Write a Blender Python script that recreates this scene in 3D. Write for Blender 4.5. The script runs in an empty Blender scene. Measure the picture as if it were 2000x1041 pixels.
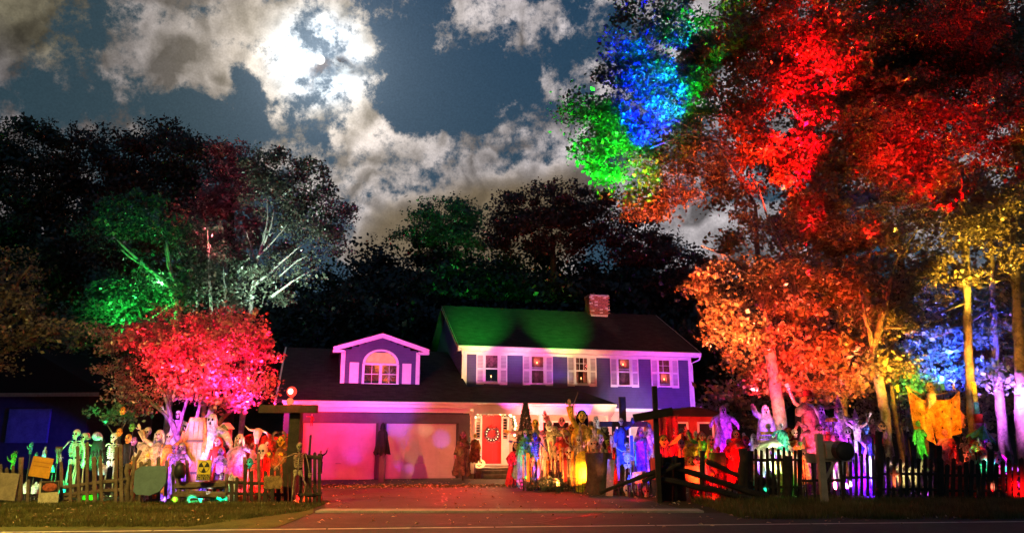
import bpy, math, random
import numpy as np
from mathutils import Vector, Matrix

# ---------------------------------------------------------------- projection helpers (metres, camera 1.6 m up at the origin)
F = 1450.; TH = math.atan((854-520.5)/F); CT, ST = math.cos(TH), math.sin(TH)
def ray(u, v):
    a = (u-1000)/F; b = (520.5-v)/F
    return (a, CT-b*ST, ST+b*CT)
def P(u, v, Y):
    d = ray(u, v); t = Y/d[1]
    return Vector((d[0]*t, Y, 1.6+d[2]*t))
def G(u, v, z=0.):
    d = ray(u, v); t = (z-1.6)/d[2]
    return Vector((d[0]*t, d[1]*t, z))

# ---------------------------------------------------------------- camera, view
S = bpy.context.scene
C = S.collection
cam = bpy.data.cameras.new('camera'); camo = bpy.data.objects.new('camera', cam); C.objects.link(camo)
cam.sensor_width = 36; cam.lens = F/2000*36; cam.clip_end = 6000; cam.clip_start = .1
camo.location = (0, 0, 1.6); camo.rotation_euler = (math.pi/2+TH, 0, 0)
S.camera = camo
S.view_settings.view_transform = 'Standard'; S.view_settings.look = 'None'
S.view_settings.gamma = 1; S.view_settings.exposure = 0; S.view_settings.use_curve_mapping = False
S.render.engine = 'CYCLES'
S.cycles.max_bounces = 5; S.cycles.diffuse_bounces = 2; S.cycles.glossy_bounces = 2
S.cycles.transmission_bounces = 3; S.cycles.transparent_max_bounces = 8
S.cycles.use_denoising = True; S.cycles.sample_clamp_indirect = 3
S.cycles.caustics_reflective = False; S.cycles.caustics_refractive = False

# ---------------------------------------------------------------- node helper
class N:
    def __init__(s, nt): s.nt = nt
    def n(s, t, **k):
        x = s.nt.nodes.new(t)
        for a, b in k.items(): setattr(x, a, b)
        return x
    def put(s, x, i, v):
        if v is None: return
        if isinstance(v, bpy.types.NodeSocket): s.nt.links.new(v, x.inputs[i])
        else:
            try: x.inputs[i].default_value = v
            except Exception: x.inputs[i].default_value = (*v, 1)
    def m(s, op, a, b=None, c=None, clamp=False):
        x = s.n('ShaderNodeMath', operation=op); x.use_clamp = clamp
        for i, v in enumerate((a, b, c)): s.put(x, i, v)
        return x.outputs[0]
    def vm(s, op, a, b=None, out=0):
        x = s.n('ShaderNodeVectorMath', operation=op)
        s.put(x, 0, a); s.put(x, 1, b)
        return x.outputs[out]
    def sm(s, v, lo, hi):
        x = s.n('ShaderNodeMapRange', interpolation_type='SMOOTHSTEP')
        s.put(x, 0, v); s.put(x, 1, lo); s.put(x, 2, hi)
        return x.outputs[0]
    def mix(s, f, a, b, mode='MIX'):
        x = s.n('ShaderNodeMix', data_type='RGBA', blend_type=mode)
        s.put(x, 0, f)
        for i, v in ((6, a), (7, b)):
            if isinstance(v, bpy.types.NodeSocket): s.nt.links.new(v, x.inputs[i])
            else: x.inputs[i].default_value = (*v, 1)
        return x.outputs[2]
    def noise(s, vec, scale, det=4, rough=.55, dist=0, out=0):
        x = s.n('ShaderNodeTexNoise'); s.put(x, 'Vector', vec); s.put(x, 'Scale', float(scale))
        s.put(x, 'Detail', float(det)); s.put(x, 'Roughness', float(rough)); s.put(x, 'Distortion', float(dist))
        return x.outputs[out]
    def ramp(s, f, stops):
        x = s.n('ShaderNodeValToRGB'); s.put(x, 0, f); e = x.color_ramp.elements
        while len(e) < len(stops): e.new(.5)
        for k, (p, c) in zip(e, stops): k.position = p; k.color = (*c, 1)
        return x.outputs[0]

# ---------------------------------------------------------------- night sky
W = bpy.data.worlds.new('World'); S.world = W; W.use_nodes = True
W.node_tree.nodes.clear(); n = N(W.node_tree)
D = n.vm('NORMALIZE', n.n('ShaderNodeTexCoord').outputs['Generated'])
sep = n.n('ShaderNodeSeparateXYZ'); n.put(sep, 0, D)
def sdir(u, v): return Vector(ray(u, v)).normalized()
warp = n.noise(D, 6, 5, .6, out=1)
DW = n.vm('ADD', D, n.vm('MULTIPLY', n.vm('SUBTRACT', warp, (.5, .5, .5)), (.06, .06, .06)))
RS = .80
def blob(u, v, r, w, vec=None):
    c = sdir(u+4, v+16)
    d = n.vm('DOT_PRODUCT', vec or DW, tuple(c), out=1)
    s2 = (r*RS/1500.)**2
    return n.m('MULTIPLY', n.m('EXPONENT', n.m('MULTIPLY', n.m('SUBTRACT', d, 1.), 1./s2)), w)
def total(items, vec=None):
    t = None
    for b in items:
        x = blob(*b, vec)
        t = x if t is None else n.m('ADD', t, x)
    return t
DW_n = n.vm('NORMALIZE', DW); DW = DW_n
cloudy = total([(620, 110, 62, 1.3), (560, 60, 50, .8), (440, 40, 65, .9), (385, 135, 40, .6), (550, 190, 34, .6), (690, 50, 30, .5),
    (600, 0, 70, .7), (660, 230, 50, .9), (560, 270, 45, .6), (735, 265, 50, 1.), (640, 340, 45, .5), (700, 340, 55, .6), (800, 330, 60, .9), (900, 310, 50, .7), (990, 275, 45, .8),
    (1055, 235, 40, .7), (1100, 340, 80, .9), (960, 390, 100, 1.), (800, 410, 110, 1.1), (700, 430, 60, .8), (1140, 90, 60, 1.1), (1150, 10, 60, 1.), (1180, 190, 55, .9), (1080, 70, 34, .6), (1085, 150, 40, .6),
    (915, 20, 30, .3), (870, 60, 20, .2), (120, 20, 110, .75), (230, 130, 110, .5), (300, 60, 60, .35), (60, 250, 80, .4), (380, 240, 60, .25), (250, 40, 40, .6), (150, 195, 55, .75), (60, 130, 60, .5), (200, 110, 40, .4), (1360, 430, 120, .9), (1500, 300, 200, .7),
    (500, 330, 50, .4), (590, 330, 30, .3), (-150, 250, 200, .6), (-300, -100, 250, .6), (300, -150, 150, .5), (900, -250, 250, .6), (1700, -50, 300, .7), (-500, 500, 300, .7), (2400, 400, 300, .7)])
cloudy = n.m('SUBTRACT', cloudy, total([(875, 170, 75, .5), (790, 80, 45, .4), (960, 110, 60, .35), (330, 200, 45, .6), (420, 250, 50, .5), (475, 150, 26, .7), (430, 170, 14, .4), (315, 90, 34, .4), (800, 220, 34, .5), (520, 235, 18, .4), (690, 300, 14, .25), (650, 300, 22, .4)]))
cloudy = n.m('MINIMUM', n.m('MAXIMUM', cloudy, -.45), .62)
low = n.sm(total([(850, 440, 75, 1.), (1050, 410, 75, 1.), (950, 430, 70, .8), (700, 480, 60, .7), (1120, 340, 45, .5), (960, 520, 200, .8), (760, 410, 50, .5)]), .40, 1.2)
nz = n.noise(D, 9, 10, .70)
dens = n.m('ADD', cloudy, n.m('MULTIPLY', n.m('SUBTRACT', nz, .5), 3.9))
dens = n.m('ADD', dens, n.m('MULTIPLY', low, 1.2))
cov = n.sm(dens, .26, .70)
core = n.sm(dens, .7, 1.3)
edge = n.m('SUBTRACT', 1., n.m('ABSOLUTE', n.m('SUBTRACT', n.m('MULTIPLY', n.sm(dens, .3, 1.1), 2.), 1.)))
moon_dir = sdir(625, 117)
# puffs: smooth cells shaded from the moon's side
off = tuple((moon_dir-sdir(850, 420)).normalized()*.013)
DP = n.vm('ADD', D, n.vm('MULTIPLY', n.vm('SUBTRACT', n.noise(D, 14, 4, .55, out=1), (.5, .5, .5)), (.05, .05, .05)))
def puff(vec, sc):
    return n.m('ABSOLUTE', n.m('SUBTRACT', n.noise(vec, sc, 1, .5), .5))
DPo = n.vm('ADD', DP, off)
h1 = n.m('SUBTRACT', puff(DP, 10), puff(DPo, 10)); h2 = n.m('SUBTRACT', puff(DP, 25), puff(DPo, 25))
rel = n.m('ADD', n.m('MULTIPLY', h1, 4.0), n.m('MULTIPLY', h2, 1.6))
rel = n.m('ADD', rel, n.m('MULTIPLY', n.m('SUBTRACT', n.noise(D, 12, 6, .6), .5), 1.6))
relief = n.m('ADD', .95, n.m('MULTIPLY', rel, 1.5))
relief = n.m('MINIMUM', n.m('MAXIMUM', relief, .35), 1.7)
md = n.vm('DOT_PRODUCT', D, tuple(moon_dir), out=1)
def glow(r, w):
    return n.m('MULTIPLY', n.m('EXPONENT', n.m('MULTIPLY', n.m('SUBTRACT', md, 1.), 1./(r/1500.)**2)), w)
gl = n.m('ADD', n.m('ADD', glow(56, 1.35), glow(135, .40)), glow(260, .10))
warmleft = n.sm(total([(60, 0, 110, 1.)]), .2, .9)
ccol = n.mix(low, (.33, .30, .31), (.20, .145, .085))
ccol = n.mix(warmleft, ccol, (.21, .185, .12))
leftdim = n.sm(sep.outputs[0], -.20, -.42)
rl2 = n.mix(low, n.mix(0., (1, 1, 1), (1, 1, 1)), (1, 1, 1))
relief2 = n.m('ADD', n.m('MULTIPLY', relief, n.m('SUBTRACT', 1., n.m('MULTIPLY', low, .8))), n.m('MULTIPLY', low, .75))
lit = n.m('MULTIPLY', relief2, n.m('SUBTRACT', .92, n.m('MULTIPLY', leftdim, .45)))
lit = n.m('MULTIPLY', lit, n.m('ADD', n.m('SUBTRACT', 1.0, n.m('MULTIPLY', core, .2)), n.m('MULTIPLY', edge, .25)))
cl = n.mix(1., ccol, lit, 'MULTIPLY')
halo = n.mix(n.sm(gl, .25, 1.2), (1.0, .84, .58), (.84, .95, 1.0))
mott = n.sm(n.noise(D, 34, 4, .6, .2), .38, .62)
ctr = n.m('MULTIPLY', glow(46, 1.25), n.m('SUBTRACT', 1., mott))
glm = n.m('MULTIPLY', gl, n.m('SUBTRACT', n.m('ADD', .45, n.m('MULTIPLY', relief, .65)), ctr))
glm = n.m('MAXIMUM', glm, 0.)
cl = n.mix(1., cl, n.mix(1., halo, glm, 'MULTIPLY'), 'ADD')
clear = n.mix(n.sm(sep.outputs[2], .25, .65), (.026, .062, .10), (.013, .048, .10))
clear = n.mix(leftdim, clear, (.024, .052, .07))
clear = n.mix(1., clear, n.mix(1., (.45, .55, .65), n.m('MULTIPLY', gl, .34), 'MULTIPLY'), 'ADD')
sky = n.mix(cov, clear, cl)
grain = n.m('ADD', .8, n.m('MULTIPLY', n.noise(D, 420, 1, .5), .4))
sky = n.mix(1., sky, grain, 'MULTIPLY')
sky = n.mix(n.sm(sep.outputs[2], .02, -.02), sky, (.004, .004, .004))
bgc = n.n('ShaderNodeBackground'); n.put(bgc, 0, sky); bgc.inputs[1].default_value = 1.
nish = n.n('ShaderNodeTexSky', sky_type='NISHITA'); nish.sun_disc = False
nish.sun_elevation = math.asin(moon_dir.z); nish.sun_rotation = math.atan2(moon_dir.x, moon_dir.y)
bgn = n.n('ShaderNodeBackground'); n.put(bgn, 0, nish.outputs[0]); bgn.inputs[1].default_value = .0004
add = n.n('ShaderNodeAddShader'); W.node_tree.links.new(bgc.outputs[0], add.inputs[0]); W.node_tree.links.new(bgn.outputs[0], add.inputs[1])
wo = n.n('ShaderNodeOutputWorld'); W.node_tree.links.new(add.outputs[0], wo.inputs[0])
W.cycles.sampling_method = 'MANUAL'; W.cycles.sample_map_resolution = 256

sun = bpy.data.lights.new('moonlight', 'SUN'); sun.energy = .05; sun.angle = math.radians(.5); sun.color = (.8, .9, 1)
so = bpy.data.objects.new('moonlight', sun); C.objects.link(so)
so.rotation_euler = (-(moon_dir+Vector((.03, 0, .02)))).to_track_quat('-Z', 'Y').to_euler()

# ---------------------------------------------------------------- coloured floodlights of the display and the street lamp behind the camera
def light(kind, pos, target, col, W_, cone=60, blend=.5, size=.06, name='floodlight_beam'):
    L = bpy.data.lights.new(name, kind); L.energy = W_; L.color = col; L.shadow_soft_size = size
    o = bpy.data.objects.new(name, L); C.objects.link(o); o.location = pos
    if kind == 'SPOT':
        L.spot_size = math.radians(cone); L.spot_blend = blend
        o.rotation_euler = (Vector(target)-Vector(pos)).to_track_quat('-Z', 'Y').to_euler()
    return o
GAIN = 1.0; KN = 1.0
def spot(pos, target, col, W_, cone=60, blend=.6, size=.08):
    # KN < 1: the lamp hangs that fraction of the way closer to what it lights (same light on the target, wider cone, less power)
    p, t = Vector(pos), Vector(target); p = t+(p-t)*KN
    c = math.degrees(2*math.atan(math.tan(math.radians(cone)/2)/KN))
    return light('SPOT', p, t, col, W_*GAIN*KN*KN, min(c, 150), blend, size)
def bulb(pos, col, W_, size=.1): return light('POINT', pos, None, col, W_*GAIN, size=size)
RED = (1, .03, .02); GREEN = (.03, 1, .12); BLUE = (.03, .06, 1); PURP = (.45, .04, 1); MAG = (1, .05, .6); PINK = (1, .2, .45)
ORNG = (1, .36, .05); AMB = (1, .55, .16); WARM = (1, .62, .33); CYAN = (.05, 1, .55); WHITE = (.95, 1, .95); PALE = (.65, 1, .75)
def gp(x, Y, z=3.1): return Vector((x, Y, z))
exec_lights = []

# ---------------------------------------------------------------- mesh builder
def rot(ax, a): return Matrix.Rotation(a, 3, ax)
class MB:
    def __init__(s): s.v = []; s.f = []; s.m = []
    def add(s, vs, fs, mi=0):
        o = len(s.v); s.v += [tuple(p) for p in vs]; s.f += [tuple(i+o for i in f) for f in fs]; s.m += [mi]*len(fs); return s
    def box(s, c, d, R=None, mi=0, taper=1.):
        vs = []
        for z in (-1, 1):
            k = taper if z > 0 else 1
            for x, y in ((-1, -1), (1, -1), (1, 1), (-1, 1)):
                p = Vector((x*d[0]/2*k, y*d[1]/2*k, z*d[2]/2))
                if R is not None: p = R @ p
                vs.append(p+Vector(c))
        return s.add(vs, [(3, 2, 1, 0), (4, 5, 6, 7), (0, 1, 5, 4), (1, 2, 6, 5), (2, 3, 7, 6), (3, 0, 4, 7)], mi)
    def tube(s, pts, r, n=6, mi=0, caps=True, flat=1.):
        pts = [Vector(p) for p in pts]
        if not isinstance(r, (list, tuple)): r = [r]*len(pts)
        vs = []; fs = []
        up = Vector((0, 0, 1)); prev = None
        for i, p in enumerate(pts):
            t = (pts[min(i+1, len(pts)-1)]-pts[max(i-1, 0)])
            t = t.normalized() if t.length > 1e-9 else Vector((0, 0, 1))
            if prev is None:
                a = t.cross(Vector((0, 1, 0)) if abs(t.y) < .9 else Vector((1, 0, 0))).normalized()
            else:
                a = (prev-t*prev.dot(t)); a = a.normalized() if a.length > 1e-6 else prev
            prev = a; b = t.cross(a)
            for k in range(n):
                q = 2*math.pi*k/n
                vs.append(p+a*(math.cos(q)*r[i])+b*(math.sin(q)*r[i]*flat))
        for i in range(len(pts)-1):
            for k in range(n):
                k2 = (k+1) % n
                fs.append((i*n+k, i*n+k2, (i+1)*n+k2, (i+1)*n+k))
        if caps:
            fs.append(tuple(range(n))[::-1]); fs.append(tuple((len(pts)-1)*n+k for k in range(n)))
        return s.add(vs, fs, mi)
    def ell(s, c, r, nu=10, nv=7, R=None, mi=0):
        if not isinstance(r, (list, tuple)): r = (r, r, r)
        vs = []; fs = []
        for j in range(nv+1):
            ph = math.pi*j/nv
            for i in range(nu):
                t = 2*math.pi*i/nu
                p = Vector((r[0]*math.sin(ph)*math.cos(t), r[1]*math.sin(ph)*math.sin(t), r[2]*math.cos(ph)))
                if R is not None: p = R @ p
                vs.append(p+Vector(c))
        for j in range(nv):
            for i in range(nu):
                i2 = (i+1) % nu
                fs.append((j*nu+i, (j+1)*nu+i, (j+1)*nu+i2, j*nu+i2))
        return s.add(vs, fs, mi)
    def lathe(s, prof, n=16, c=(0, 0, 0), fold=0, nf=7, ph=0, sq=1., ragged=0, rnd=None, mi=0):
        vs = []; fs = []; H = max(p[1] for p in prof) or 1
        for j, (r, z) in enumerate(prof):
            k = fold*(1-z/H)
            for i in range(n):
                t = 2*math.pi*i/n
                rr = r*(1+k*math.sin(nf*t+ph+z*2))
                dz = (rnd.uniform(0, ragged) if (rnd and j == 0 and ragged) else 0)
                vs.append((c[0]+rr*math.cos(t), c[1]+rr*math.sin(t)*sq, c[2]+z+dz))
        for j in range(len(prof)-1):
            for i in range(n):
                i2 = (i+1) % n
                fs.append((j*n+i, j*n+i2, (j+1)*n+i2, (j+1)*n+i))
        return s.add(vs, fs, mi)
    def prism(s, poly, y0, y1, mi=0):
        k = len(poly)
        vs = [(x, y0, z) for x, z in poly]+[(x, y1, z) for x, z in poly]
        fs = [tuple(range(k)), tuple(range(2*k-1, k-1, -1))]+[(i, i+k, (i+1) % k+k, (i+1) % k) for i in range(k)]
        return s.add(vs, fs, mi)
    def build(s, name, mats, parent=None, smooth=False, loc=None, rz=0, kind=None):
        me = bpy.data.meshes.new(name); me.from_pydata(s.v, [], s.f)
        if not isinstance(mats, (list, tuple)): mats = [mats]
        for m in mats: me.materials.append(m)
        if len(mats) > 1: me.polygons.foreach_set('material_index', s.m)
        if smooth: me.polygons.foreach_set('use_smooth', [True]*len(s.f))
        me.update()
        o = bpy.data.objects.new(name, me); C.objects.link(o)
        if parent: o.parent = parent
        if loc is not None: o.location = loc
        if rz: o.rotation_euler.z = rz
        if kind: o['kind'] = kind
        return o
def thing(name, label, cat, loc=(0, 0, 0), rz=0, group=None, sc=1.):
    o = bpy.data.objects.new(name, None); C.objects.link(o); o.empty_display_size = .1
    o.location = loc; o.rotation_euler.z = rz; o.scale = (sc, sc, sc)
    o['label'] = label; o['category'] = cat
    if group: o['group'] = group
    return o
def tag(o, label, cat, group=None):
    o['label'] = label; o['category'] = cat
    if group: o['group'] = group
    return o
def copyobj(o, parent, loc=None, rz=None):
    c = o.copy(); C.objects.link(c); c.parent = parent
    if loc is not None: c.location = loc
    if rz is not None: c.rotation_euler.z = rz
    return c

# ---------------------------------------------------------------- materials
MATS = {}
def mat(name, col, rough=.8, var=.25, scale=8, bump=.0, bscale=None, metal=0, spec=.3, emit=None, es=0, col2=None, coord='Object'):
    if name in MATS: return MATS[name]
    m = bpy.data.materials.new(name); m.use_nodes = True; nt = m.node_tree; q = N(nt)
    b = nt.nodes['Principled BSDF']
    tc = q.n('ShaderNodeTexCoord').outputs[coord]
    if var or col2:
        nn = q.noise(tc, scale, 6, .62)
        nn2 = q.noise(tc, scale*6.3, 3, .6)
        f = q.sm(q.m('ADD', q.m('MULTIPLY', nn, .7), q.m('MULTIPLY', nn2, .3)), .32, .68)
        c2 = col2 or tuple(c*(1-var*1.6) if c*(1-var*1.6) > 0 else 0 for c in col)
        q.put(b, 'Base Color', q.mix(f, c2, col))
        q.put(b, 'Roughness', q.m('ADD', rough-.08, q.m('MULTIPLY', nn2, .16)))
    else:
        b.inputs['Base Color'].default_value = (*col, 1); b.inputs['Roughness'].default_value = rough
    b.inputs['Metallic'].default_value = metal; b.inputs['Specular IOR Level'].default_value = spec
    if bump:
        bp = q.n('ShaderNodeBump'); bp.inputs['Strength'].default_value = bump; bp.inputs['Distance'].default_value = .02
        q.put(bp, 'Height', q.noise(tc, bscale or scale*4, 5, .6)); q.put(b, 'Normal', bp.outputs[0])
    if emit: b.inputs['Emission Color'].default_value = (*emit, 1); b.inputs['Emission Strength'].default_value = es
    MATS[name] = m; return m
white = mat('white_paint', (.78, .77, .74), .5, .08, 3, .1)
siding = mat('blue_grey_siding', (.085, .08, .17), .6, .12, 2.5, .15)
shingle = None
def shingle_mat():
    m = bpy.data.materials.new('asphalt_shingle'); m.use_nodes = True; q = N(m.node_tree); b = m.node_tree.nodes['Principled BSDF']
    tc = q.n('ShaderNodeTexCoord').outputs['UV']
    br = q.n('ShaderNodeTexBrick'); q.put(br, 'Vector', tc); br.inputs['Scale'].default_value = 1
    br.inputs['Brick Width'].default_value = .3; br.inputs['Row Height'].default_value = .14; br.inputs['Mortar Size'].default_value = .008
    br.inputs['Color1'].default_value = (.022, .02, .02, 1); br.inputs['Color2'].default_value = (.05, .047, .045, 1); br.inputs['Mortar'].default_value = (.015, .015, .015, 1)
    q.put(b, 'Base Color', q.mix(.4, br.outputs[0], q.ramp(q.noise(tc, 3, 5), [(.3, (.015, .015, .015)), (.7, (.05, .047, .045))])))
    b.inputs['Roughness'].default_value = .95; b.inputs['Specular IOR Level'].default_value = .15
    bp = q.n('ShaderNodeBump'); bp.inputs['Strength'].default_value = .5; bp.inputs['Distance'].default_value = .02
    q.put(bp, 'Height', br.outputs[1]); q.put(b, 'Normal', bp.outputs[0]); bp.invert = True
    return m
shingle = shingle_mat()
bone = mat('bone_plastic', (.55, .5, .4), .45, .22, 9, .2)
dark = mat('black_hollow', (.008, .008, .008), .9, 0)
wood = mat('weathered_wood', (.16, .12, .085), .85, .4, 5, .5, 22)
woodd = mat('dark_stained_wood', (.045, .032, .024), .85, .35, 5, .5, 22)
bark = mat('tree_bark', (.22, .17, .13), .9, .45, 6, .8, 14)
barkd = mat('dark_bark', (.07, .055, .045), .9, .4, 6, .8, 14)
barkp = mat('pale_bark', (.42, .40, .36), .85, .35, 6, .5, 14)
metal = mat('grey_metal', (.3, .3, .31), .4, .2, 12, .1, metal=.8)
blackm = mat('black_plastic', (.02, .02, .022), .45, .2, 10)
def cloth(nm, col, var=.35, rough=.9): return mat(nm+'_cloth', tuple(min(1, c*1.25) for c in col), rough, .5, 5.5, .9, 16, col2=tuple(c*.16 for c in col))
CL = {k: cloth(k, c) for k, c in dict(white=(.6, .6, .58), cream=(.42, .34, .22), grey=(.25, .25, .25), black=(.008, .007, .008), red=(.45, .03, .03), orange=(.7, .28, .05),
    yellow=(.72, .55, .06), green=(.1, .42, .1), blue=(.06, .1, .5), purple=(.36, .14, .55), pink=(.6, .2, .27), brown=(.17, .09, .05), teal=(.08, .5, .42), lilac=(.42, .28, .5), slate=(.11, .17, .2)).items()}
skin = mat('latex_mask', (.62, .46, .36), .5, .2, 9, .2)
pumpk = mat('pumpkin_shell', (.72, .25, .04), .5, .25, 7, .2)
stone = mat('foam_stone', (.32, .31, .29), .9, .3, 7, .5, 30)
def glow_mat(nm, col, s): return mat(nm, (0, 0, 0), .6, 0, spec=0, emit=col, es=s)
def glass_mat():
    m = bpy.data.materials.new('window_glass'); m.use_nodes = True; nt = m.node_tree; nt.nodes.clear(); q = N(nt)
    tr = q.n('ShaderNodeBsdfTransparent'); tr.inputs[0].default_value = (.85, .88, .88, 1)
    gl_ = q.n('ShaderNodeBsdfGlossy'); gl_.inputs['Roughness'].default_value = .08
    mx = q.n('ShaderNodeMixShader'); mx.inputs[0].default_value = .1
    nt.links.new(tr.outputs[0], mx.inputs[1]); nt.links.new(gl_.outputs[0], mx.inputs[2])
    o = q.n('ShaderNodeOutputMaterial'); nt.links.new(mx.outputs[0], o.inputs[0]); return m
glass = glass_mat()
def leaf_mat(nm, stops, trans=.4, gloss=.08):
    m = bpy.data.materials.new(nm); m.use_nodes = True; nt = m.node_tree; nt.nodes.clear(); q = N(nt)
    at = q.n('ShaderNodeAttribute', attribute_name='rnd')
    geo = q.n('ShaderNodeNewGeometry')
    cl_ = q.noise(geo.outputs['Position'], .9, 3, .5)
    f = q.m('ADD', q.m('MULTIPLY', at.outputs['Fac'], .6), q.m('MULTIPLY', q.sm(cl_, .35, .65), .4))
    col = q.ramp(f, stops)
    df = q.n('ShaderNodeBsdfDiffuse'); q.put(df, 0, col)
    tl = q.n('ShaderNodeBsdfTranslucent'); q.put(tl, 0, col)
    gs = q.n('ShaderNodeBsdfGlossy'); gs.inputs['Roughness'].default_value = .35
    mx = q.n('ShaderNodeMixShader'); mx.inputs[0].default_value = trans
    nt.links.new(df.outputs[0], mx.inputs[1]); nt.links.new(tl.outputs[0], mx.inputs[2])
    m2 = q.n('ShaderNodeMixShader'); m2.inputs[0].default_value = gloss
    nt.links.new(mx.outputs[0], m2.inputs[1]); nt.links.new(gs.outputs[0], m2.inputs[2])
    o = q.n('ShaderNodeOutputMaterial'); nt.links.new(m2.outputs[0], o.inputs[0]); return m
L_green = leaf_mat('green_leaves', [(.1, (.03, .07, .04)), (.5, (.07, .13, .08)), (.9, (.15, .2, .13))])
L_dark = leaf_mat('dark_leaves', [(.1, (.03, .04, .02)), (.9, (.09, .08, .04))])
L_aut = leaf_mat('autumn_leaves', [(.1, (.10, .05, .02)), (.4, (.24, .10, .03)), (.7, (.32, .19, .05)), (1, (.34, .27, .12))])
L_mix = leaf_mat('turning_leaves', [(.1, (.08, .06, .03)), (.5, (.18, .13, .06)), (.9, (.30, .22, .10))])
L_dusk = leaf_mat('dusky_leaves', [(.1, (.03, .018, .012)), (.5, (.06, .03, .018)), (.9, (.10, .06, .035))])
L_red = leaf_mat('red_maple_leaves', [(.1, (.14, .03, .05)), (.5, (.30, .08, .10)), (.95, (.5, .2, .24))])
L_pale = leaf_mat('pale_leaves', [(.1, (.05, .06, .045)), (.5, (.11, .12, .085)), (.95, (.26, .27, .2))])

# ---------------------------------------------------------------- ground, road, driveway
def sheet(name, pts, z, m, sub=1):
    mb = MB(); mb.add([(p[0], p[1], z) for p in pts], [tuple(range(len(pts)))])
    return mb.build(name, m, kind='structure')
def ground_mat(nm, c1, c2, sc, bump, bsc, c3=None, rough=.95):
    m = bpy.data.materials.new(nm); m.use_nodes = True; q = N(m.node_tree); b = m.node_tree.nodes['Principled BSDF']
    tc = q.n('ShaderNodeTexCoord').outputs['Object']
    f = q.sm(q.noise(tc, sc, 8, .65, .4), .35, .65)
    col = q.mix(f, c1, c2)
    f2 = q.sm(q.noise(tc, sc*14, 4, .7), .4, .65)
    col = q.mix(q.m('MULTIPLY', f2, .5), col, c3 or c1)
    q.put(b, 'Base Color', col); b.inputs['Roughness'].default_value = rough; b.inputs['Specular IOR Level'].default_value = .25
    bp = q.n('ShaderNodeBump'); bp.inputs['Strength'].default_value = bump; bp.inputs['Distance'].default_value = .04
    q.put(bp, 'Height', q.noise(tc, bsc, 6, .7)); q.put(b, 'Normal', bp.outputs[0]); return m
m_soil = ground_mat('leaf_littered_lawn', (.02, .022, .01), (.045, .036, .02), .8, .9, 9, (.09, .06, .03))
m_grass = ground_mat('verge_grass', (.07, .085, .02), (.13, .13, .035), 1.3, .9, 14, (.03, .035, .012))
m_asph = ground_mat('driveway_asphalt', (.045, .043, .042), (.075, .07, .068), .7, .35, 60, (.03, .03, .03), .8)
m_road = ground_mat('road_asphalt', (.06, .06, .055), (.09, .088, .08), .5, .3, 80, (.04, .04, .04), .85)
m_conc = ground_mat('concrete_apron', (.28, .26, .23), (.38, .36, .32), 1.5, .3, 40, (.18, .17, .15), .85)
mb = MB()
NX, NY = 60, 60
xs = [-400+800*i/NX for i in range(NX+1)]; ys = [-60+760*j/NY for j in range(NY+1)]
mb.add([(x, y, 0) for y in ys for x in xs], [(j*(NX+1)+i, j*(NX+1)+i+1, (j+1)*(NX+1)+i+1, (j+1)*(NX+1)+i) for j in range(NY) for i in range(NX)])
mb.build('ground', m_soil, kind='structure')
# street with its edge line (it runs very slightly away to the right)
e1, e2 = G(300, 1037), G(2000, 1019)
dr = (e2-e1); dr.z = 0; dr.normalize(); nr = Vector((-dr.y, dr.x, 0))
def along(d, o): return e1+dr*d+nr*o
R0 = [along(-120, -9.5), along(160, -9.5), along(160, .25), along(-120, .25)]
mb = MB(); mb.add([(p.x, p.y, .008) for p in R0], [(0, 1, 2, 3)]); mb.build('road', m_road, kind='structure')
m_line = mat('road_line_paint', (.72, .70, .62), .7, .3, 3, .2)
mb = MB()
for k in range(-20, 40):
    a, b_ = k*3., k*3.+2.97
    q_ = [along(a, -.06), along(b_, -.06), along(b_, .05), along(a, .05)]
    mb.add([(p.x, p.y, .013) for p in q_], [(0, 1, 2, 3)])
mb.build('road_edge_line', m_line, kind='structure')
# paved shoulder and driveway mouth
DL, DR_ = G(622, 999), G(1370, 999)
sh = [along(2.0, .25), along(60, .25), along(60, .6), Vector((DR_.x+1.2, DR_.y-.3, 0)), Vector((DL.x, DL.y-.25, 0)), G(545, 1030)]
mb = MB(); mb.add([(p.x, p.y, .010) for p in sh], [tuple(range(len(sh)))]); mb.build('driveway_mouth', m_asph, kind='structure')
mb = MB()
nseg = 9
for k in range(nseg):
    a = DL.lerp(DR_, k/nseg); b_ = DL.lerp(DR_, (k+1)/nseg-.0015)
    mb.box(((a.x+b_.x)/2, a.y, .02), (b_.x-a.x, .55, .05))
mb.build('concrete_apron', m_conc, kind='structure')
dv = [Vector((DL.x+.1, DL.y+.28, 0)), Vector((DR_.x-.3, DR_.y+.28, 0)), G(1260, 975), G(1080, 950), G(1000, 945), G(1010, 936), G(905, 935.5), G(897, 933), G(590, 938.5), G(628, 965)]
mb = MB(); mb.add([(p.x, p.y, .012) for p in dv], [tuple(range(len(dv)))]); mb.build('driveway', m_asph, kind='structure')
m_tar = mat('tar_seal', (.012, .012, .012), .5, .2, 8)
rc = random.Random(31); mb = MB()
for k in range(20):
    x, y = rc.uniform(-4.5, 4.5), rc.uniform(17.6, 24)
    if k > 10: x, y = rc.uniform(-3.5, 9), rc.uniform(14.6, 16.2)
    a = rc.uniform(-.6, .6)+(1.57 if k % 3 == 0 else 0); w_ = .018; pts_ = []
    for j in range(rc.randint(8, 18)):
        pts_.append((x, y)); a += rc.uniform(-.5, .5); x += math.cos(a)*.22; y += math.sin(a)*.22
    for (xa, ya), (xb, yb) in zip(pts_, pts_[1:]):
        nx, ny = -(yb-ya), xb-xa; l_ = math.hypot(nx, ny); nx *= w_/l_; ny *= w_/l_
        mb.add([(xa-nx, ya-ny, .0165), (xb-nx, yb-ny, .0165), (xb+nx, yb+ny, .0165), (xa+nx, ya+ny, .0165)], [(0, 1, 2, 3)])
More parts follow.
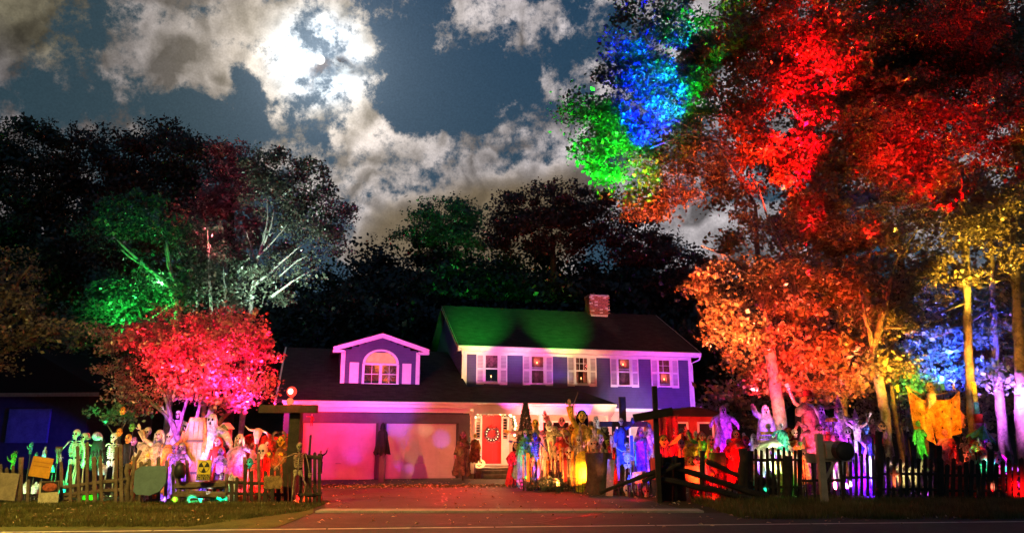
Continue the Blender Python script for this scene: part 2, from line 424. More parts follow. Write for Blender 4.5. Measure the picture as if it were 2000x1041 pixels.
mb.build('driveway_cracks', m_tar, kind='structure')
# left verge
vg = [along(-60, .28), along(1.95, .28), G(541, 1029), G(612, 1001), G(612, 990), Vector((-60, 19.6, 0))]
mb = MB(); mb.add([(p.x, p.y, .006) for p in vg], [tuple(range(len(vg)))]); mb.build('grass_verge', m_grass, kind='structure')
rg = random.Random(5)
# grass blades on the verges
def blades(name, n_, area, hmax, m):
    rs = np.random.RandomState(hash(name) % 1000 if False else len(name)*7)
    V = []; Fc = []
    P0 = area(rs, n_)
    k = len(P0); h = rs.uniform(.35, 1, k)*hmax; a = rs.uniform(0, 6.28, k); w = rs.uniform(.006, .014, k)
    dx, dy = np.cos(a)*w, np.sin(a)*w; lx, ly = rs.normal(0, .3, k)*h, rs.normal(0, .3, k)*h
    V = np.zeros((k, 3, 3)); V[:, 0, 0] = P0[:, 0]-dx; V[:, 0, 1] = P0[:, 1]-dy; V[:, 1, 0] = P0[:, 0]+dx; V[:, 1, 1] = P0[:, 1]+dy
    V[:, 2, 0] = P0[:, 0]+lx; V[:, 2, 1] = P0[:, 1]+ly; V[:, 2, 2] = h; V[:, :2, 2] = 0
    return npmesh(name, V.reshape(-1, 3), 3, rs.uniform(0, 1, k), m, kind='stuff')
def npmesh(name, V, nv, rnd, m, parent=None, kind=None):
    k = len(V)//nv
    me = bpy.data.meshes.new(name); me.vertices.add(len(V)); me.vertices.foreach_set('co', V.astype(np.float32).ravel())
    me.loops.add(len(V)); me.loops.foreach_set('vertex_index', np.arange(len(V), dtype=np.int32))
    me.polygons.add(k); me.polygons.foreach_set('loop_start', np.arange(0, len(V), nv, dtype=np.int32))
    at = me.attributes.new('rnd', 'FLOAT', 'FACE'); at.data.foreach_set('value', rnd.astype(np.float32))
    me.materials.append(m); me.update(calc_edges=True)
    o = bpy.data.objects.new(name, me); C.objects.link(o)
    if parent: o.parent = parent
    if kind: o['kind'] = kind
    return o
L_grass = leaf_mat('grass_blades', [(.1, (.05, .06, .015)), (.6, (.10, .12, .03)), (1, (.2, .18, .07))], .3, .03)
def area_left(rs, n_):
    x = rs.uniform(-14, -4.2, n_); y = rs.uniform(14.0, 19.8, n_)
    keep = (y > 14.3) & (x < -4.6-(17.3-y).clip(0)*.45)
    keep &= np.abs(y-15.5-.12*np.sin(x*2.3)) > .16*(rs.uniform(0, 1, n_))+.05
    return np.stack([x[keep], y[keep]], 1)
blades('verge_grass_tufts', 70000, area_left, .085, L_grass)
def area_right(rs, n_):
    x = rs.uniform(4.6, 15, n_); y = rs.uniform(15.6, 20.0, n_)
    c = 1+np.sin(x*3.1)*np.sin(y*2.7)
    keep = (rs.uniform(0, 2, n_) < c+.3)
    return np.stack([x[keep], y[keep]], 1)
blades('rough_grass_by_right_fence', 50000, area_right, .22, L_grass)
def area_gar(rs, n_):
    x = rs.uniform(-8.5, 1.2, n_); y = rs.normal(26.0, .35, n_)+x*.06
    return np.stack([x, y], 1)
blades('grass_before_garage', 9000, area_gar, .07, L_grass)
# fallen leaves
def litter(name, n_, area, size, m, z=.02):
    rs = np.random.RandomState(len(name))
    P0 = area(rs, n_); k = len(P0); a = rs.uniform(0, 6.28, k); s_ = rs.uniform(.5, 1.2, k)*size
    V = np.zeros((k, 4, 3))
    for i, (q1, sx, sy) in enumerate(((0, 1, 0), (1, 0, .6), (2, -1, 0), (3, 0, -.6))):
        V[:, i, 0] = P0[:, 0]+(np.cos(a)*sx-np.sin(a)*sy)*s_; V[:, i, 1] = P0[:, 1]+(np.sin(a)*sx+np.cos(a)*sy)*s_
        V[:, i, 2] = z+rs.uniform(0, .03, k)+(.02 if i in (1, 3) else 0)
    return npmesh(name, V.reshape(-1, 3), 4, rs.uniform(0, 1, k), m, kind='stuff')
L_litter = leaf_mat('fallen_leaf', [(.1, (.25, .14, .06)), (.6, (.5, .36, .18)), (1, (.7, .6, .42))], .1, .1)
def ar1(rs, n_):
    x = rs.uniform(-7.2, 1.8, n_); y = rs.normal(25.9, .55, n_)+x*.05
    return np.stack([x, y], 1)
litter('leaves_along_garage', 420, ar1, .07, L_litter)
def ar2(rs, n_):
    return np.stack([rs.uniform(-14, 14, n_), rs.uniform(14, 30, n_)], 1)
litter('scattered_leaves', 900, ar2, .055, L_litter)

# ---------------------------------------------------------------- house (local frame: x along the front, y back from the garage doors)
AL = math.radians(15)
O = G(740, 936)
house = thing('house', 'blue grey two storey house with white trim, white double garage and arched dormer', 'house', O, AL)
def Hl(u, v, yl):
    ax, ay = math.cos(AL), math.sin(AL); d = ray(u, v)
    t = (yl-(ay*O.x-ax*O.y))/(-ay*d[0]+ax*d[1])
    X, Y, Z = d[0]*t, d[1]*t, 1.6+d[2]*t
    return (X-O.x)*ax+(Y-O.y)*ay, Z
def Hw(x, y, z): return O+Matrix.Rotation(AL, 3, 'Z') @ Vector((x, y, z))
def lap(name, x0, x1, z0, z1, y, opens=(), parent=house, clip=None, m=siding):
    mb = MB(); h = .12; z = z0
    while z < z1-1e-4:
        zt = min(z+h, z1); zm = (z+zt)/2
        a, b_ = x0, x1
        if clip: a, b_ = clip(zm)
        iv = [(a, b_)]
        for (p, q_, r, s_) in opens:
            if r < zm < s_:
                new = []
                for (c, d) in iv:
                    if q_ <= c or p >= d: new.append((c, d)); continue
                    if p > c: new.append((c, p))
                    if q_ < d: new.append((q_, d))
                iv = new
        for (c, d) in iv:
            if d-c > .01:
                mb.add([(c, y-.03, z), (d, y-.03, z), (d, y-.002, zt), (c, y-.002, zt), (c, y+.02, z), (d, y+.02, z), (c, y+.02, zt), (d, y+.02, zt)],
                       [(0, 1, 2, 3), (4, 5, 1, 0), (4, 6, 7, 5), (6, 3, 2, 7), (0, 3, 6, 4), (1, 5, 7, 2)])
        z = zt
    o = mb.build(name, m, parent); o['kind'] = 'stuff' if False else o.get('kind', 'part'); del o['kind']
    return o
YM = 2.5   # main wall plane
wins = [(x-.32, x+.32) for x in (5.10, 7.28, 9.44, 11.58, 13.68)]
WZ0, WZ1 = 4.0, 5.28
opens = [(a-.02, b_+.02, WZ0-.02, WZ1+.02) for a, b_ in wins]
lap('front_wall', 3.8, 15.1, 2.9, 5.42, YM, opens)
# inner room shell so that windows look into a dark room
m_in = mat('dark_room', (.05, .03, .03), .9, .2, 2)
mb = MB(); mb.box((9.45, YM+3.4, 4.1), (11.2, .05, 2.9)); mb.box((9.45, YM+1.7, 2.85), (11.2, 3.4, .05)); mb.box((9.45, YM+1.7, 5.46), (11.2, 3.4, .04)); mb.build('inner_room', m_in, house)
lap('side_wall_main', 0, 8.6, .2, 5.5, 0).matrix_local = Matrix.Translation((3.8, YM+8.6, 0)) @ Matrix.Rotation(-math.pi/2, 4, 'Z')
mb = MB(); mb.prism([(0, 5.5), (8.6, 5.5), (4.3, 8.1)], -.02, .02); o_ = mb.build('gable_wall', siding, house); o_.matrix_local = Matrix.Translation((3.8, YM+8.6, 0)) @ Matrix.Rotation(-math.pi/2, 4, 'Z')
mb = MB(); mb.box((15.08, YM+4.3, 2.8), (.05, 8.6, 5.4)); mb.box((9.5, YM+8.6, 2.8), (11.3, .05, 5.4)); mb.prism([(3.8, 5.5), (3.82, 5.5)], 0, .01) if False else None
mb.build('rear_wall', siding, house)
def slab_roof(name, x0, x1, y0, z0, y1, z1, th=.12, parent=house, x0b=None, x1b=None):
    x0b = x0 if x0b is None else x0b; x1b = x1 if x1b is None else x1b
    mb = MB(); vs = [(x0, y0, z0), (x1, y0, z0), (x1b, y1, z1), (x0b, y1, z1)]
    vs2 = [(x, y, z-th) for x, y, z in vs]
    mb.add(vs+vs2, [(0, 1, 2, 3), (7, 6, 5, 4), (0, 4, 5, 1), (1, 5, 6, 2), (2, 6, 7, 3), (3, 7, 4, 0)])
    o = mb.build(name, shingle, parent)
    uv = o.data.uv_layers.new(name='UVMap'); L = math.hypot(y1-y0, z1-z0)
    co = [(x0, 0), (x1, 0), (x1b, L), (x0b, L)]*2
    for lp in o.data.loops: uv.data[lp.index].uv = co[lp.vertex_index]
    return o
RY = 6.8; RZ = 8.2
slab_roof('roof', 3.45, 15.45, 2.1, 5.62, RY, RZ)
slab_roof('roof', 3.45, 15.45, 11.5, 5.62, RY, RZ)
# eave trim, gutter, corner boards
mb = MB(); mb.box((9.45, 2.12, 5.5), (12.0, .05, .2)); mb.box((9.45, 2.3, 5.405), (11.95, .36, .03)); mb.box((9.45, 2.47, 5.33), (11.3, .035, .12)); mb.build('fascia', white, house)
mb = MB(); mb.tube([(3.45, 2.05, 5.55), (15.45, 2.05, 5.55)], .06, 8); mb.build('gutter', white, house)
mb = MB(); mb.box((3.86, 2.465, 4.15), (.16, .05, 2.5)); mb.build('corner_board', white, house)
mb = MB(); mb.box((15.04, 2.465, 4.12), (.16, .05, 2.56)); mb.build('corner_board', white, house)
mb = MB(); mb.tube([(15.42, 2.05, 5.5), (15.38, 2.1, 5.28), (15.12, 2.42, 5.12), (15.15, 2.42, 2.9), (15.15, 2.9, 2.75), (15.15, 2.95, .1)], .045, 8); mb.build('downspout', white, house)
mb = MB(); mb.tube([(3.62, 2.05, 5.5), (3.68, 2.15, 5.3), (3.74, 2.4, 5.2), (3.74, 2.4, 3.85)], .045, 8); mb.build('downspout', white, house)
for sx in (3.45, 15.45):
    mb = MB(); mb.add([(sx, 2.1, 5.62), (sx, 2.1, 5.42), (sx, RY, RZ-.2), (sx, RY, RZ), (sx+.04, 2.1, 5.62), (sx+.04, 2.1, 5.42), (sx+.04, RY, RZ-.2), (sx+.04, RY, RZ)],
           [(0, 1, 2, 3), (7, 6, 5, 4), (0, 3, 7, 4), (1, 5, 6, 2), (0, 4, 5, 1), (3, 2, 6, 7)])
    mb.build('rake_board', mat('rake_paint', (.4, .38, .34), .6, .1, 3), house)
mb = MB(); mb.box((12.75, 2.48, 2.86), (4.7, .07, .14)); mb.build('overhang_trim', white, house)
# windows
curt = mat('window_curtain', (.5, .22, .2), .9, .4, 6, .3)
m_candle = glow_mat('candle_flame', (1, .35, .12), 12)
def window(x0, x1, z0, z1, y, style, red):
    f = MB(); w = .045
    f.box(((x0+x1)/2, y-.03, z1+w/2), (x1-x0+2*w, .07, w)); f.box(((x0+x1)/2, y-.045, z0-w/2), (x1-x0+2*w+.06, .1, w))
    f.box((x0-w/2, y-.03, (z0+z1)/2), (w, .07, z1-z0)); f.box((x1+w/2, y-.03, (z0+z1)/2), (w, .07, z1-z0))
    fo = f.build('window', white, house)
    s_ = MB(); zm = (z0+z1)/2
    s_.box(((x0+x1)/2, y-.008, zm), (x1-x0, .05, .06))
    for zz in (z0+.02, z1-.02): s_.box(((x0+x1)/2, y, zz), (x1-x0, .04, .04))
    for xx in (x0+.02, x1-.02): s_.box((xx, y, zm), (.04, .038, z1-z0))
    if style in ('top', 'cross'):
        for k in (1, 2) if style == 'top' else (1,):
            xx = x0+(x1-x0)*k/(3 if style == 'top' else 2.4); s_.box((xx, y+.003, (zm+z1)/2), (.018, .02, (z1-z0)/2))
        s_.box(((x0+x1)/2, y+.006, (zm+z1)/2+.02), (x1-x0, .02, .018))
    s_.build('sash', white, fo)
    for a, b_ in ((z0+.04, zm-.03), (zm+.03, z1-.04)):
        g = MB(); g.box(((x0+x1)/2, y+.012, (a+b_)/2), (x1-x0-.08, .004, b_-a)); g.build('pane', glass, fo)
    c = MB(); nf = 14
    if style == 'shade':
        c.box(((x0+x1)/2, y+.12, zm+.32), (x1-x0+.05, .01, .62)); c.build('blind', CL['pink'], fo)
    else:
        for side in (0, 1):
            a = x0-.05 if side == 0 else x1-.2; bb = a+.25
            vs = []
            for k in range(nf+1):
                xx = a+(bb-a)*k/nf; yy = y+.14+.02*math.sin(k*2.1)
                vs += [(xx, yy, z0-.05), (xx, yy, z1+.05)]
            c.add(vs, [(2*k, 2*k+2, 2*k+3, 2*k+1) for k in range(nf)])
        c.box(((x0+x1)/2, y+.22, zm), (x1-x0+.1, .01, z1-z0+.1)) if style != 'top' else None
        c.build('curtain', curt, fo)
    # shutters with two raised panels
    for sx in (x0-w-.36, x1+w):
        sc_ = sx+.18+(.0 if sx > x0 else .0); sl_ = MB()
        sh_ = MB(); sh_.box((sc_, y-.022, zm-.02), (.34, .01, z1-z0+.12))
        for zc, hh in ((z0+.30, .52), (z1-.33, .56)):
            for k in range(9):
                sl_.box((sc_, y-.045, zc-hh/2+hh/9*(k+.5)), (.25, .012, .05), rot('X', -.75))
        for xx in (sc_-.15, sc_+.15): sh_.box((xx, y-.052, zm-.02), (.045, .05, z1-z0+.12))
        for zz in (z0-.02, zm-.02, z1+.0): sh_.box((sc_, y-.0535, zz), (.26, .052, .07))
        sho = sh_.build('shutter', white, house); sl_.build('louvres', mat('louvre_shade_grey', (.42, .38, .42), .6, .1, 3), sho)['kind'] = 'stuff'  # louvres greyer than the frame: shade between the slats put into the colour
    return fo
for i, ((a, b_), st) in enumerate(zip(wins, ('shade', 'plain', 'top', 'plain', 'cross'))):
    window(a, b_, WZ0, WZ1, YM, st, 1)
cz = [(5.10, 4.28), (7.28, 4.95), (9.44, 4.28), (11.58, 4.98), (13.7, 4.32)]
for i, (x, z) in enumerate(cz):
    t = thing('electric_candle', ['red electric candle glowing low in leftmost upstairs window', 'red electric candle glowing high in second upstairs window', 'red candle glowing in the middle upstairs window under dark panes', 'red candle glowing high in fourth upstairs window', 'red candle glowing low in rightmost upstairs window'][i], 'candle', Hw(x, YM+.09, z), AL, 'candles in the upstairs windows')
    mb = MB(); mb.tube([(0, 0, -.16), (0, 0, -.02)], .013, 8); mb.lathe([(.04, -.19), (.04, -.16), (.013, -.16)], 10); mb.build('candle_stick', CL['cream'], t)
    mb = MB(); mb.ell((0, 0, .025), (.028, .028, .045), 8, 6); mb.build('bulb', m_candle, t, True)
    bulb(Hw(x, YM+.06, z+.09), (1, .22, .10), 9, .03)
mb = MB()
for x, z in cz: mb.box((x, YM+.1, z-.215), (.5, .16, .04)) if z < 4.5 else mb.box((x, YM+.06, z-.21), (.9, .1, .04))
mb.build('inner_sill', white, house)
# chimney of single bricks
chm = thing('chimney_parts', 'x', 'x'); bpy.data.objects.remove(chm)
mb = MB(); mb.box((11.9, 6.6, 8.2), (1.14, .74, 1.75)); ch = mb.build('chimney', mat('chimney_mortar', (.4, .36, .33), .95, .2, 12), house); ch.scale = (.84, 1, .92); ch.location = (11.9*.16, 0, 8.0*.08)
bricks = [mat('brick_%s' % k, c, .85, .35, 12, .5, 40) for k, c in (('red', (.30, .10, .07)), ('brown', (.22, .08, .06)), ('pale', (.52, .40, .36)))]
rb = random.Random(3); meshes = []
for m_ in bricks:
    b1 = MB(); b1.box((0, 0, 0), (.215, .1, .078)); q_ = b1.build('brick', m_, ch); meshes.append(q_)
first = [True]*3
for r_ in range(13):
    z = 8.02+r_*.088+.0
    if z > 9.08: break
    for k in range(6):
        x = 11.33+k*.232+(.0 if r_ % 2 else -.116)
        if x < 11.25 or x > 12.5: continue
        i = 2 if rb.random() < (.28 if r_ > 9 else .12) else rb.randint(0, 1)
        c = meshes[i] if first[i] else copyobj(meshes[i], ch); first[i] = False
        c.location = (x, 6.24+rb.uniform(-.006, .006), z)
    for k in range(3):
        i = rb.randint(0, 1); c = copyobj(meshes[i], ch, (11.32, 6.36+k*.232+(.1 if r_ % 2 else 0), z), math.pi/2)
mb = MB(); mb.box((11.9, 6.6, 9.11), (1.3, .9, .07)); mb.tube([(11.7, 6.6, 9.14), (11.7, 6.6, 9.3)], .12, 10); mb.build('chimney_cap', mat('chimney_crown', (.3, .28, .26), .9, .3, 6), ch)

# garage wing
gl_open = [(-2.97, -.19, -.1, 2.16), (.22, 3.05, -.1, 2.16)]
lap('garage_wall', -3.68, 3.6, 0, 2.56, 0, gl_open, m=mat('garage_wall_paint', (.10, .09, .12), .7, .15, 3))
lap('garage_side_wall', 0, 8, 0, 2.9, 0).matrix_local = Matrix.Translation((-3.7, 8, 0)) @ Matrix.Rotation(-math.pi/2, 4, 'Z')
mb = MB(); mb.prism([(0, 2.9), (8, 2.9), (7.5, 3.0), (1.8, 5.66), (.3, 3.0)], -.02, .02); o_ = mb.build('garage_gable', siding, house); o_.matrix_local = Matrix.Translation((-3.7, 8, 0)) @ Matrix.Rotation(-math.pi/2, 4, 'Z')
mb = MB(); mb.box((0, 3.5, .9), (7.2, .05, 1.8)); mb.build('garage_back', m_in, house)
m_door = mat('garage_door_paint', (.55, .48, .52), .55, .12, 1.3, .3)
for gx0, gx1 in ((-2.97, -.19), (.22, 3.05)):
    d = MB(); d.box(((gx0+gx1)/2, .14, 1.07), (gx1-gx0+.02, .03, 2.16)); go = d.build('garage_door', m_door, house)
    for r_ in range(4):
        p = MB(); z0 = .02+r_*.535
        p.box(((gx0+gx1)/2, .115, z0+.26), (gx1-gx0-.01, .03, .50))
        for k in range(4):
            w_ = (gx1-gx0)/4; cx = gx0+w_*(k+.5)
            
            for sx_ in (-1, 1): p.box((cx+sx_*(w_-.16)/2, .088, z0+.26), (.03, .03, .36))
            for sz_ in (-1, 1): p.box((cx, .0885, z0+.26+sz_*.17), (w_-.2, .029, .03))
        p.build('door_section', m_door, go)
    hd = MB(); hd.tube([((gx0+gx1)/2-.1, .06, .62), ((gx0+gx1)/2-.1, .03, .62), ((gx0+gx1)/2+.1, .03, .62), ((gx0+gx1)/2+.1, .06, .62)], .012, 6); hd.build('door_handle', metal, go)
    for xx in (gx0-.045, gx1+.045):
        t_ = MB(); t_.box((xx, -.03, 1.08), (.09, .06, 2.16)); t_.build('door_trim', mat('dark_trim', (.05, .04, .05), .6, .1), house)
# splashes and stuck-on scraps across the doors
rs_ = random.Random(8)
sp = MB()
for k in range(26):
    x = rs_.uniform(-2.8, 2.95)
    if -.3 < x < .35: continue
    z = rs_.uniform(.1, 1.9); a = rs_.uniform(0, 3.1); l = rs_.uniform(.03, .13)
    sp.tube([(x-math.cos(a)*l, .078, z-math.sin(a)*l), (x+rs_.uniform(-.02, .02), .07, z), (x+math.cos(a)*l, .078, z+math.sin(a)*l)], [.003, .011, .003], 5)
tag(sp.build('bone_scraps', bone, None, loc=O), 'small white bones and scraps stuck across the two garage doors', 'decoration').rotation_euler.z = AL
# fascia and roofs of garage and porch
mb = MB(); mb.box((3.05, -.5, 2.86), (13.6, .05, .17)); mb.box((3.05, -.28, 2.765), (13.5, .42, .03)); mb.box((-.04, -.09, 2.66), (7.25, .12, .17)); mb.box((6.7, -.44, 2.64), (6.1, .1, .24)); mb.build('porch_fascia', white, house)
mb = MB(); mb.tube([(-3.8, -.57, 2.93), (9.85, -.57, 2.93)], .055, 8); mb.build('gutter', white, house)
slab_roof('garage_roof', -4.05, 3.75, -.55, 3.0, 6.4, 5.78)
slab_roof('garage_roof', -4.05, 3.75, 9.0, 3.9, 6.4, 5.78)
mb = MB()
mb.add([(-4.07, -.55, 3.0), (-4.07, -.55, 2.8), (-4.07, 6.4, 5.56), (-4.07, 6.4, 5.78), (-4.0, -.55, 3.01), (-4.0, -.55, 2.8), (-4.0, 6.4, 5.56), (-4.0, 6.4, 5.79)],
       [(0, 1, 2, 3), (7, 6, 5, 4), (0, 3, 7, 4), (1, 5, 6, 2), (0, 4, 5, 1), (3, 2, 6, 7)])
mb.build('rake_board', white, house)
slab_roof('porch_roof', 3.76, 9.9, -.55, 2.99, YM-.02, 3.82, x1b=9.0)
mb = MB(); mb.add([(9.9, -.55, 2.99), (9.9, YM-.02, 2.95), (9.0, YM-.02, 3.82)], [(0, 1, 2)]); mb.build('porch_roof_end', white, house)
mb = MB(); mb.box((6.8, .95, 2.745), (6.1, 2.9, .03)); mb.build('porch_ceiling', white, house)
# porch posts
for x in (3.66, 6.55, 9.6):
    mb = MB(); mb.box((x, -.3, 1.4), (.15, .15, 2.4)); mb.box((x, -.3, 2.55), (.24, .24, .12)); mb.box((x, -.3, .32), (.24, .24, .2)); mb.build('porch_post', white, house)
# porch floor with steps
mb = MB(); mb.box((6.7, 1.05, .2), (6.2, 2.8, .4)); mb.box((5.1, -.5, .2), (2.2, .35, .25)); mb.box((5.1, -.85, .1), (2.4, .35, .14)); mb.build('porch_steps', mat('porch_planks', (.22, .16, .12), .8, .3, 4, .3), house)
# entrance wall, lower right wall
m_entry = mat('entry_wall_paint', (.62, .5, .36), .7, .12, 2, .1)
lap('entry_wall', 3.82, 15.0, .38, 2.88, YM+.3, [(4.74, 5.62, .4, 2.6), (7.2, 8.9, 1.0, 2.3), (10.6, 11.9, 1.0, 2.35), (12.7, 14.2, 1.0, 2.3)], m=m_entry)
mb = MB(); mb.box((9.4, YM+.31, .2), (11.2, .1, .36)); mb.build('foundation', stone, house)
for a, b_ in ((7.2, 8.9), (10.6, 11.9), (12.7, 14.2)):
    f = MB()
    for xx in (a, (a+b_)/2, b_): f.box((xx, YM+.27, 1.65), (.08, .06, 1.34))
    for zz in (.99, 1.65, 2.31): f.box(((a+b_)/2, YM+.265, zz), (b_-a+.08, .05, .07))
    fo = f.build('window', white, house); g = MB(); g.box(((a+b_)/2, YM+.31, 1.65), (b_-a, .005, 1.3)); g.build('pane', glass, fo)
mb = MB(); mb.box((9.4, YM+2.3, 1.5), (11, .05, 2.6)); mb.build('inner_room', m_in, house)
# front door
dy = YM+.3
fr = MB()
for xx in (4.42, 4.69, 5.66, 5.94): fr.box((xx, dy-.05, 1.52), (.08, .1, 2.2))
fr.box((5.18, dy-.06, 2.66), (1.68, .13, .14)); fr.box((5.18, dy-.08, 2.75), (1.8, .18, .05)); fr.box((5.18, dy-.06, .43), (1.6, .2, .06))
fr.build('door_surround', white, house)
for xx in (4.555, 5.8):
    s_ = MB(); s_.box((xx, dy-.03, 1.0), (.2, .05, 1.1)); s_.box((xx, dy-.03, 2.52), (.2, .05, .15)); s_.box((xx-.098, dy-.03, 2.0), (.02, .05, 1.0)); s_.box((xx+.098, dy-.03, 2.0), (.02, .05, 1.0)); so_ = s_.build('sidelight', white, house)
    g = MB(); g.box((xx, dy-.02, 2.0), (.19, .01, .9)); g.build('pane', mat('dark_glass', (.02, .02, .02), .15, 0), so_)
d = MB(); d.box((5.175, dy-.02, 1.53), (.89, .05, 2.12)); do = d.build('front_door', CL['red'] if False else mat('red_door_paint', (.5, .025, .02), .4, .12, 3), house)
for zc, hh in ((.8, .5), (1.35, .35), (2.1, .7)):
    for xx in (4.97, 5.38):
        p = MB(); p.box((xx, dy-.05, zc), (.32, .02, hh)); p.build('door_panel', MATS['red_door_paint'], do)
p = MB(); p.ell((5.52, dy-.09, 1.45), .035, 8, 6); p.build('door_knob', metal, do, True)
# wreath, garland with bulbs
def leafring(pts, rad, n_, size, m, name, parent, seed=1):
    rs = np.random.RandomState(seed); pts = np.array(pts); k = rs.randint(0, len(pts)-1, n_); f = rs.uniform(0, 1, n_)[:, None]
    c = pts[k]*(1-f)+pts[k+1]*f+rs.normal(0, rad, (n_, 3))
    return leafquads(name, c, size, rs, m, parent)
def leafquads(name, c, size, rs, m, parent=None, kind=None):
    k = len(c); nn_ = rs.normal(0, 1, (k, 3))*.6+np.array([0, -.55, .45]); nn_ /= np.linalg.norm(nn_, axis=1)[:, None]
    a = rs.normal(0, 1, (k, 3)); a -= (a*nn_).sum(1)[:, None]*nn_; a /= np.linalg.norm(a, axis=1)[:, None]; b = np.cross(nn_, a)
    s_ = (.5+rs.beta(2, 3, (k, 1))*1.1)*size*np.clip(1+.25*np.sin(c[:, :1]*1.7+c[:, 2:]*2.3), .6, 1.4)
    V = np.stack([c+a*s_*.55, c+b*s_*.33, c-a*s_*.5, c-b*s_*.33], 1)
    return npmesh(name, V.reshape(-1, 3), 4, rs.uniform(0, 1, k), m, parent, kind)
wr = thing('wreath', 'round twig wreath with small lights hung on the red front door', 'wreath', Hw(5.175, dy-.14, 1.75), AL)
ring = [(math.cos(t)*.27, 0, math.sin(t)*.27) for t in np.linspace(0, 6.2832, 25)]
mb = MB(); mb.tube(ring, .05, 6); mb.build('twig_ring', barkd, wr)
leafring(ring, .05, 500, .09, L_red, 'wreath_leaves', wr)
rb = random.Random(2)
m_fairy = glow_mat('fairy_bulb', (1, .75, .45), 6)
mb = MB()
for k in range(14):
    t = k/14*6.28; mb.ell((math.cos(t)*.27, -.07, math.sin(t)*.27), .018, 6, 4)
o_ = mb.build('fairy_lights', m_fairy, wr); o_['kind'] = 'stuff'
bow = MB(); bow.ell((-.1, -.08, .3), (.11, .04, .06), 8, 5); bow.ell((.1, -.08, .3), (.11, .04, .06), 8, 5); bow.ell((0, -.09, .3), .04, 8, 5); bow.build('bow', CL['red'], wr)
ga = thing('lit_garland', 'leafy garland of glowing bulbs arched around the front door', 'garland', Hw(4.9, YM-.6, 0), AL)
gpts = [(-.78, 0, .45), (-.8, 0, 1.4), (-.78, 0, 2.35), (-.6, 0, 2.6), (0, 0, 2.66), (.75, 0, 2.62), (1.05, 0, 2.5), (1.12, 0, 2.1), (1.1, 0, 1.6)]
leafring(gpts, .05, 1300, .09, L_green, 'garland_leaves', ga, 4)
mg = glow_mat('garland_bulb_glass', (1, .66, .34), 7)
bm_ = MB(); bm_.ell((0, 0, 0), (.048, .048, .055), 8, 6); b0 = bm_.build('bulb', mg, ga, True)
path = []
for i in range(len(gpts)-1):
    a, b_ = Vector(gpts[i]), Vector(gpts[i+1]); nn_ = max(1, round((b_-a).length/.125))
    for k in range(nn_): path.append(a.lerp(b_, k/nn_))
for i, p in enumerate(path):
    q_ = b0 if i == 0 else copyobj(b0, ga)
    q_.location = p+Vector((rb.uniform(-.04, .04), -.09, rb.uniform(-.03, .03)))
# dormer
DY = 1.5; DX = .03
def dclip(z):
    if z < 5.12: return (-1.6, 1.68)
    k = (5.12+.68-z)/.68; return (DX-1.64*k, DX+1.64*k)
arch = [(math.cos(t), math.sin(t)) for t in np.linspace(0, math.pi, 15)]
lap('dormer_wall', -1.6, 1.68, 3.55, 5.75, DY, [(-.66, .72, 3.82, 4.56), (-.62, .68, 4.5, 4.86), (-.55, .62, 4.8, 4.98), (-.4, .46, 4.95, 5.08), (-.2, .26, 5.0, 5.16)], clip=dclip)
mb = MB()
for sg in (-1, 1):
    p0 = Vector((DX, 0, 5.92)); p1 = Vector((DX+sg*2.02, 0, 5.28)); dd = (p1-p0).normalized(); up = Vector((-dd.z, 0, dd.x)); up = up if up.z > 0 else -up
    vs = [p0-up*.02, p1-up*.02, p1-up*.2, p0-up*.21]
    mb.add([(v.x, DY-.38, v.z) for v in vs]+[(v.x, DY-.33, v.z) for v in vs], [(0, 1, 2, 3), (7, 6, 5, 4), (0, 4, 5, 1), (1, 5, 6, 2), (2, 6, 7, 3)])
    mb.box((DX+sg*1.78, DY-.2, 5.1), (.46, .3, .1))
mb.build('dormer_rake', white, house)
for sg in (-1, 1):
    mb = MB(); mb.add([(DX, DY-.4, 5.93), (DX+sg*2.05, DY-.4, 5.28), (DX+sg*2.05, DY+4.2, 5.28), (DX, DY+4.2, 5.93)], [(0, 1, 2, 3)]); mb.build('dormer_roof', shingle, house)
    mb = MB(); mb.box((DX+sg*1.57, DY-.035, 4.35), (.17, .04, 1.6)); mb.build('dormer_corner_board', white, house)
    mb = MB(); mb.box((DX+sg*1.63, DY+1.6, 4.5), (.04, 3.1, 1.5)); mb.build('dormer_cheek', siding, house)
f = MB(); x0, x1, z0, zs, R_ = -.66, .72, 3.82, 4.6, .66
f.box((DX, DY-.035, z0-.05), (1.56, .1, .09)); f.box((DX, DY-.03, zs+.02), (1.4, .07, .09)); f.box((DX, DY-.03, 4.2), (.13, .06, .76))
for xx in (x0-.03, x1+.03): f.box((xx, DY-.03, 4.2), (.1, .07, .85))
oa = [(DX+(R_+.07)*c*1.04, zs+.04+(R_-.12+.07)*s_) for c, s_ in arch]; ia = [(DX+(R_-.01)*c*1.0, zs+.04+(R_-.13)*s_) for c, s_ in arch]
k = len(oa); vs = [(x, DY-.06, z) for x, z in oa+ia]+[(x, DY+.01, z) for x, z in oa+ia]
fs = []
for i in range(k-1): fs += [(i, i+k, i+k+1, i+1), (i+2*k, i+1+2*k, i+k+1+2*k, i+k+2*k), (i, i+1, i+1+2*k, i+2*k), (i+k, i+3*k, i+1+3*k, i+1+k)]
f.add(vs, fs); dw = f.build('arched_window', white, house)
for a, b_ in ((-.63, -.04), (.1, .69)):
    g = MB(); g.box(((a+b_)/2, DY, 4.2), (b_-a, .005, .75)); g.build('pane', glass, dw)
    s_ = MB(); s_.box(((a+b_)/2, DY-.01, 4.2), (b_-a, .03, .035)); s_.box(((a+b_)/2, DY-.012, 4.2), (.02, .03, .75)); s_.build('muntin', white, dw)
pc = MB(); pc.add([(x, DY+.02, z) for x, z in ia], [tuple(range(k))]); pc.build('fan_shade', mat('parchment_shade_glow', (.75, .42, .2), .8, .25, 5, emit=(1, .3, .08), es=.55), dw)  # room light behind the fan put in as emission of the shade itself
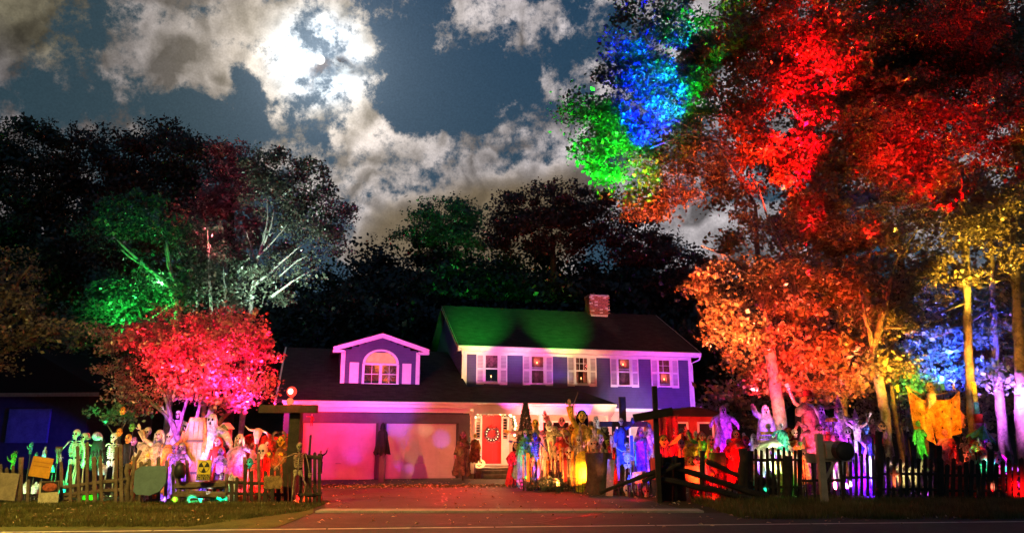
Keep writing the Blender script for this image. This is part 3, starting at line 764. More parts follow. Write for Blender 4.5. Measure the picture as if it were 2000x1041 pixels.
cb = MB(); cb.box((DX, DY+.3, 4.2), (1.5, .02, .85)); cb.build('curtain', mat('red_patterned_curtain', (.5, .22, .1), .9, .6, 9, .3), dw)
for k in range(2):   # twig stars hung inside the panes
    cx = -.33 if k == 0 else .4
    s_ = MB()
    for j in range(9):
        a = j/9*6.28+.2; s_.tube([(cx, DY+.06, 4.2), (cx+math.cos(a)*.14, DY+.07, 4.2+math.sin(a)*.17), (cx+math.cos(a+.15)*.27, DY+.06, 4.2+math.sin(a+.15)*.33)], [.012, .03, .008], 5)
    st = tag(s_.build('hanging_star', bone if k else CL['red'], None, loc=O), 'pale many-pointed star hung in right pane of arched dormer window' if k else 'dark red many-pointed star hung in left pane of arched dormer window', 'star'); st.rotation_euler.z = AL
for sx in (DX-1.1, DX+1.1):
    sh_ = MB(); sh_.box((sx, DY-.05, 4.24), (.38, .03, .86)); sh_.box((sx, DY-.07, 4.24), (.28, .014, .76)); sh_.build('shutter', white, house)
bulb(Hw(DX, DY+.17, 4.5), (1, .35, .1), 10, .05); bulb(Hw(DX+.3, DY+.17, 3.95), (1, .25, .08), 6, .05)
# low red building beyond the right end of the house
sd = thing('shed', 'low red-lit shed with two dark windows beyond the right end of the house', 'shed', P(1355, 860, 29.), .2); sd.location.z = 0
mb = MB(); mb.box((0, 1, 1.2), (2.4, 2, 2.4)); mb.build('wall', mat('shed_paint', (.42, .05, .04), .8, .2, 4), sd)
mb = MB(); mb.prism([(-1.35, 2.38), (1.35, 2.38), (1.3, 2.5), (0, 2.75), (-1.3, 2.5)], -.15, 2.2); mb.build('roof', shingle, sd)
for x in (-.55, .5):
    f = MB()
    for dx in (-.3, .3): f.box((x+dx, -.03, 1.65), (.07, .05, 1.0))
    for zz in (1.15, 2.15): f.box((x, -.03, zz), (.66, .052, .07))
    fo = f.build('window', white, sd); g = MB(); g.box((x, -.01, 1.65), (.55, .02, .95)); g.build('pane', MATS['dark_glass'], fo)
# neighbour's house at far left
nb = thing('neighbour_house', 'dark neighbouring house with a blue-lit wall panel at the far left', 'house', (P(60, 860, 40).x, 40, 0), -.1)
mb = MB(); mb.box((-1, 3, 2.0), (8, 6, 4.0)); mb.build('wall', mat('neighbour_wall', (.07, .06, .06), .8, .2, 3), nb)
mb = MB(); mb.prism([(-5.6, 3.7), (3.9, 3.9), (3.9, 4.05), (-.8, 6.4), (-5.6, 4.0)], -.6, 6.4); mb.build('roof', shingle, nb)
mb = MB(); mb.box((-.2, -.06, 2.2), (2.35, .08, 1.75)); mb.build('garage_door', mat('dull_door_paint', (.2, .2, .24), .6, .3, 2), nb)
for zz in (1.56, 1.99, 2.42, 2.85): 
    mb = MB(); mb.box((-.2, -.11, zz), (2.3, .03, .40)); mb.build('door_section', MATS['dull_door_paint'], nb)
mb = MB(); mb.box((-.8, -.62, 3.78), (9.4, .06, .2)); mb.build('fascia', mat('tan_trim', (.4, .34, .27), .7, .2), nb)

# ---------------------------------------------------------------- trees
def px2m(Y, v=700): 
    d = ray(1000, v); return Y/d[1]/F
DENS = 2.0
def crown(parent, items, size, m, seed=1, spires=(), K=3.0, name='crown', clump=.42, flat=.55):
    rs = np.random.RandomState(seed); base = np.array(parent.location); out = []
    for (u, v, ru, rv, Y, dY, dens) in items:
        c = np.array(P(u, v, Y)); s_ = px2m(Y, v); rx, rz = ru*s_, rv*s_
        n_ = int(dens*K*DENS*math.pi*rx*rz/(.36*size*size))
        nc = max(4, int(rx*rz*math.pi/(clump*clump*1.3)))
        q_ = rs.normal(0, 1, (nc, 3)); q_ /= np.linalg.norm(q_, axis=1)[:, None]
        q_ *= rs.uniform(.15, 1, (nc, 1))**.5
        cen = c+q_*np.array([rx, dY, rz])
        w_ = rs.uniform(.3, 1.6, nc); idx = rs.choice(nc, n_, p=w_/w_.sum())
        sig = clump*rs.uniform(.45, 1.1, nc)[idx][:, None]
        g_ = rs.normal(0, 1, (n_, 3)); g_ = np.clip(g_, -2.0, 2.0)
        out.append(cen[idx]+g_*sig*np.array([1, 1, flat]))
    for (u, vt, hp, Y) in spires:
        for k in range(3):
            uu = u+rs.normal(0, 7); t_ = np.array(P(uu, vt+abs(rs.normal(0, 8)), Y)); s_ = px2m(Y, vt); h = hp*s_*rs.uniform(.6, 1)
            n_ = int(h*.5/(.36*size*size)*.9)
            z = rs.uniform(0, 1, n_); lean = rs.normal(0, .15)
            x = rs.normal(0, .10+.22*z, n_)+lean*z
            out.append(np.stack([t_[0]+x*1.0, t_[1]+rs.normal(0, .3, n_), t_[2]-z*h], 1))
    return leafquads(name, np.concatenate(out)-base, size, rs, m, parent)
def tubes_px(mb, parent, lines, n_=7):
    b_ = parent.location
    for ln in lines:
        pts = [P(u, v, Y)-b_ for (u, v, r, Y) in ln]; rr = [r*px2m(Y, v) for (u, v, r, Y) in ln]
        # subdivide with a little wobble
        q_ = []; w_ = []
        rr_ = random.Random(int(ln[0][0]*7+ln[0][1]))
        for i in range(len(pts)-1):
            for k in range(4):
                t = k/4; p = pts[i].lerp(pts[i+1], t)
                j = rr[i]*.25
                q_.append(p+Vector((rr_.uniform(-j, j), rr_.uniform(-j, j), 0))); w_.append((rr[i]*(1-t)+rr[i+1]*t)*rr_.uniform(.93, 1.07))
        q_.append(pts[-1]); w_.append(rr[-1])
        mb.tube(q_, w_, n_)
def tree(name, label, base_u, Y, trunk, limbs, items, size, lm, bm=bark, seed=1, spires=(), K=3., cat='tree', group=None, clump=.42, twigs=0, flat=.55):
    t = thing(name, label, cat, (P(base_u, 850, Y).x, Y, 0), 0, group)
    mb = MB(); b_ = t.location
    if trunk:
        # carry the trunk down to the ground
        u, v, r, YY = trunk[0]; p = P(u, v, YY)
        pts = [Vector((p.x, p.y, -.1))-b_]+[P(*q_[:2], q_[3])-b_ for q_ in trunk]; rr = [trunk[0][2]*px2m(YY, v)*1.3]+[q_[2]*px2m(q_[3], q_[1]) for q_ in trunk]
        q2 = []; w2 = []; rr_ = random.Random(seed)
        for i in range(len(pts)-1):
            for k in range(5):
                tt = k/5; q2.append(pts[i].lerp(pts[i+1], tt)+Vector((rr_.uniform(-.12, .12)*rr[i], rr_.uniform(-.12, .12)*rr[i], 0))); w2.append((rr[i]*(1-tt)+rr[i+1]*tt)*rr_.uniform(.95, 1.06))
        q2.append(pts[-1]); w2.append(rr[-1]); mb.tube(q2, w2, 12); mb.build('trunk', bm, t, True)
    if limbs:
        [ (lambda lb: (tubes_px(lb, t, [l_]), lb.build('limb', bm, t, True)))(MB()) for l_ in limbs ]
    if items: crown(t, items, size, lm, seed, spires, K, clump=clump, flat=flat)
    return t
WOOD_L = 'big trees behind the left yard'
# -- dark trees on the left
tree('broadleaf_tree', 'tall black tree at the far left with spiky top against the cloud', 60, 46, [(60, 700, 12, 46), (70, 450, 9, 46)], None,
     [(40, 330, 110, 90, 46, 3, 1), (-40, 420, 120, 170, 46, 3, 1), (70, 480, 130, 120, 46, 3, 1)], .24, L_dark, barkd, 11, [(30, 225, 60, 46), (60, 222, 70, 46), (90, 225, 60, 46), (110, 245, 50, 46), (5, 230, 60, 46)], group=WOOD_L, clump=.8)
tree('broadleaf_tree', 'broad dark reddish tree with the highest spiky crown left of the moon', 260, 48, [(260, 720, 12, 48), (270, 400, 8, 48)], None,
     [(190, 330, 90, 80, 48, 3, 1), (300, 320, 90, 85, 48, 3, 1.), (390, 350, 80, 80, 48, 3, 1), (280, 440, 180, 110, 48, 3, 1), (230, 570, 200, 110, 50, 3, 1)], .24, L_dusk, barkd, 12,
     [(140, 240, 60, 48), (175, 245, 50, 48), (205, 250, 50, 48), (270, 220, 70, 48), (300, 228, 60, 48), (330, 222, 70, 48), (350, 226, 60, 48), (380, 238, 60, 48), (410, 260, 50, 48), (435, 275, 50, 48), (470, 282, 50, 48)], group=WOOD_L, clump=.8)
tree('broadleaf_tree', 'dull red tree crown catching moonlight right of the spiky dark crown', 455, 44, [(455, 720, 9, 44), (450, 400, 6, 44)], None,
     [(450, 350, 55, 65, 44, 2.5, 1.1), (430, 450, 80, 90, 44, 3, 1)], .22, L_red, barkd, 13, [(480, 275, 50, 44), (455, 285, 40, 44), (490, 290, 40, 44)], group=WOOD_L, clump=.6)
tree('green_lit_tree', 'green-lit tree with bare forked branch among dark leaves above the red maple', 300, 34, [(345, 640, 5, 34), (338, 560, 4, 34), (325, 470, 2, 34)],
     [[(300, 533, 4, 33.5), (275, 512, 3, 33.5), (250, 490, 2.4, 33.5), (228, 468, 1.2, 33.5)], [(283, 520, 2.6, 33.5), (258, 505, 2, 33.5), (236, 488, 1.2, 33.5)], [(300, 533, 4, 33.5), (330, 560, 5, 33.6), (345, 600, 6, 33.8)], [(290, 625, 2, 33.5), (318, 605, 1.6, 33.5), (345, 588, 1, 33.5)], [(345, 560, 2.4, 33.5), (328, 520, 2, 33.5), (322, 480, 1, 33.5)]],
     [(270, 595, 90, 55, 34, 2, .75), (230, 560, 60, 60, 35.5, 1.5, .5), (330, 570, 60, 60, 34.5, 1.5, .6), (260, 440, 100, 70, 36, 2, .7), (190, 620, 60, 60, 34, 2, .8)], .17, L_green, barkp, 14, K=2.4, clump=.5)
tree('birch_tree', 'tall tree with pale forked branches fanning up left of the dark hill', 520, 38, [(487, 640, 4.5, 38), (493, 560, 3.5, 38), (505, 500, 2.6, 38), (520, 440, 1.6, 38)],
     [[(493, 560, 3, 37.8), (540, 520, 2.2, 37.8), (590, 478, 1, 37.8)], [(500, 510, 2.6, 37.8), (515, 470, 2, 37.8), (523, 425, 1.6, 37.8), (522, 380, .9, 37.8)], [(505, 500, 2.2, 37.8), (535, 470, 1.6, 37.8), (560, 440, .9, 37.8)], [(515, 480, 2, 37.8), (530, 440, 1.5, 37.8), (535, 410, .9, 37.8)], [(530, 580, 3, 37.8), (570, 550, 2.2, 37.8), (605, 530, 1, 37.8)], [(545, 540, 2, 37.8), (580, 510, 1.5, 37.8), (600, 500, .9, 37.8)], [(500, 520, 2, 37.8), (490, 480, 1.4, 37.8), (480, 450, .9, 37.8)]],
     [(560, 370, 75, 65, 39, 2.2, .9), (610, 430, 70, 55, 39, 2.2, .85), (520, 330, 45, 45, 39, 2, .8), (540, 470, 70, 55, 39, 2, .45), (500, 560, 70, 45, 38.5, 2, .5), (640, 470, 40, 30, 39, 2, .7), (570, 530, 60, 30, 38.6, 1.6, .5)], .19, L_pale, barkp, 15,
     [(510, 290, 60, 39), (535, 305, 50, 39), (575, 330, 50, 39), (605, 345, 50, 39), (628, 318, 60, 39), (640, 350, 50, 39), (665, 405, 40, 39), (685, 410, 30, 39)], K=2.5, clump=.5)
tree('birch_tree', 'slim pale-trunked tree standing just left of the forked birch', 415, 37, [(414, 630, 3.5, 37), (410, 560, 3, 37), (408, 500, 2, 37), (405, 440, 1.2, 37)],
     [[(383, 600, 2.2, 37), (385, 570, 2, 37), (380, 520, 1, 37)], [(437, 640, 2.4, 37.3), (440, 590, 2, 37.3), (436, 520, 1, 37.3)]],
     [(420, 530, 60, 60, 38, 2, .5), (390, 470, 60, 60, 38.5, 2, .7), (450, 590, 45, 25, 37.6, 1.5, .5)], .18, L_pale, barkp, 16, K=2.3, clump=.5)
tree('maple_tree', 'yellowing maple leaning in from the far left edge', -60, 22, [(-30, 850, 14, 22), (-20, 600, 10, 22)], [[(-20, 640, 6, 22), (30, 560, 4, 21.8), (60, 520, 2, 21.6)], [(-20, 700, 6, 22), (60, 660, 3, 21.8), (110, 640, 1.5, 21.6)]],
     [(20, 550, 60, 65, 22, 1.3, .8), (40, 640, 95, 50, 22, 1.4, .7), (0, 690, 90, 30, 22, 1.3, .8), (110, 640, 40, 22, 21.8, 1, .7)], .12, L_mix, bark, 17, K=2., clump=.3)
# small red maple in the left yard
mt = tree('red_maple', 'small spreading red-lit maple with purple forked trunks in the left yard', 365, 22.5, [(362, 900, 12, 22.5), (362, 880, 10, 22.5)],
     [[(360, 900, 8, 22.5), (345, 850, 6.5, 22.4), (333, 820, 5, 22.4), (325, 780, 3.5, 22.4), (300, 730, 2, 22.4)], [(365, 895, 8, 22.5), (385, 850, 6, 22.3), (405, 815, 5, 22.2), (430, 780, 3, 22.1), (460, 740, 1.6, 22)],
      [(368, 890, 6, 22.5), (400, 860, 5, 22.3), (435, 815, 4, 22.1), (470, 790, 2.4, 22), (500, 770, 1.3, 21.9)], [(365, 870, 6, 22.4), (378, 830, 4.5, 22.3), (390, 790, 3.5, 22.3), (395, 740, 2, 22.3), (390, 690, 1.3, 22.3)],
      [(345, 850, 4, 22.4), (360, 800, 3, 22.4), (372, 760, 2.2, 22.3), (370, 700, 1.2, 22.4)], [(333, 820, 3, 22.4), (290, 780, 2.2, 22.4), (250, 750, 1.2, 22.4)], [(405, 815, 3, 22.2), (420, 760, 2.2, 22), (440, 700, 1.2, 22)]],
     [(360, 660, 110, 55, 22.8, 1.5, 1.2), (270, 690, 80, 70, 22.8, 1.5, 1.1), (470, 690, 62, 62, 22, 1.2, 1.15), (470, 765, 62, 40, 21.8, 1., 1.1), (390, 730, 80, 60, 22.4, 1.3, .7), (440, 650, 60, 40, 22, 1.2, .9), (280, 770, 60, 40, 22.6, 1.2, .4), (525, 740, 14, 30, 21.8, .5, .6)], .11, L_red, bark, 21, K=2.3, clump=.28)
tree('green_shrub', 'low green-lit shrub left of the red maple', 225, 22.2, [(228, 880, 2.5, 22.2), (228, 850, 2, 22.2)], [[(228, 860, 1.6, 22.2), (205, 820, 1, 22.1)], [(228, 860, 1.6, 22.2), (250, 815, 1, 22.1)]],
     [(225, 805, 46, 24, 22.2, .7, .9), (250, 825, 30, 16, 22, .6, .9)], .15, L_green, bark, 22, K=1.7, clump=.2, cat='shrub')
# small tree just left of the garage (dark, bare)
# -- trees behind the house
tree('broadleaf_tree', 'round green tree crown rising above the dark hill behind the house', 880, 66, [(880, 620, 8, 66), (880, 460, 5, 66)], None,
     [(860, 440, 58, 45, 66, 3, 1), (905, 430, 45, 38, 66, 3, .9), (800, 465, 28, 14, 66, 2, .8), (880, 480, 75, 30, 66, 3, 1)], .3, L_green, barkd, 31, [(832, 392, 60, 66), (850, 388, 40, 66), (890, 385, 60, 66), (915, 385, 50, 66), (940, 395, 50, 66), (785, 445, 30, 66)], clump=.7)
tree('broadleaf_tree', 'dark reddish trees with ragged tops right of the round green crown', 1080, 62, [(1080, 620, 8, 62), (1080, 460, 5, 62)], None,
     [(1010, 420, 55, 45, 62, 3, 1), (1090, 400, 60, 50, 62, 3, 1), (1160, 420, 50, 55, 62, 3, 1.), (1060, 460, 110, 45, 62, 3, 1), (1250, 470, 90, 50, 62, 3, 1.1), (1320, 520, 60, 50, 60, 3, 1), (980, 455, 40, 30, 62, 3, .9)], .28, L_dusk, barkd, 32, [(985, 375, 50, 62), (1010, 365, 50, 62), (1045, 352, 50, 62), (1095, 340, 60, 62), (1120, 345, 50, 62), (1150, 365, 50, 62), (1180, 372, 40, 62)], clump=.7)
# dark wooded hill
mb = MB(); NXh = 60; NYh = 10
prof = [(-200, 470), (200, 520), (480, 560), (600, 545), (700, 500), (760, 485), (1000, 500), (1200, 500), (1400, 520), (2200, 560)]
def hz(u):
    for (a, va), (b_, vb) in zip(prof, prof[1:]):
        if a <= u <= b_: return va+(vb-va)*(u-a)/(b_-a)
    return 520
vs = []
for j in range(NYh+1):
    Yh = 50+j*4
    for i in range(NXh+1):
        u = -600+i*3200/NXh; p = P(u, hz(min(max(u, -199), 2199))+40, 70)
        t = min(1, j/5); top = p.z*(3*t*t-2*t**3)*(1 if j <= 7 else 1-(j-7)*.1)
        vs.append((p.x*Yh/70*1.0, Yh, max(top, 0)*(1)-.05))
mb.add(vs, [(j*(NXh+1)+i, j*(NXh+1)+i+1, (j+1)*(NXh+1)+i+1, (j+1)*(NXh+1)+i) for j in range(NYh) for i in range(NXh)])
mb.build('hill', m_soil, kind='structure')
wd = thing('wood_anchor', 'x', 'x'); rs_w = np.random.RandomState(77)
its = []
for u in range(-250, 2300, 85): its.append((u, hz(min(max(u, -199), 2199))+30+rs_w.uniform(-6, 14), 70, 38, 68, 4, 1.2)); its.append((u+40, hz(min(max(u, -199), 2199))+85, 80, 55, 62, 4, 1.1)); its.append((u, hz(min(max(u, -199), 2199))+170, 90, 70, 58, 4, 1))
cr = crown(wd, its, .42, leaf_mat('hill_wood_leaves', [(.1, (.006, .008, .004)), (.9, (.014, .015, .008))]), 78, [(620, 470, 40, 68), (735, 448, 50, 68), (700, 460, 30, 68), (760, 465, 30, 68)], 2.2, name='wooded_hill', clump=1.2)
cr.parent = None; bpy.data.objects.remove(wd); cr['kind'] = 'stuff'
# -- the big trees on the right
RG = 'tall autumn trees over the right yard'
tree('oak_tree', 'big tree with thick red-lit trunk, its crown lit blue and green at top left', 1525, 24, [(1528, 870, 13, 23.4), (1515, 760, 12, 23.6), (1498, 660, 10, 23.8), (1488, 600, 8, 24), (1482, 540, 6, 24.5), (1475, 400, 3, 26)],
     [[(1488, 560, 4, 24), (1420, 500, 2.5, 23.5), (1370, 480, 1.2, 23)], [(1475, 400, 3, 26), (1400, 280, 2.4, 24.6), (1340, 262, 1.8, 24.0), (1270, 290, 1, 23.4)], [(1400, 280, 2, 24.6), (1330, 240, 1.6, 24), (1270, 215, 1, 23.6)], [(1470, 300, 2, 26), (1400, 225, 1.6, 24.5), (1330, 220, .8, 23.8)], [(1470, 300, 2, 26), (1350, 100, 1.4, 24.8), (1260, 60, .8, 24.2)]],
     [(1290, 210, 105, 85, 24.5, 1.8, 1.4), (1200, 270, 75, 60, 24.3, 1.6, 1.4), (1160, 235, 60, 50, 24.4, 1.4, 1.1), (1230, 130, 70, 60, 24.8, 1.6, 1.2), (1330, 110, 100, 80, 25, 1.8, 1.3), (1190, 330, 55, 35, 24, 1.3, .85), (1290, 20, 90, 50, 25.5, 1.6, .6), (1240, -20, 50, 40, 25.5, 1.6, .6), (1210, 80, 35, 20, 24.4, 1, .35),
      (1110, 230, 22, 30, 24.4, .8, .35)], .15, L_green, bark, 41, K=2.1, group=RG, clump=.34)
tree('maple_tree', 'tall maple with orange and brown leaves hanging between house and red trunk', 1570, 25, [(1572, 880, 6, 25), (1568, 760, 6, 25), (1560, 640, 5, 25), (1545, 500, 4, 25)],
     [[(1560, 640, 3, 25), (1620, 560, 2, 24.5), (1660, 500, 1, 24)], [(1550, 520, 3, 25), (1500, 430, 2, 24.5), (1480, 360, 1, 24.5)]],
     [(1290, 360, 85, 60, 25, 1.5, .8), (1350, 300, 80, 60, 25.4, 1.5, .9), (1250, 400, 60, 35, 24.8, 1.3, .6), (1330, 400, 50, 30, 25, 1.3, .3), (1450, 330, 80, 90, 26, 1.8, 1.), (1440, 450, 60, 50, 25.4, 1.5, .85), (1420, 560, 70, 60, 24, 1.5, 1.), (1440, 660, 65, 60, 23.6, 1.3, .95), (1390, 540, 40, 50, 23.8, 1, .7),
      (1450, 740, 40, 36, 23.4, 1.1, .75), (1530, 560, 70, 80, 24.6, 1.5, 1.0), (1540, 680, 40, 60, 24.4, 1.3, .75), (1400, 610, 40, 40, 23.4, 1, .7), (1420, 760, 25, 20, 23.2, 1, .4)], .15, L_aut, bark, 42, K=2.2, group=RG, clump=.32)
tree('maple_tree', 'tall maple behind with its high leaves lit bright red', 1645, 26, [(1650, 880, 8, 26), (1645, 760, 8, 26), (1640, 600, 6, 26.5), (1630, 400, 3, 27)],
     [[(1640, 500, 3, 26), (1700, 420, 2, 25.5), (1740, 380, 1, 25)], [(1625, 300, 3, 26), (1560, 230, 2, 25.5), (1520, 180, 1, 25)]],
     [(1600, 130, 80, 110, 26, 1.8, 1.), (1560, 30, 110, 60, 26.5, 1.8, .95), (1450, 60, 90, 80, 26.5, 1.8, .9), (1470, 190, 80, 60, 26.2, 1.8, .9), (1590, 370, 70, 50, 25, 1.5, 1.), (1570, 310, 50, 40, 25, 1.3, .9), (1640, 280, 90, 90, 26, 1.8, 1), (1640, 450, 90, 70, 25.5, 1.6, .95), (1560, 430, 50, 30, 25, 1.2, .8), (1640, 560, 80, 60, 25, 1.5, .95), (1600, 680, 70, 60, 24.4, 1.4, 1.), (1560, 745, 70, 26, 24.2, 1.1, .9), (1660, 740, 60, 36, 24.2, 1.2, .9), (1620, 765, 50, 20, 24.2, 1., .7)], .15, L_aut, bark, 43, K=2.2, group=RG, clump=.34)
tree('oak_tree', 'leaning tree with orange-lit trunk beside the winged orange figure', 1722, 23, [(1738, 900, 9, 22.6), (1728, 800, 9, 22.7), (1715, 740, 9, 22.8), (1705, 680, 7, 23), (1730, 600, 6, 23.2), (1745, 520, 5, 23.4)],
     [[(1705, 680, 5, 23), (1690, 620, 3.5, 23), (1680, 560, 2, 23)], [(1745, 520, 3, 23.4), (1790, 450, 2, 23), (1850, 420, 1, 22.6)], [(1730, 640, 2.4, 22.8), (1800, 640, 2, 22.4), (1850, 618, 1, 22.2)]],
     [(1760, 270, 150, 130, 27, 2, 1.3), (1720, 110, 140, 140, 28, 2, 1.3), (1870, 90, 180, 130, 28.5, 2, 1.3), (1760, 430, 70, 60, 24, 1.4, .85), (1700, 620, 50, 50, 23.4, 1.3, .8), (1690, 720, 40, 40, 23.2, 1.1, .8), (1740, 580, 50, 40, 23.2, 1.2, .7), (1790, 600, 60, 20, 22.6, .8, .6), (1770, 640, 40, 20, 22.6, .8, .5), (1745, 700, 40, 30, 23, 1., .6)], .14, L_mix, bark, 44, K=2.2, group=RG, clump=.36)
tree('tall_tree', 'tall straight tree with orange-lit near trunk and gold leaf sprays', 1895, 22, [(1902, 880, 9, 22), (1896, 780, 8, 22), (1890, 640, 7.5, 22), (1886, 500, 7, 22), (1882, 440, 5, 22.4), (1880, 330, 2.4, 23.5)],
     [[(1884, 520, 3, 22), (1830, 500, 2, 21.7), (1770, 515, 1, 21.4)], [(1884, 470, 3, 22), (1930, 420, 2, 21.7), (1980, 400, 1, 21.4)], [(1890, 590, 2.4, 22), (1840, 610, 1.8, 21.8), (1790, 635, .9, 21.6)]],
     [(1800, 520, 55, 22, 21.6, .8, .75), (1900, 440, 60, 34, 21.8, 1, .85), (1960, 400, 60, 50, 21.8, 1, .85), (1960, 500, 50, 30, 21.8, 1, .8), (1860, 470, 50, 26, 21.8, 1, .7), (1870, 545, 50, 18, 21.6, .8, .6), (1930, 350, 50, 24, 22, 1, .5), (1960, 240, 90, 90, 24, 1.6, 1), (1900, 30, 100, 60, 25, 1.6, .9), (1800, 420, 60, 20, 22, .8, .4)], .115, L_mix, bark, 45, K=1.9, group=RG, clump=.28)
tree('slim_tree', 'slim tree right of the tall orange-lit trunk, leaves lit blue', 1950, 24, [(1962, 880, 9, 24), (1952, 780, 9, 24), (1945, 700, 7, 24), (1938, 560, 6, 24), (1935, 450, 4, 24)], [[(1940, 600, 2, 24), (1880, 640, 1.4, 23.6), (1820, 660, .8, 23.2)]],
     [(1850, 660, 80, 45, 24.5, 1.5, .85), (1840, 720, 80, 34, 24.3, 1.4, .85), (1930, 740, 60, 30, 24, 1.3, .75), (1850, 590, 90, 40, 25, 1.6, .8), (1950, 620, 50, 60, 25, 1.5, .7), (1780, 740, 40, 30, 24, 1, .7), (1830, 760, 60, 20, 23.8, .8, .6)], .15, L_green, bark, 46, K=2.1, group=RG, clump=.3)
tree('slim_tree', 'purple-lit tree trunk at the right edge of the photograph', 1998, 23, [(2002, 900, 13, 23), (1996, 800, 12, 23), (1992, 700, 10, 23), (1985, 550, 8, 23), (1980, 400, 6, 23)], None,
     [(1985, 590, 40, 50, 23.8, 1.2, .7), (1990, 700, 30, 40, 23.6, 1, .6), (2050, 500, 60, 200, 24, 1.5, 1), (1990, 560, 40, 30, 23.5, 1, .6)], .15, L_mix, bark, 47, K=2., group=RG, clump=.3)
tree('slim_tree', 'slim shadowed tree trunk between the winged figure and the forked trunks', 1740, 24.5, [(1762, 890, 4, 24.5), (1750, 820, 4, 24.5), (1742, 760, 4, 24.5), (1738, 700, 3, 24.5)], None, [(1760, 780, 26, 30, 24.8, .8, .45), (1775, 830, 18, 26, 24.8, .8, .3)], .12, L_green, bark, 48, K=1.7, group=RG, clump=.25)
# dark mass of further trees behind, closing the gaps
for i, (u, Y, lab) in enumerate([(1560, 40, 'dim tree filling the gap behind the thick red trunk'), (1760, 42, 'dim tree mass behind the winged orange figure'), (1960, 40, 'dim tree mass behind the purple trunks at the right edge')]):
    tree('background_tree', lab, u, Y, [(u, 840, 8, Y), (u, 500, 6, Y)], None,
     [(u, 20, 130, 110, Y, 2.5, 1.1), (u, 180, 130, 130, Y, 2.5, 1.1), (u+20, 380, 130, 120, Y, 2.5, 1.1), (u-20, 600, 130, 130, Y, 2.5, .9), (u, 800, 110, 60, Y, 2, .8)] if i else [(1600, 520, 110, 130, Y, 2.5, 1), (1590, 720, 110, 90, Y, 2.5, .8), (1500, 720, 70, 60, Y, 2.5, .6), (1430, 800, 80, 40, Y, 2, .8), (1600, 120, 120, 140, Y, 2.5, 1.2), (1480, 110, 90, 120, Y, 2.5, 1.2), (1500, 290, 80, 60, Y, 2.5, 1.1), (1600, 330, 80, 100, Y, 2.5, 1.2), (1560, 440, 70, 50, Y, 2.5, 1), (1370, 130, 50, 90, Y, 2, 1)], .26, L_mix, barkd, 50+i, K=2., group='dim trees behind the right yard', clump=.7)
cn = thing('conifer_shrub', 'dark cone-shaped evergreen in front of the porch right of the door', 'shrub', G(1027, 948))
zt = P(1027, 786, cn.location.y).z
rs = np.random.RandomState(9); k = 9000; z = rs.uniform(0, 1, k)**1.25; a = rs.uniform(0, 6.28, k); r = (.46*(1-z)**.8+.05)*rs.uniform(.6, 1.05, k)*np.minimum(1, z*6+.5)
leafquads('foliage', np.stack([r*np.cos(a), r*np.sin(a), .1+z*(zt-.1)], 1), .07, rs, L_dark, cn)
mb = MB(); mb.tube([(0, 0, 0), (0, 0, zt*.8)], [.05, .02], 6); mb.build('stem', barkd, cn)
# low shrubs in front of the centre display and by the right fence
for i, (u, v, w_, lab) in enumerate([(1035, 950, 26, 'small round green shrub at the left foot of the central display'), (1070, 952, 20, 'small green shrub right of the first one in the central bed'), (1092, 955, 12, 'tiny bright green plant at the right end of the central bed')]):
    p = G(u, v+8); t = thing('low_shrub', lab, 'shrub', p, 0, 'shrubs in the central bed'); s_ = px2m(p.y, 950)
    rs = np.random.RandomState(60+i); k = 500; q_ = rs.normal(0, 1, (k, 3)); q_ /= np.linalg.norm(q_, axis=1)[:, None]; q_ *= rs.uniform(.4, 1, (k, 1))
    leafquads('foliage', q_*np.array([w_*s_, w_*s_*.7, .22])+np.array([0, 0, .24]), .07, rs, L_green, t)
    mb = MB(); mb.tube([(0, 0, 0), (0, 0, .2)], .012, 5); mb.build('stem', barkd, t)

# ---------------------------------------------------------------- the coloured light on trees and house
GAIN = 2.6; KN = .5
def T(u, v, Y): return P(u, v, Y)
# left trees
spot(gp(-14.0, 26), T(270, 590, 34), GREEN, 9000, 34, .9)
spot(gp(-13.0, 27), T(330, 420, 40), (.3, 1, .4), 2200, 50, 1)
spot(gp(-12.0, 30), T(550, 490, 39), (.6, 1, .75), 5500, 46, .9)
spot(gp(-12.5, 30), T(420, 540, 38), (.6, 1, .75), 1400, 36, .9)
spot(gp(-12.0, 27), T(460, 350, 44), (1, .15, .2), 2000, 34, 1)
spot(gp(-12.0, 27), T(300, 330, 48), (1, .25, .15), 900, 50, 1)
# red maple
KN = .85
spot(gp(-8.6, 19.9, 2.2), T(475, 700, 22), (1, .01, .1), 6500, 54, .8)
spot(gp(-9.0, 19.6, 2.2), T(400, 690, 22.4), (1, .01, .06), 3600, 56, .9)
spot(gp(-7.4, 20.5, 2.2), T(480, 770, 22), (1, .02, .2), 2600, 50, .9)
spot(gp(-9.6, 20.6, 2.2), T(370, 820, 22.4), PURP, 500, 60, .9)
spot(gp(-9.2, 20.2, 2.2), T(390, 830, 22.4), (.8, .12, .9), 200, 60, .9)
spot(gp(-9.9, 20.4, 2.2), T(385, 740, 22.4), (1, .75, .7), 120, 40, .9)
spot(gp(-10.3, 20, 2.2), T(340, 660, 22.8), (1, .02, .05), 1800, 60, 1)
spot(gp(-11.6, 20.5, .3), T(225, 810, 22.2), GREEN, 350, 60, .9)
# green crown behind the house
KN = .5
spot(gp(-3, 44, 5), T(860, 430, 66), GREEN, 2600, 26, .8)
spot(gp(3, 46, 5), T(1090, 420, 62), (1, .2, .1), 500, 60, .9)
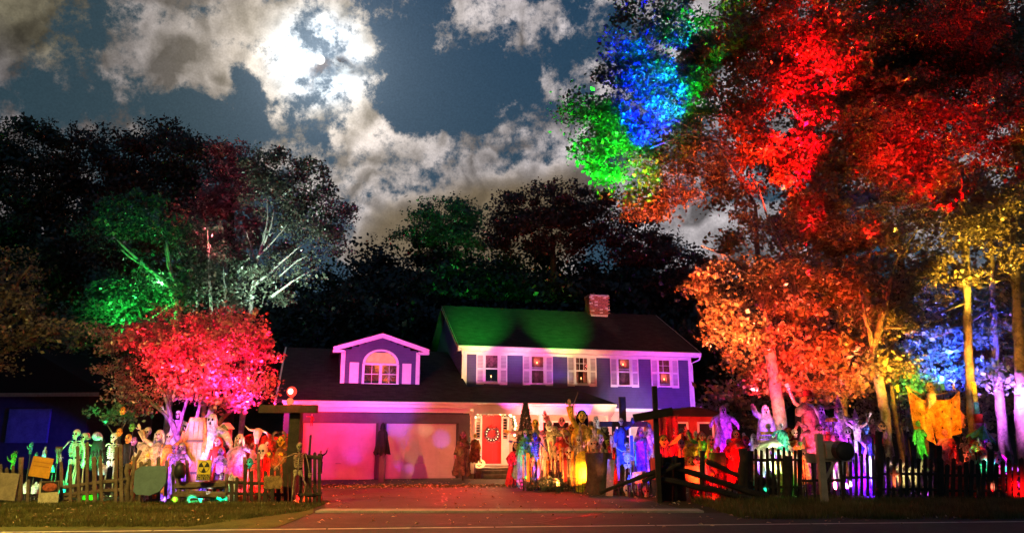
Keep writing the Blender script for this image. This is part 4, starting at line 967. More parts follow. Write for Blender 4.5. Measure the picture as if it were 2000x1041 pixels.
# upper left crown of the big oak
KN = .42
spot(gp(4.2, 17.5), T(1262, 165, 24.2), (0, 0, 1), 170000, 17, .8)
spot(gp(4.0, 21.5), T(1165, 290, 24.2), (.01, 1, .02), 36000, 24, .7)
spot(gp(5.0, 21.5), T(1240, 320, 24.2), (.02, 1, .04), 9000, 16, .8)
spot(gp(4.6, 17.0), T(1300, 95, 24.6), (.02, 1, .03), 26000, 20, .9)
spot(gp(3.4, 17.5), T(1215, 200, 24.4), (.03, 1, .04), 3500, 40, 1)
# red column
KN = .5
spot(gp(6.6, 20.2), T(1600, 120, 26), (1, .0, .01), 90000, 15, .7)
spot(gp(6.8, 20.2), T(1560, 180, 26), (1, .0, .01), 30000, 24, .9)
spot(gp(12, 18.5), T(1800, 200, 27), (1, .0, .0), 6000, 70, .9)
spot(gp(8.6, 22.2), T(1585, 365, 25), (1, .0, .02), 9000, 12, .7)
spot(gp(8.6, 21.8), T(1480, 190, 26), (1, .03, .01), 14000, 34, .9)
spot(gp(9.0, 21.8), T(1760, 250, 27), (1, .01, .01), 2600, 60, .9)
spot(gp(9.0, 21.8), T(1850, 100, 28), (1, .01, .01), 3000, 60, .9)
# orange lower leaves
KN = .8; GAIN = 3.4
spot(gp(5.6, 19.6), T(1430, 600, 24), (1, .22, .09), 4200, 56, .9)
spot(gp(5.8, 19.8), T(1300, 385, 25), (1, .14, .07), 6000, 36, .9)
spot(gp(7.6, 19.8), T(1590, 640, 24.5), (1, .06, .02), 3000, 60, .9)
spot(gp(8.2, 20), T(1500, 700, 24), (1, .02, .05), 1300, 50, .9)
spot(gp(7.2, 21.2), T(1515, 760, 23.6), (1, .1, .15), 900, 60, .9)
spot(gp(7.4, 21.2), T(1530, 850, 23.6), (1, .9, .2), 150, 60, .9)
spot(gp(9.4, 20), T(1660, 745, 24.2), (1, .3, .1), 900, 50, .9)
spot(gp(11.2, 19.8), T(1735, 700, 23), (1, .5, .03), 1700, 60, .9)
spot(gp(12.8, 19), T(1890, 470, 22), (1, .62, .05), 3600, 50, .9)
spot(gp(12.6, 20), T(1895, 700, 22), (1, .42, .04), 800, 60, .9)
spot(gp(12.4, 21.5), T(1860, 690, 24.3), (.03, .05, 1), 9000, 56, .9)
spot(gp(11.6, 21.5), T(1790, 740, 24), (.03, 1, .1), 700, 30, .8)
spot(gp(12.2, 21.5), T(1830, 710, 24.3), (.03, .7, .8), 700, 30, .8)
spot(gp(14.3, 21.5), T(1960, 780, 24), (.5, .12, 1), 2000, 60, .9)
spot(gp(15.0, 21), T(1998, 800, 23), (.75, .2, 1), 1200, 60, .9)
# house
GAIN = 1.7; KN = .7
spot(Hw(-3.6, -6.6, .3), Hw(-2.4, 0, 1.2), (1, .01, .05), 640, 70, .9)
spot(Hw(-.8, -6.2, .3), Hw(-.6, 0, 1.2), (1, .02, .12), 240, 80, .9)
spot(Hw(2.0, -6, .3), Hw(1.8, 0, 1.0), (1, .06, .2), 170, 70, .9)
spot(Hw(.3, -4.5, .4), Hw(.6, 0, 2.35), (.08, .06, 1), 700, 20, .9)
for xx_, zz_, w_, c_ in ((-2.2, 1.3, 9, (1, .02, .3)), (-1.0, .9, 10, (.3, .05, 1)), (.9, 1.5, 9, (.25, .05, 1)), (.75, .5, 6, (.3, .05, 1)), (1.2, .4, 6, (.4, .05, 1)), (1.8, 1.9, 10, (1, .7, .3)), (-.8, 1.9, 8, (.6, .1, 1))): spot(Hw(xx_+.4, -4.2, .4), Hw(xx_, 0, zz_), c_, 170, w_, .8)
spot(Hw(-1.2, -4.5, .4), Hw(-1.0, 0, 1.1), (.4, .1, 1), 130, 18, .9)
spot(Hw(2.4, -4.5, .4), Hw(2.45, 0, 1.5), (.15, .1, 1), 260, 10, .6)
spot(Hw(2.9, -4.5, .4), Hw(2.75, 0, 1.5), (.9, .8, .2), 130, 8, .6)
spot(Hw(1, -9, .4), Hw(0, 1, 4.8), (.32, .12, 1), 2000, 34, .9)
spot(Hw(-3, -9, .4), Hw(-1, .2, 5.0), (.9, .2, 1), 900, 40, .9)
spot(Hw(-1, -7.5, .3), Hw(-.5, -.4, 3.3), (.8, .12, 1), 650, 40, .9)
spot(Hw(-5.5, -3.5, .3), Hw(-3.9, 1.0, 3.6), (.1, .1, 1), 500, 40, .9)
spot(Hw(-4.8, -2.5, .3), Hw(-3.7, 0, 2.0), (.5, .1, 1), 160, 60, .9)
GAIN = 3.
# main facade washes
spot(Hw(14, -7, .4), Hw(14, 2.5, 4.4), (.42, .06, 1), 2300, 44, .9)
spot(Hw(11.6, -7, .4), Hw(11.4, 2.5, 4.4), (.5, .14, 1), 1300, 44, .9)
spot(Hw(12.4, -7, .4), Hw(12.4, 2.3, 5.5), (1, .6, .9), 1800, 40, .9)
spot(Hw(9.2, -7, .4), Hw(9.4, 2.5, 4.8), (1, .75, .45), 1100, 18, .9)
spot(Hw(7.2, -7, .4), Hw(7.3, 2.4, 5.0), (.9, .06, .8), 1300, 18, .8)
spot(Hw(5.2, -7, .4), Hw(5.2, 2.4, 5.0), (.9, .06, .8), 1300, 18, .8)
spot(Hw(4.0, -7, .4), Hw(3.9, 2.4, 5.1), (1, .72, .3), 2200, 14, .8)
spot(Hw(6.3, -7, .4), Hw(6.2, 2.3, 5.4), (.25, .9, .9), 1000, 9, .9)
spot(Hw(8.4, -7, .4), Hw(8.35, 2.5, 4.0), (.02, .04, 1), 1600, 9, .9)
spot(Hw(10.4, -6, .4), Hw(10.2, 2.5, 3.4), (.02, .04, 1), 1300, 10, .9)
spot(Hw(6.2, -7, .4), Hw(6.2, 2.5, 4.6), (.5, .6, .6), 500, 30, 1)
# roofs
KN = .5; GAIN = 1.7
spot(Hw(0.5, -14, 4.6), Hw(4.9, 4.7, 7.0), (.02, 1, .06), 48000, 12, 1)
spot(Hw(5.5, -14, 4.6), Hw(8.9, 4.7, 7.0), (.08, 1, .06), 34000, 13, 1)
spot(Hw(11.5, -12, 4.0), Hw(13, 4.4, 6.9), (1, .1, .08), 1500, 40, 1)
spot(Hw(12.4, -9, .5), Hw(11.9, 6.4, 8.6), (1, .45, .4), 7000, 7, .6)
spot(Hw(6.5, -5, .5), Hw(6.6, 1, 3.4), (1, .03, .03), 2600, 60, .9)
spot(Hw(-4.2, -7, .5), Hw(-2.5, 2.0, 4.2), (1, .02, .02), 2600, 70, 1)
KN = 1.
# porch warm light
bulb(Hw(4.9, .2, 2.4), (1, .36, .12), 260, .1)
bulb(Hw(8.0, .6, 2.3), (1, .25, .13), 240, .1)
bulb(Hw(4.15, .4, .9), (1, .75, .35), 60, .1)
spot(Hw(8, -5, .3), Hw(8, 0, 2.2), (1, .3, .35), 700, 70, .9)
spot(Hw(11.8, -2.2, .4), Hw(11.6, 2.6, 2.7), (1, .85, .9), 900, 40, .9)
spot(Hw(12, -4, .4), Hw(12.6, 2.6, 1.6), (1, .1, .12), 500, 90, .9)
spot(P(1340, 900, 26), P(1355, 835, 29), (1, .06, .05), 420, 80, .9)
spot((-15.5, 35, .4), (P(60, 860, 40).x, 40, 1.4), (.01, .01, 1), 3600, 23, .9)
# red wash over the driveway
bulb(Vector((-5.9, 23, 3.0)), (1, .02, .01), 750, .1)
spot(Vector((2.2, 24, 2.8)), Vector((-1, 20, 0)), (1, .02, .01), 900, 100, 1)
spot(Vector((-2, 27.5, 2.6)), Vector((-3.5, 22, 0)), (1, .03, .02), 1200, 110, 1)
# street lamp on the viewer's side of the road
spot(Vector((-15, 10, 8)), T(40, 600, 22), (1, .7, .18), 900, 34, 1, .15)
spot(Vector((-11, 9, 9.5)), Vector((-7.5, 16.5, 0)), (1, .68, .12), 7000, 90, .9, .15)
spot(Vector((7, -8, 8.5)), P(1610, 880, 19), (1, .68, .3), 1300, 11, 1, .15)
GAIN = 1.5

# ---------------------------------------------------------------- display figures
rf = random.Random(42)
ARMS = dict(down=((.09, .02, -.28), (.13, -.06, -.52)), out=((.27, 0, .02), (.52, -.04, .04)), up=((.22, -.04, .14), (.34, -.1, .42)), high=((.12, -.03, .24), (.16, -.08, .52)),
            fwd=((.08, -.16, -.2), (.04, -.4, -.12)), hips=((.2, .03, -.24), (.1, -.1, -.4)), droop=((.24, 0, -.1), (.4, -.06, -.32)), cross=((.1, -.1, -.24), (-.12, -.2, -.12)), hang=((.2, 0, -.16), (.3, -.02, -.42)))
LEGS = dict(stand=((.02, 0, -.42), (.03, .02, -.82)), apart=((.12, -.02, -.4), (.2, .02, -.8)), step=((.04, -.16, -.38), (.05, -.02, -.8)), sit=((.08, -.4, .0), (.1, -.42, -.42)), bend=((.14, -.2, -.3), (.1, 0, -.7)))
def hand(mb, p, d, s=1., mi=0):
    """palm, four unequal bent fingers and a thumb from the side of the palm"""
    d = Vector(d).normalized(); a = d.cross(Vector((0, 1, .1))); a = a.normalized() if a.length > .1 else Vector((1, 0, 0)); b_ = d.cross(a)
    p = Vector(p); mb.ell(p+d*.035*s, (.032*s, .022*s, .04*s), 6, 4, mi=mi)
    for k, l in enumerate((.065, .08, .075, .055)):
        o = p+d*.06*s+a*((k-1.5)*.018*s); mid = o+d*l*.5*s+b_*.006*s; mb.tube([o, mid, mid+(d*.8-b_*.5).normalized()*l*.5*s], [.009*s, .008*s, .005*s], 4, mi)
    o = p+d*.02*s+a*.03*s; mb.tube([o, o+(d*.5+a*.8).normalized()*.035*s, o+(d+a*.8).normalized()*.07*s], [.011*s, .009*s, .006*s], 4, mi)
def skull(t, z, s=1., m=bone, tilt=0., off=(0, 0), hair=None, eyes=None):
    mb = MB(); R = rot('X', tilt); c = Vector((off[0], off[1], z))
    def q(p): return c+R @ (Vector(p)*s)
    mb.ell(q((0, .01, .05)), (.078*s, .095*s, .09*s), 12, 8); mb.ell(q((0, -.035, -.02)), (.052*s, .055*s, .05*s), 10, 6)
    mb.ell(q((0, -.045, -.075)), (.045*s, .045*s, .026*s), 10, 5)
    for k in range(5): mb.box(q(((k-2)*.014, -.088, -.05)), (.011*s, .01*s, .02*s))
    for sg in (-1, 1): mb.ell(q((sg*.045, -.055, .0)), (.018*s, .02*s, .01*s), 6, 4)
    for sg in (-1, 1): mb.ell(q((sg*.03, -.078, .03)), (.02*s, .018*s, .021*s), 8, 5, mi=1)
    mb.ell(q((0, -.093, .0)), (.009*s, .01*s, .016*s), 6, 4, mi=1); mb.box(q((0, -.083, -.062)), (.06*s, .012*s, .005*s), mi=1)
    return mb.build('skull', [m, eyes or dark], t, True)
def mask_head(t, z, s=1., m=skin, grin=False, off=(0, 0), hairm=None, beard=None, nose=1.):
    mb = MB(); x0, y0 = off
    def q(p): return Vector((x0+p[0]*s, y0+p[1]*s, z+p[2]*s))
    mb.ell(q((0, 0, .02)), (.085*s, .1*s, .12*s), 12, 9); mb.ell(q((0, -.03, -.07)), (.055*s, .06*s, .05*s), 10, 6)
    mb.tube([q((0, -.09, .03)), q((0, -.125*nose, -.01)), q((0, -.1, -.02))], [.01*s, .02*s, .014*s], 6)
    for sg in (-1, 1):
        mb.ell(q((sg*.088, .005, .0)), (.014*s, .025*s, .032*s), 6, 4)
        mb.ell(q((sg*.034, -.085, .03)), (.02*s, .014*s, .013*s), 8, 5, mi=1); mb.tube([q((sg*.06, -.088, .055)), q((sg*.015, -.102, .048))], .006*s, 4, mi=1)
    mb.tube([q((-.035, -.088, -.045)), q((0, -.1, -.058 if grin else -.05)), q((.035, -.088, -.045))], [.006*s, .011*s if grin else .006*s, .006*s], 5, mi=1)
    o = mb.build('mask', [m, dark], t, True)
    if hairm:
        mb = MB(); mb.ell(q((0, .03, .06)), (.1*s, .1*s, .1*s), 12, 6)
        for k in range(9):
            a = math.pi*(k/8); mb.tube([q((math.cos(a)*.09, .02+math.sin(a)*.06, .06)), q((math.cos(a)*.115, .03+math.sin(a)*.07, -.06)), q((math.cos(a)*.12, .02+math.sin(a)*.07, -.2-rf.uniform(0, .08)))], [.035*s, .03*s, .008*s], 5)
        mb.build('hair', hairm, t, True)
    if beard:
        mb = MB()
        for k in range(7): mb.tube([q(((k-3)*.02, -.07, -.08)), q(((k-3)*.024, -.1, -.2)), q(((k-3)*.014, -.09, -.34-rf.uniform(0, .08)))], [.02*s, .022*s, .004*s], 5)
        mb.build('beard', beard, t, True)
    return o
def pumpkin_head(t, z, s=1., m=None):
    mb = MB(); n = 20; prof = []
    vs = []; fs = []; nv = 8
    for j in range(nv+1):
        ph = math.pi*j/nv
        for i in range(n):
            a = 2*math.pi*i/n; r = .15*s*math.sin(ph)*(1+.09*abs(math.cos(5*a)))
            vs.append((r*math.cos(a), r*math.sin(a), z+.12*s*math.cos(ph)))
    for j in range(nv):
        for i in range(n): fs.append((j*n+i, (j+1)*n+i, (j+1)*n+(i+1) % n, j*n+(i+1) % n))
    mb.add(vs, fs)
    for sg in (-1, 1): mb.ell((sg*.055*s, -.145*s, z+.03*s), (.025*s, .018*s, .025*s), 5, 4, mi=1)
    mb.tube([(-.075*s, -.13*s, z-.03*s), (0, -.16*s, z-.06*s), (.075*s, -.13*s, z-.03*s)], [.006, .016*s, .006], 5, mi=1)
    mb.tube([(0, 0, z+.1*s), (.01, 0, z+.16*s), (.03*s, 0, z+.2*s)], [.022*s, .018*s, .02*s], 6, mi=2)
    return mb.build('pumpkin_head', [m or pumpk, dark, woodd], t, True)
def limb(t, name, pts, r, m, hm=None, fat=1.):
    mb = MB(); mb.tube(pts, r, 7 if fat > 1 else 5); d = Vector(pts[-1])-Vector(pts[-2]); hand(mb, pts[-1], d, 1.15, 1 if hm else 0)
    return mb.build(name, [m, hm] if hm else m, t, True)
def skeleton(t, arms=('down', 'down'), legs=('stand', 'stand'), m=bone, tilt=0., noskull=False, sway=0.):
    hz_ = .88
    if not noskull: skull(t, 1.6, 1.15, m, tilt)
    mb = MB()
    mb.tube([(0, .03, .9), (sway*.5, .04, 1.1), (sway, .03, 1.3), (0, .01, 1.5)], [.022, .02, .02, .018], 6)
    for k in range(7):
        z = 1.39-k*.052; w = .09+.055*math.sin((k+1.2)/8*3.1); dd = w*.72
        pts = [(math.cos(a)*w, .0+math.sin(a)*dd*(1 if math.sin(a) > 0 else .95), z-(.035 if math.sin(a) < 0 else 0)*abs(math.sin(a))) for a in np.linspace(math.pi*.5, math.pi*2.5, 13)]
        mb.tube(pts, .0115, 4, caps=False)
    mb.tube([(0, -.1, 1.38), (0, -.115, 1.12)], [.02, .014], 5)
    for sg in (-1, 1): mb.tube([(0, -.075, 1.42), (sg*.1, -.05, 1.45), (sg*.18, 0, 1.43)], .013, 5); mb.ell((sg*.1, .08, 1.33), (.06, .012, .08), 6, 4)
    mb.build('ribcage', m, t, True)
    mb = MB()
    for sg in (-1, 1): mb.ell((sg*.075, .01, .92), (.07, .035, .075), 8, 5, rot('Y', sg*.5)); mb.ell((sg*.045, -.02, .86), (.03, .03, .04), 6, 4)
    mb.ell((0, .04, .9), (.045, .03, .06), 6, 4); mb.build('pelvis', m, t, True)
    for sg, a in zip((-1, 1), arms):
        e, h = ARMS[a]; s0 = Vector((sg*.18, 0, 1.42)); e_ = s0+Vector((sg*e[0], e[1], e[2])); h_ = s0+Vector((sg*h[0], h[1], h[2]))
        limb(t, 'arm', [s0, s0.lerp(e_, .5), e_, e_.lerp(h_, .5), h_], [.024, .015, .022, .014, .018], m)
    for sg, a in zip((-1, 1), legs):
        k, f = LEGS[a]; s0 = Vector((sg*.09, 0, .88)); k_ = s0+Vector((sg*k[0], k[1], k[2])); f_ = s0+Vector((sg*f[0], f[1], f[2]))
        mb = MB(); mb.tube([s0, s0.lerp(k_, .5), k_, k_.lerp(f_, .5), f_], [.03, .018, .028, .016, .02], 5)
        mb.ell(f_+Vector((sg*.01, -.05, -.03)), (.032, .09, .022), 6, 4); mb.build('leg', m, t, True)
def robe(t, m, top=1.42, wide=.36, fold=.2, seed=0, sq=.7, ragged=.14, hem=0.02):
    r_ = random.Random(seed); mb = MB(); n_ = 40; nz_ = 11; amp = [r_.uniform(.6, 1.4) for _ in range(n_)]; f1, f2 = r_.choice((6, 7, 8)), r_.choice((11, 13)); p1, p2 = r_.uniform(0, 6), r_.uniform(0, 6)
    rag = [r_.uniform(0, ragged)*(2.2 if r_.random() < .25 else 1) for _ in range(n_)]; lean = r_.uniform(-.06, .06); vs = []
    prof = [(0, 1.), (.25, .9), (.5, .76), (.7, .63), (.82, .62), (.93, .52), (1., .18)]
    def pr(k):
        for (a0, b0), (a1, b1) in zip(prof, prof[1:]):
            if k <= a1: return b0+(b1-b0)*(k-a0)/(a1-a0)
        return .18
    for j in range(nz_):
        k = j/(nz_-1)
        for i in range(n_):
            a = 2*math.pi*i/n_; fo = fold*(1-k*.85)*(math.sin(f1*a+p1+k*1.5)*.8+math.sin(f2*a+p2-k*2)*.5)*amp[i]
            r0 = wide*pr(k)*(1+fo); z = hem+(top-hem)*k+(rag[i] if j == 0 else 0)+(rag[i]*.3 if j == 1 else 0)
            vs.append((r0*math.cos(a)+lean*(1-k), r0*math.sin(a)*sq, z))
    mb.add(vs, [(j*n_+i, j*n_+(i+1) % n_, (j+1)*n_+(i+1) % n_, (j+1)*n_+i) for j in range(nz_-1) for i in range(n_)])
    o = mb.build('robe', m, t, True)
    mb = MB()
    for k in range(18):
        a = r_.uniform(3.3, 6.1); z = r_.uniform(.7, 1.32); L = r_.uniform(.2, .6); rr = wide*pr(z/1.42)*1.06; w_ = r_.uniform(.012, .03)
        x, y = rr*math.cos(a), rr*math.sin(a)*sq; dx = r_.uniform(-.04, .04)
        mb.add([(x-w_, y-.01, z), (x+w_, y-.01, z), (x+w_*.8+dx, y-.05, z-L*.5), (x-w_*.9+dx, y-.03, z-L*.5), (x+dx*1.6, y-.06, z-L)], [(0, 1, 2, 3), (3, 2, 4)])
    o2 = mb.build('rag_strips', m, t); o2['kind'] = 'stuff'
    return o
def sleeves(t, arms, m, hm, z=1.36, flare=.09, w=.15):
    for sg, a in zip((-1, 1), arms):
        if not a: continue
        e, h = ARMS[a]; s0 = Vector((sg*w, 0, z)); e_ = s0+Vector((sg*e[0], e[1], e[2])); h_ = s0+Vector((sg*h[0], h[1], h[2]))
        mb = MB(); mb.tube([s0, s0.lerp(e_, .5), e_, e_.lerp(h_, .9)], [.07, .065, .065, flare], 9, caps=True); mb.build('sleeve', m, t, True)
        mb = MB(); mb.tube([e_.lerp(h_, .8), h_], [.025, .02], 6); hand(mb, h_, h_-e_, 1.25); mb.build('hand', hm, t, True)
def hood(t, m, z=1.58, s=1.):
    mb = MB(); n = 14; vs = []; fs = []
    for j in range(7):
        ph = math.pi*.5*j/6; 
        for i in range(n):
            a = -math.pi*.12+(math.pi*1.24)*i/(n-1); r = .135*s*math.cos(ph*.95)
            vs.append((r*math.cos(a), .02+r*math.sin(a)*1.05-.02*j/6, z-.08+.24*s*math.sin(ph)*(1+.12*math.sin(a))))
    for j in range(6):
        for i in range(n-1): fs.append((j*n+i, j*n+i+1, (j+1)*n+i+1, (j+1)*n+i))
    mb.add(vs, fs); mb.ell((0, .03, z-.13), (.17*s, .12*s, .08*s), 12, 5); return mb.build('hood', m, t, True)
def hat(t, m, z=1.7, kind='witch', s=1.):
    mb = MB()
    if kind == 'witch': mb.lathe([(.24*s, 0), (.25*s, .012), (.11*s, .02), (.09*s, .12), (.05*s, .26), (.012*s, .38)], 16, (0, .01, z)); mb.ell((.02*s, .02, z+.385*s), .02*s, 6, 4)
    elif kind == 'brim': mb.lathe([(.22*s, 0), (.23*s, .015), (.12*s, .02), (.115*s, .13), (.08*s, .16), (.0, .165)], 16, (0, .0, z))
    elif kind == 'top': mb.lathe([(.17*s, 0), (.175*s, .015), (.1*s, .02), (.11*s, .2), (0, .205)], 16, (0, .0, z))
    return mb.build('hat', m, t, False)
def clothed(t, top, leg, arms=('down', 'down'), legs=('stand', 'stand'), hm=skin, head='mask', **k):
    mb = MB(); mb.tube([(0, .0, .86), (0, 0, .98), (0, .0, 1.15), (0, 0, 1.34), (0, 0, 1.44), (0, 0, 1.5)], [.14, .135, .145, .17, .13, .05], 12, flat=.68)
    mb.build('shirt', top, t, True)
    for sg, a in zip((-1, 1), arms):
        e, h = ARMS[a]; s0 = Vector((sg*.17, 0, 1.38)); e_ = s0+Vector((sg*e[0], e[1], e[2])); h_ = s0+Vector((sg*h[0], h[1], h[2]))
        mb = MB(); mb.tube([s0, s0.lerp(e_, .5), e_, e_.lerp(h_, .85)], [.065, .055, .048, .045], 8); mb.build('sleeve', top, t, True)
        mb = MB(); mb.tube([e_.lerp(h_, .8), h_], [.028, .022], 6); hand(mb, h_, h_-e_, 1.2); mb.build('hand', hm, t, True)
    for sg, a in zip((-1, 1), legs):
        kk, f = LEGS[a]; s0 = Vector((sg*.085, 0, .9)); k_ = s0+Vector((sg*kk[0], kk[1], kk[2])); f_ = s0+Vector((sg*f[0], f[1], f[2]))
        mb = MB(); mb.tube([s0, s0.lerp(k_, .5), k_, k_.lerp(f_, .95)], [.095, .08, .062, .055], 8); mb.build('trouser_leg', leg, t, True)
        mb = MB(); mb.ell(f_+Vector((sg*.01, -.05, -.025)), (.045, .12, .045), 8, 5); mb.build('shoe', woodd, t, True)
def fig(kind, label, cat, u, vt, vb, Y, m='white', arms=('down', 'down'), legs=('stand', 'stand'), head='skull', rz=0., group=None, H=1.78, stake=True, hm=None, hatm=None, hatk=None, hair=None, beard=None, top=None, tilt=0., wide=.36, bm=None, sway=0., fold=.2, name=None):
    z0 = P(u, vb, Y).z; z1 = P(u, vt, Y).z
    g_ = P(u, (vt+vb)/2, Y)
    if z0 < .12: z0 = 0
    s = (z1-z0)/H
    nm = name or {'skel': 'skeleton', 'robe': 'robed_figure', 'ghost': 'ghost', 'dummy': 'dressed_dummy'}[kind]
    t = thing(nm, label, cat, (g_.x, Y, z0), rz, group, s)
    bm = bm or bone; cm = CL.get(m, bone); hm = hm or bm
    if kind == 'skel': skeleton(t, arms, legs, bm, tilt, sway=sway)
    elif kind == 'robe':
        robe(t, cm, seed=rf.randint(0, 99), wide=wide, fold=fold); sleeves(t, arms, cm, hm)
    elif kind == 'ghost':
        mb = MB(); r_ = random.Random(int(u)); mb.lathe([(wide*1.1, .02), (wide*.95, .35), (wide*.75, .8), (wide*.62, 1.15), (wide*.58, 1.3), (.16, 1.45), (.13, 1.52), (.125, 1.62), (.09, 1.73), (.02, 1.78)], 28, fold=.2, nf=8, ph=r_.uniform(0, 6), sq=.75, ragged=.25, rnd=r_)
        mb.build('sheet', cm, t, True); mb = MB()
        for sg in (-1, 1): mb.ell((sg*.045, -.095, 1.62), (.022, .02, .034), 8, 5)
        mb.ell((0, -.105, 1.53), (.024, .02, .04), 8, 5); mb.build('eye_holes', dark, t)
        for sg, a in zip((-1, 1), arms):
            e, h = ARMS[a]; s0 = Vector((sg*.12, 0, 1.36)); e_ = s0+Vector((sg*e[0], e[1], e[2])); h_ = s0+Vector((sg*h[0], h[1], h[2]))
            mb = MB(); mb.tube([s0, e_, h_, h_+(h_-e_)*.2+Vector((0, 0, -.12))], [.12, .1, .07, .01], 9, flat=.7); mb.build('draped_arm', cm, t, True)
    elif kind == 'dummy': clothed(t, CL.get(top or m), CL.get(m), arms, legs, hm)
    if kind in ('robe', 'dummy'):
        if head == 'skull': skull(t, 1.6, 1.15, bm, tilt)
        elif head == 'mask': mask_head(t, 1.6, 1.1, hm if hm is not bone else skin, hairm=CL.get(hair), beard=CL.get(beard))
        elif head == 'grin': mask_head(t, 1.6, 1.15, hm if hm is not bone else skin, True, hairm=CL.get(hair), beard=CL.get(beard), nose=1.3)
        elif head == 'pumpkin': pumpkin_head(t, 1.6, 1.1)
        elif head == 'hood': skull(t, 1.57, 1.05, bm); hood(t, cm)
    if hatk: hat(t, CL[hatm or m], 1.7, hatk)
    if z0 > .12 and stake:
        mb = MB(); mb.tube([(0, .09, -z0/s-.1), (0, .09, 1.2)], .028, 6); mb.build('stake', woodd, t)
    return t
def flood(u, v, Y, col, W_, back=1.6, cone=70, dx=0., z=.25, blend=.9):
    p = P(u, v, Y); col = tuple(c**1.7 for c in col); return spot(Vector((p.x+dx, p.y-back, z)), p, col, W_*1.25*(1.6 if u > 1450 else 1), cone, blend, .05)

# ======== left yard, behind the fence
SK = 'skeletons standing in the display'
fig('skel', 'green-lit skeleton with hand on hip, left one of the embracing pair', 'skeleton', 141, 836, 990, 21.2, arms=('hips', 'down'), legs=('stand', 'step'))
fig('skel', 'green-lit skeleton leaning on the other, right one of the embracing pair', 'skeleton', 156, 843, 990, 21.5, arms=('cross', 'droop'), sway=.04)
fig('skel', 'white skeleton standing alone right of the vulture', 'skeleton', 216, 843, 978, 21.4, arms=('hips', 'down'), bm=CL['white'])
flood(148, 890, 21.2, (.03, 1, .42), 330, 1.5, 62); flood(150, 960, 21.2, (.02, 1, .6), 60, 1.1, 60)
flood(214, 890, 21.4, (.9, 1, .95), 190, 1.4, 40)
# vulture-like ghoul
t = thing('vulture_prop', 'grey hunched vulture head on a black feathered body behind the fence', 'vulture', P(186, 900, 21.3)); z1 = P(186, 843, 21.3).z; t.location.z = 0; t.scale = (1, 1, 1)
mb = MB(); mb.ell((0, .1, z1-.5), (.2, .2, .36), 12, 8); 
for k in range(14): a = k/14*6.28; mb.tube([(math.cos(a)*.14, .1+math.sin(a)*.14, z1-.45), (math.cos(a)*.24, .1+math.sin(a)*.2, z1-.75), (math.cos(a)*.2, .1+math.sin(a)*.2, z1-1.05)], [.05, .06, .01], 5)
mb.build('feathers', CL['black'], t, True)
mb = MB(); mb.ell((-.02, -.02, z1-.12), (.13, .13, .12), 12, 8); mb.tube([(.06, -.08, z1-.12), (.17, -.12, z1-.15), (.2, -.12, z1-.24)], [.06, .04, .008], 8); mb.tube([(0, .02, z1-.15), (0, .1, z1-.3)], [.08, .1], 8)
for sg in (-1, 1): mb.ell((.04, -.08+sg*.05, z1-.08), .018, 6, 4, mi=1)
mb.build('head', [CL['lilac'], dark], t, True)
mb = MB(); mb.tube([(0, .1, 0), (0, .1, z1-.6)], .03, 6); mb.build('stake', woodd, t)
t = thing('pig_mask', 'pink snouted mask peeping over the shoulder of the green skeletons', 'mask', (P(160, 850, 21.7).x+.15, 21.7, 0)); z1 = P(160, 848, 21.7).z
mb = MB(); mb.ell((0, 0, z1-.06), (.09, .09, .11), 10, 7); mb.tube([(.05, -.05, z1-.08), (.15, -.08, z1-.1)], [.05, .035], 8); mb.build('mask', CL['pink'], t, True); mb = MB(); mb.tube([(0, .03, 0), (0, .03, z1-.1)], .02, 5); mb.build('stake', woodd, t)
bulb(P(178, 850, 20.6), (1, .7, .8), 6, .05)
# things raised above the far left end: glove, bottle shapes on stakes
def stake_thing(name, label, cat, u, vt, vb, Y, kind, m, w=.06, rz=0, group=None):
    zt, zb = P(u, vt, Y).z, P(u, vb, Y).z; t = thing(name, label, cat, (P(u, vt, Y).x, Y, 0), rz, group); h = zt-zb; m = CL.get(m, m)
    mb = MB()
    if kind == 'hand':
        s = h/.2; mb.tube([(0, 0, zb), (0, 0, zb+h*.35)], [w*.6, w*.5], 7); hand(mb, (0, 0, zb+h*.3), (0, 0, 1), s*1.1)
    elif kind == 'bottle': mb.lathe([(0, 0), (w, 0), (w, h*.6), (w*.4, h*.75), (w*.4, h), (0, h)], 10, (0, 0, zb))
    elif kind == 'bone': mb.tube([(0, 0, zb), (0, 0, zt-.03)], w*.45, 6); mb.ell((-w*.4, 0, zt-.02), w*.6, 6, 4); mb.ell((w*.4, 0, zt-.02), w*.6, 6, 4)
    elif kind == 'torch': mb.lathe([(w*.35, 0), (w*.5, h*.5), (w, h*.8), (w*.9, h), (0, h*.98)], 9, (0, 0, zb))
    elif kind == 'paddle': mb.tube([(0, 0, zb), (0, 0, zb+h*.5), (0, 0, zb+h*.75), (0, 0, zt)], [w*.3, w*.35, w, w*.85], 8, flat=.4)
    elif kind == 'slat': mb.box((0, 0, (zb+zt)/2), (w*1.6, .03, h)); 
    elif kind == 'candle': mb.lathe([(0, 0), (w, 0), (w*.9, h*.9), (w*.3, h*.92), (0, h)], 9, (0, 0, zb))
    elif kind == 'bulbfoot': mb.lathe([(0, 0), (w, h*.3), (w*.8, h*.7), (w*.3, h), (0, h)], 9, (0, 0, zb))
    nm = {'hand': 'glove', 'bone': 'shaft', 'bottle': 'glass_body', 'torch': 'torch_head', 'paddle': 'blade', 'slat': 'board', 'candle': 'candle_body', 'bulbfoot': 'bulb_body'}[kind]
    mb.build(nm, m, t, kind not in ('slat', 'paddle'))
    if zb > .05: mb = MB(); mb.tube([(0, .01, 0), (0, .01, zb+.05)], .014, 5); mb.build('stake', woodd, t)
    return t
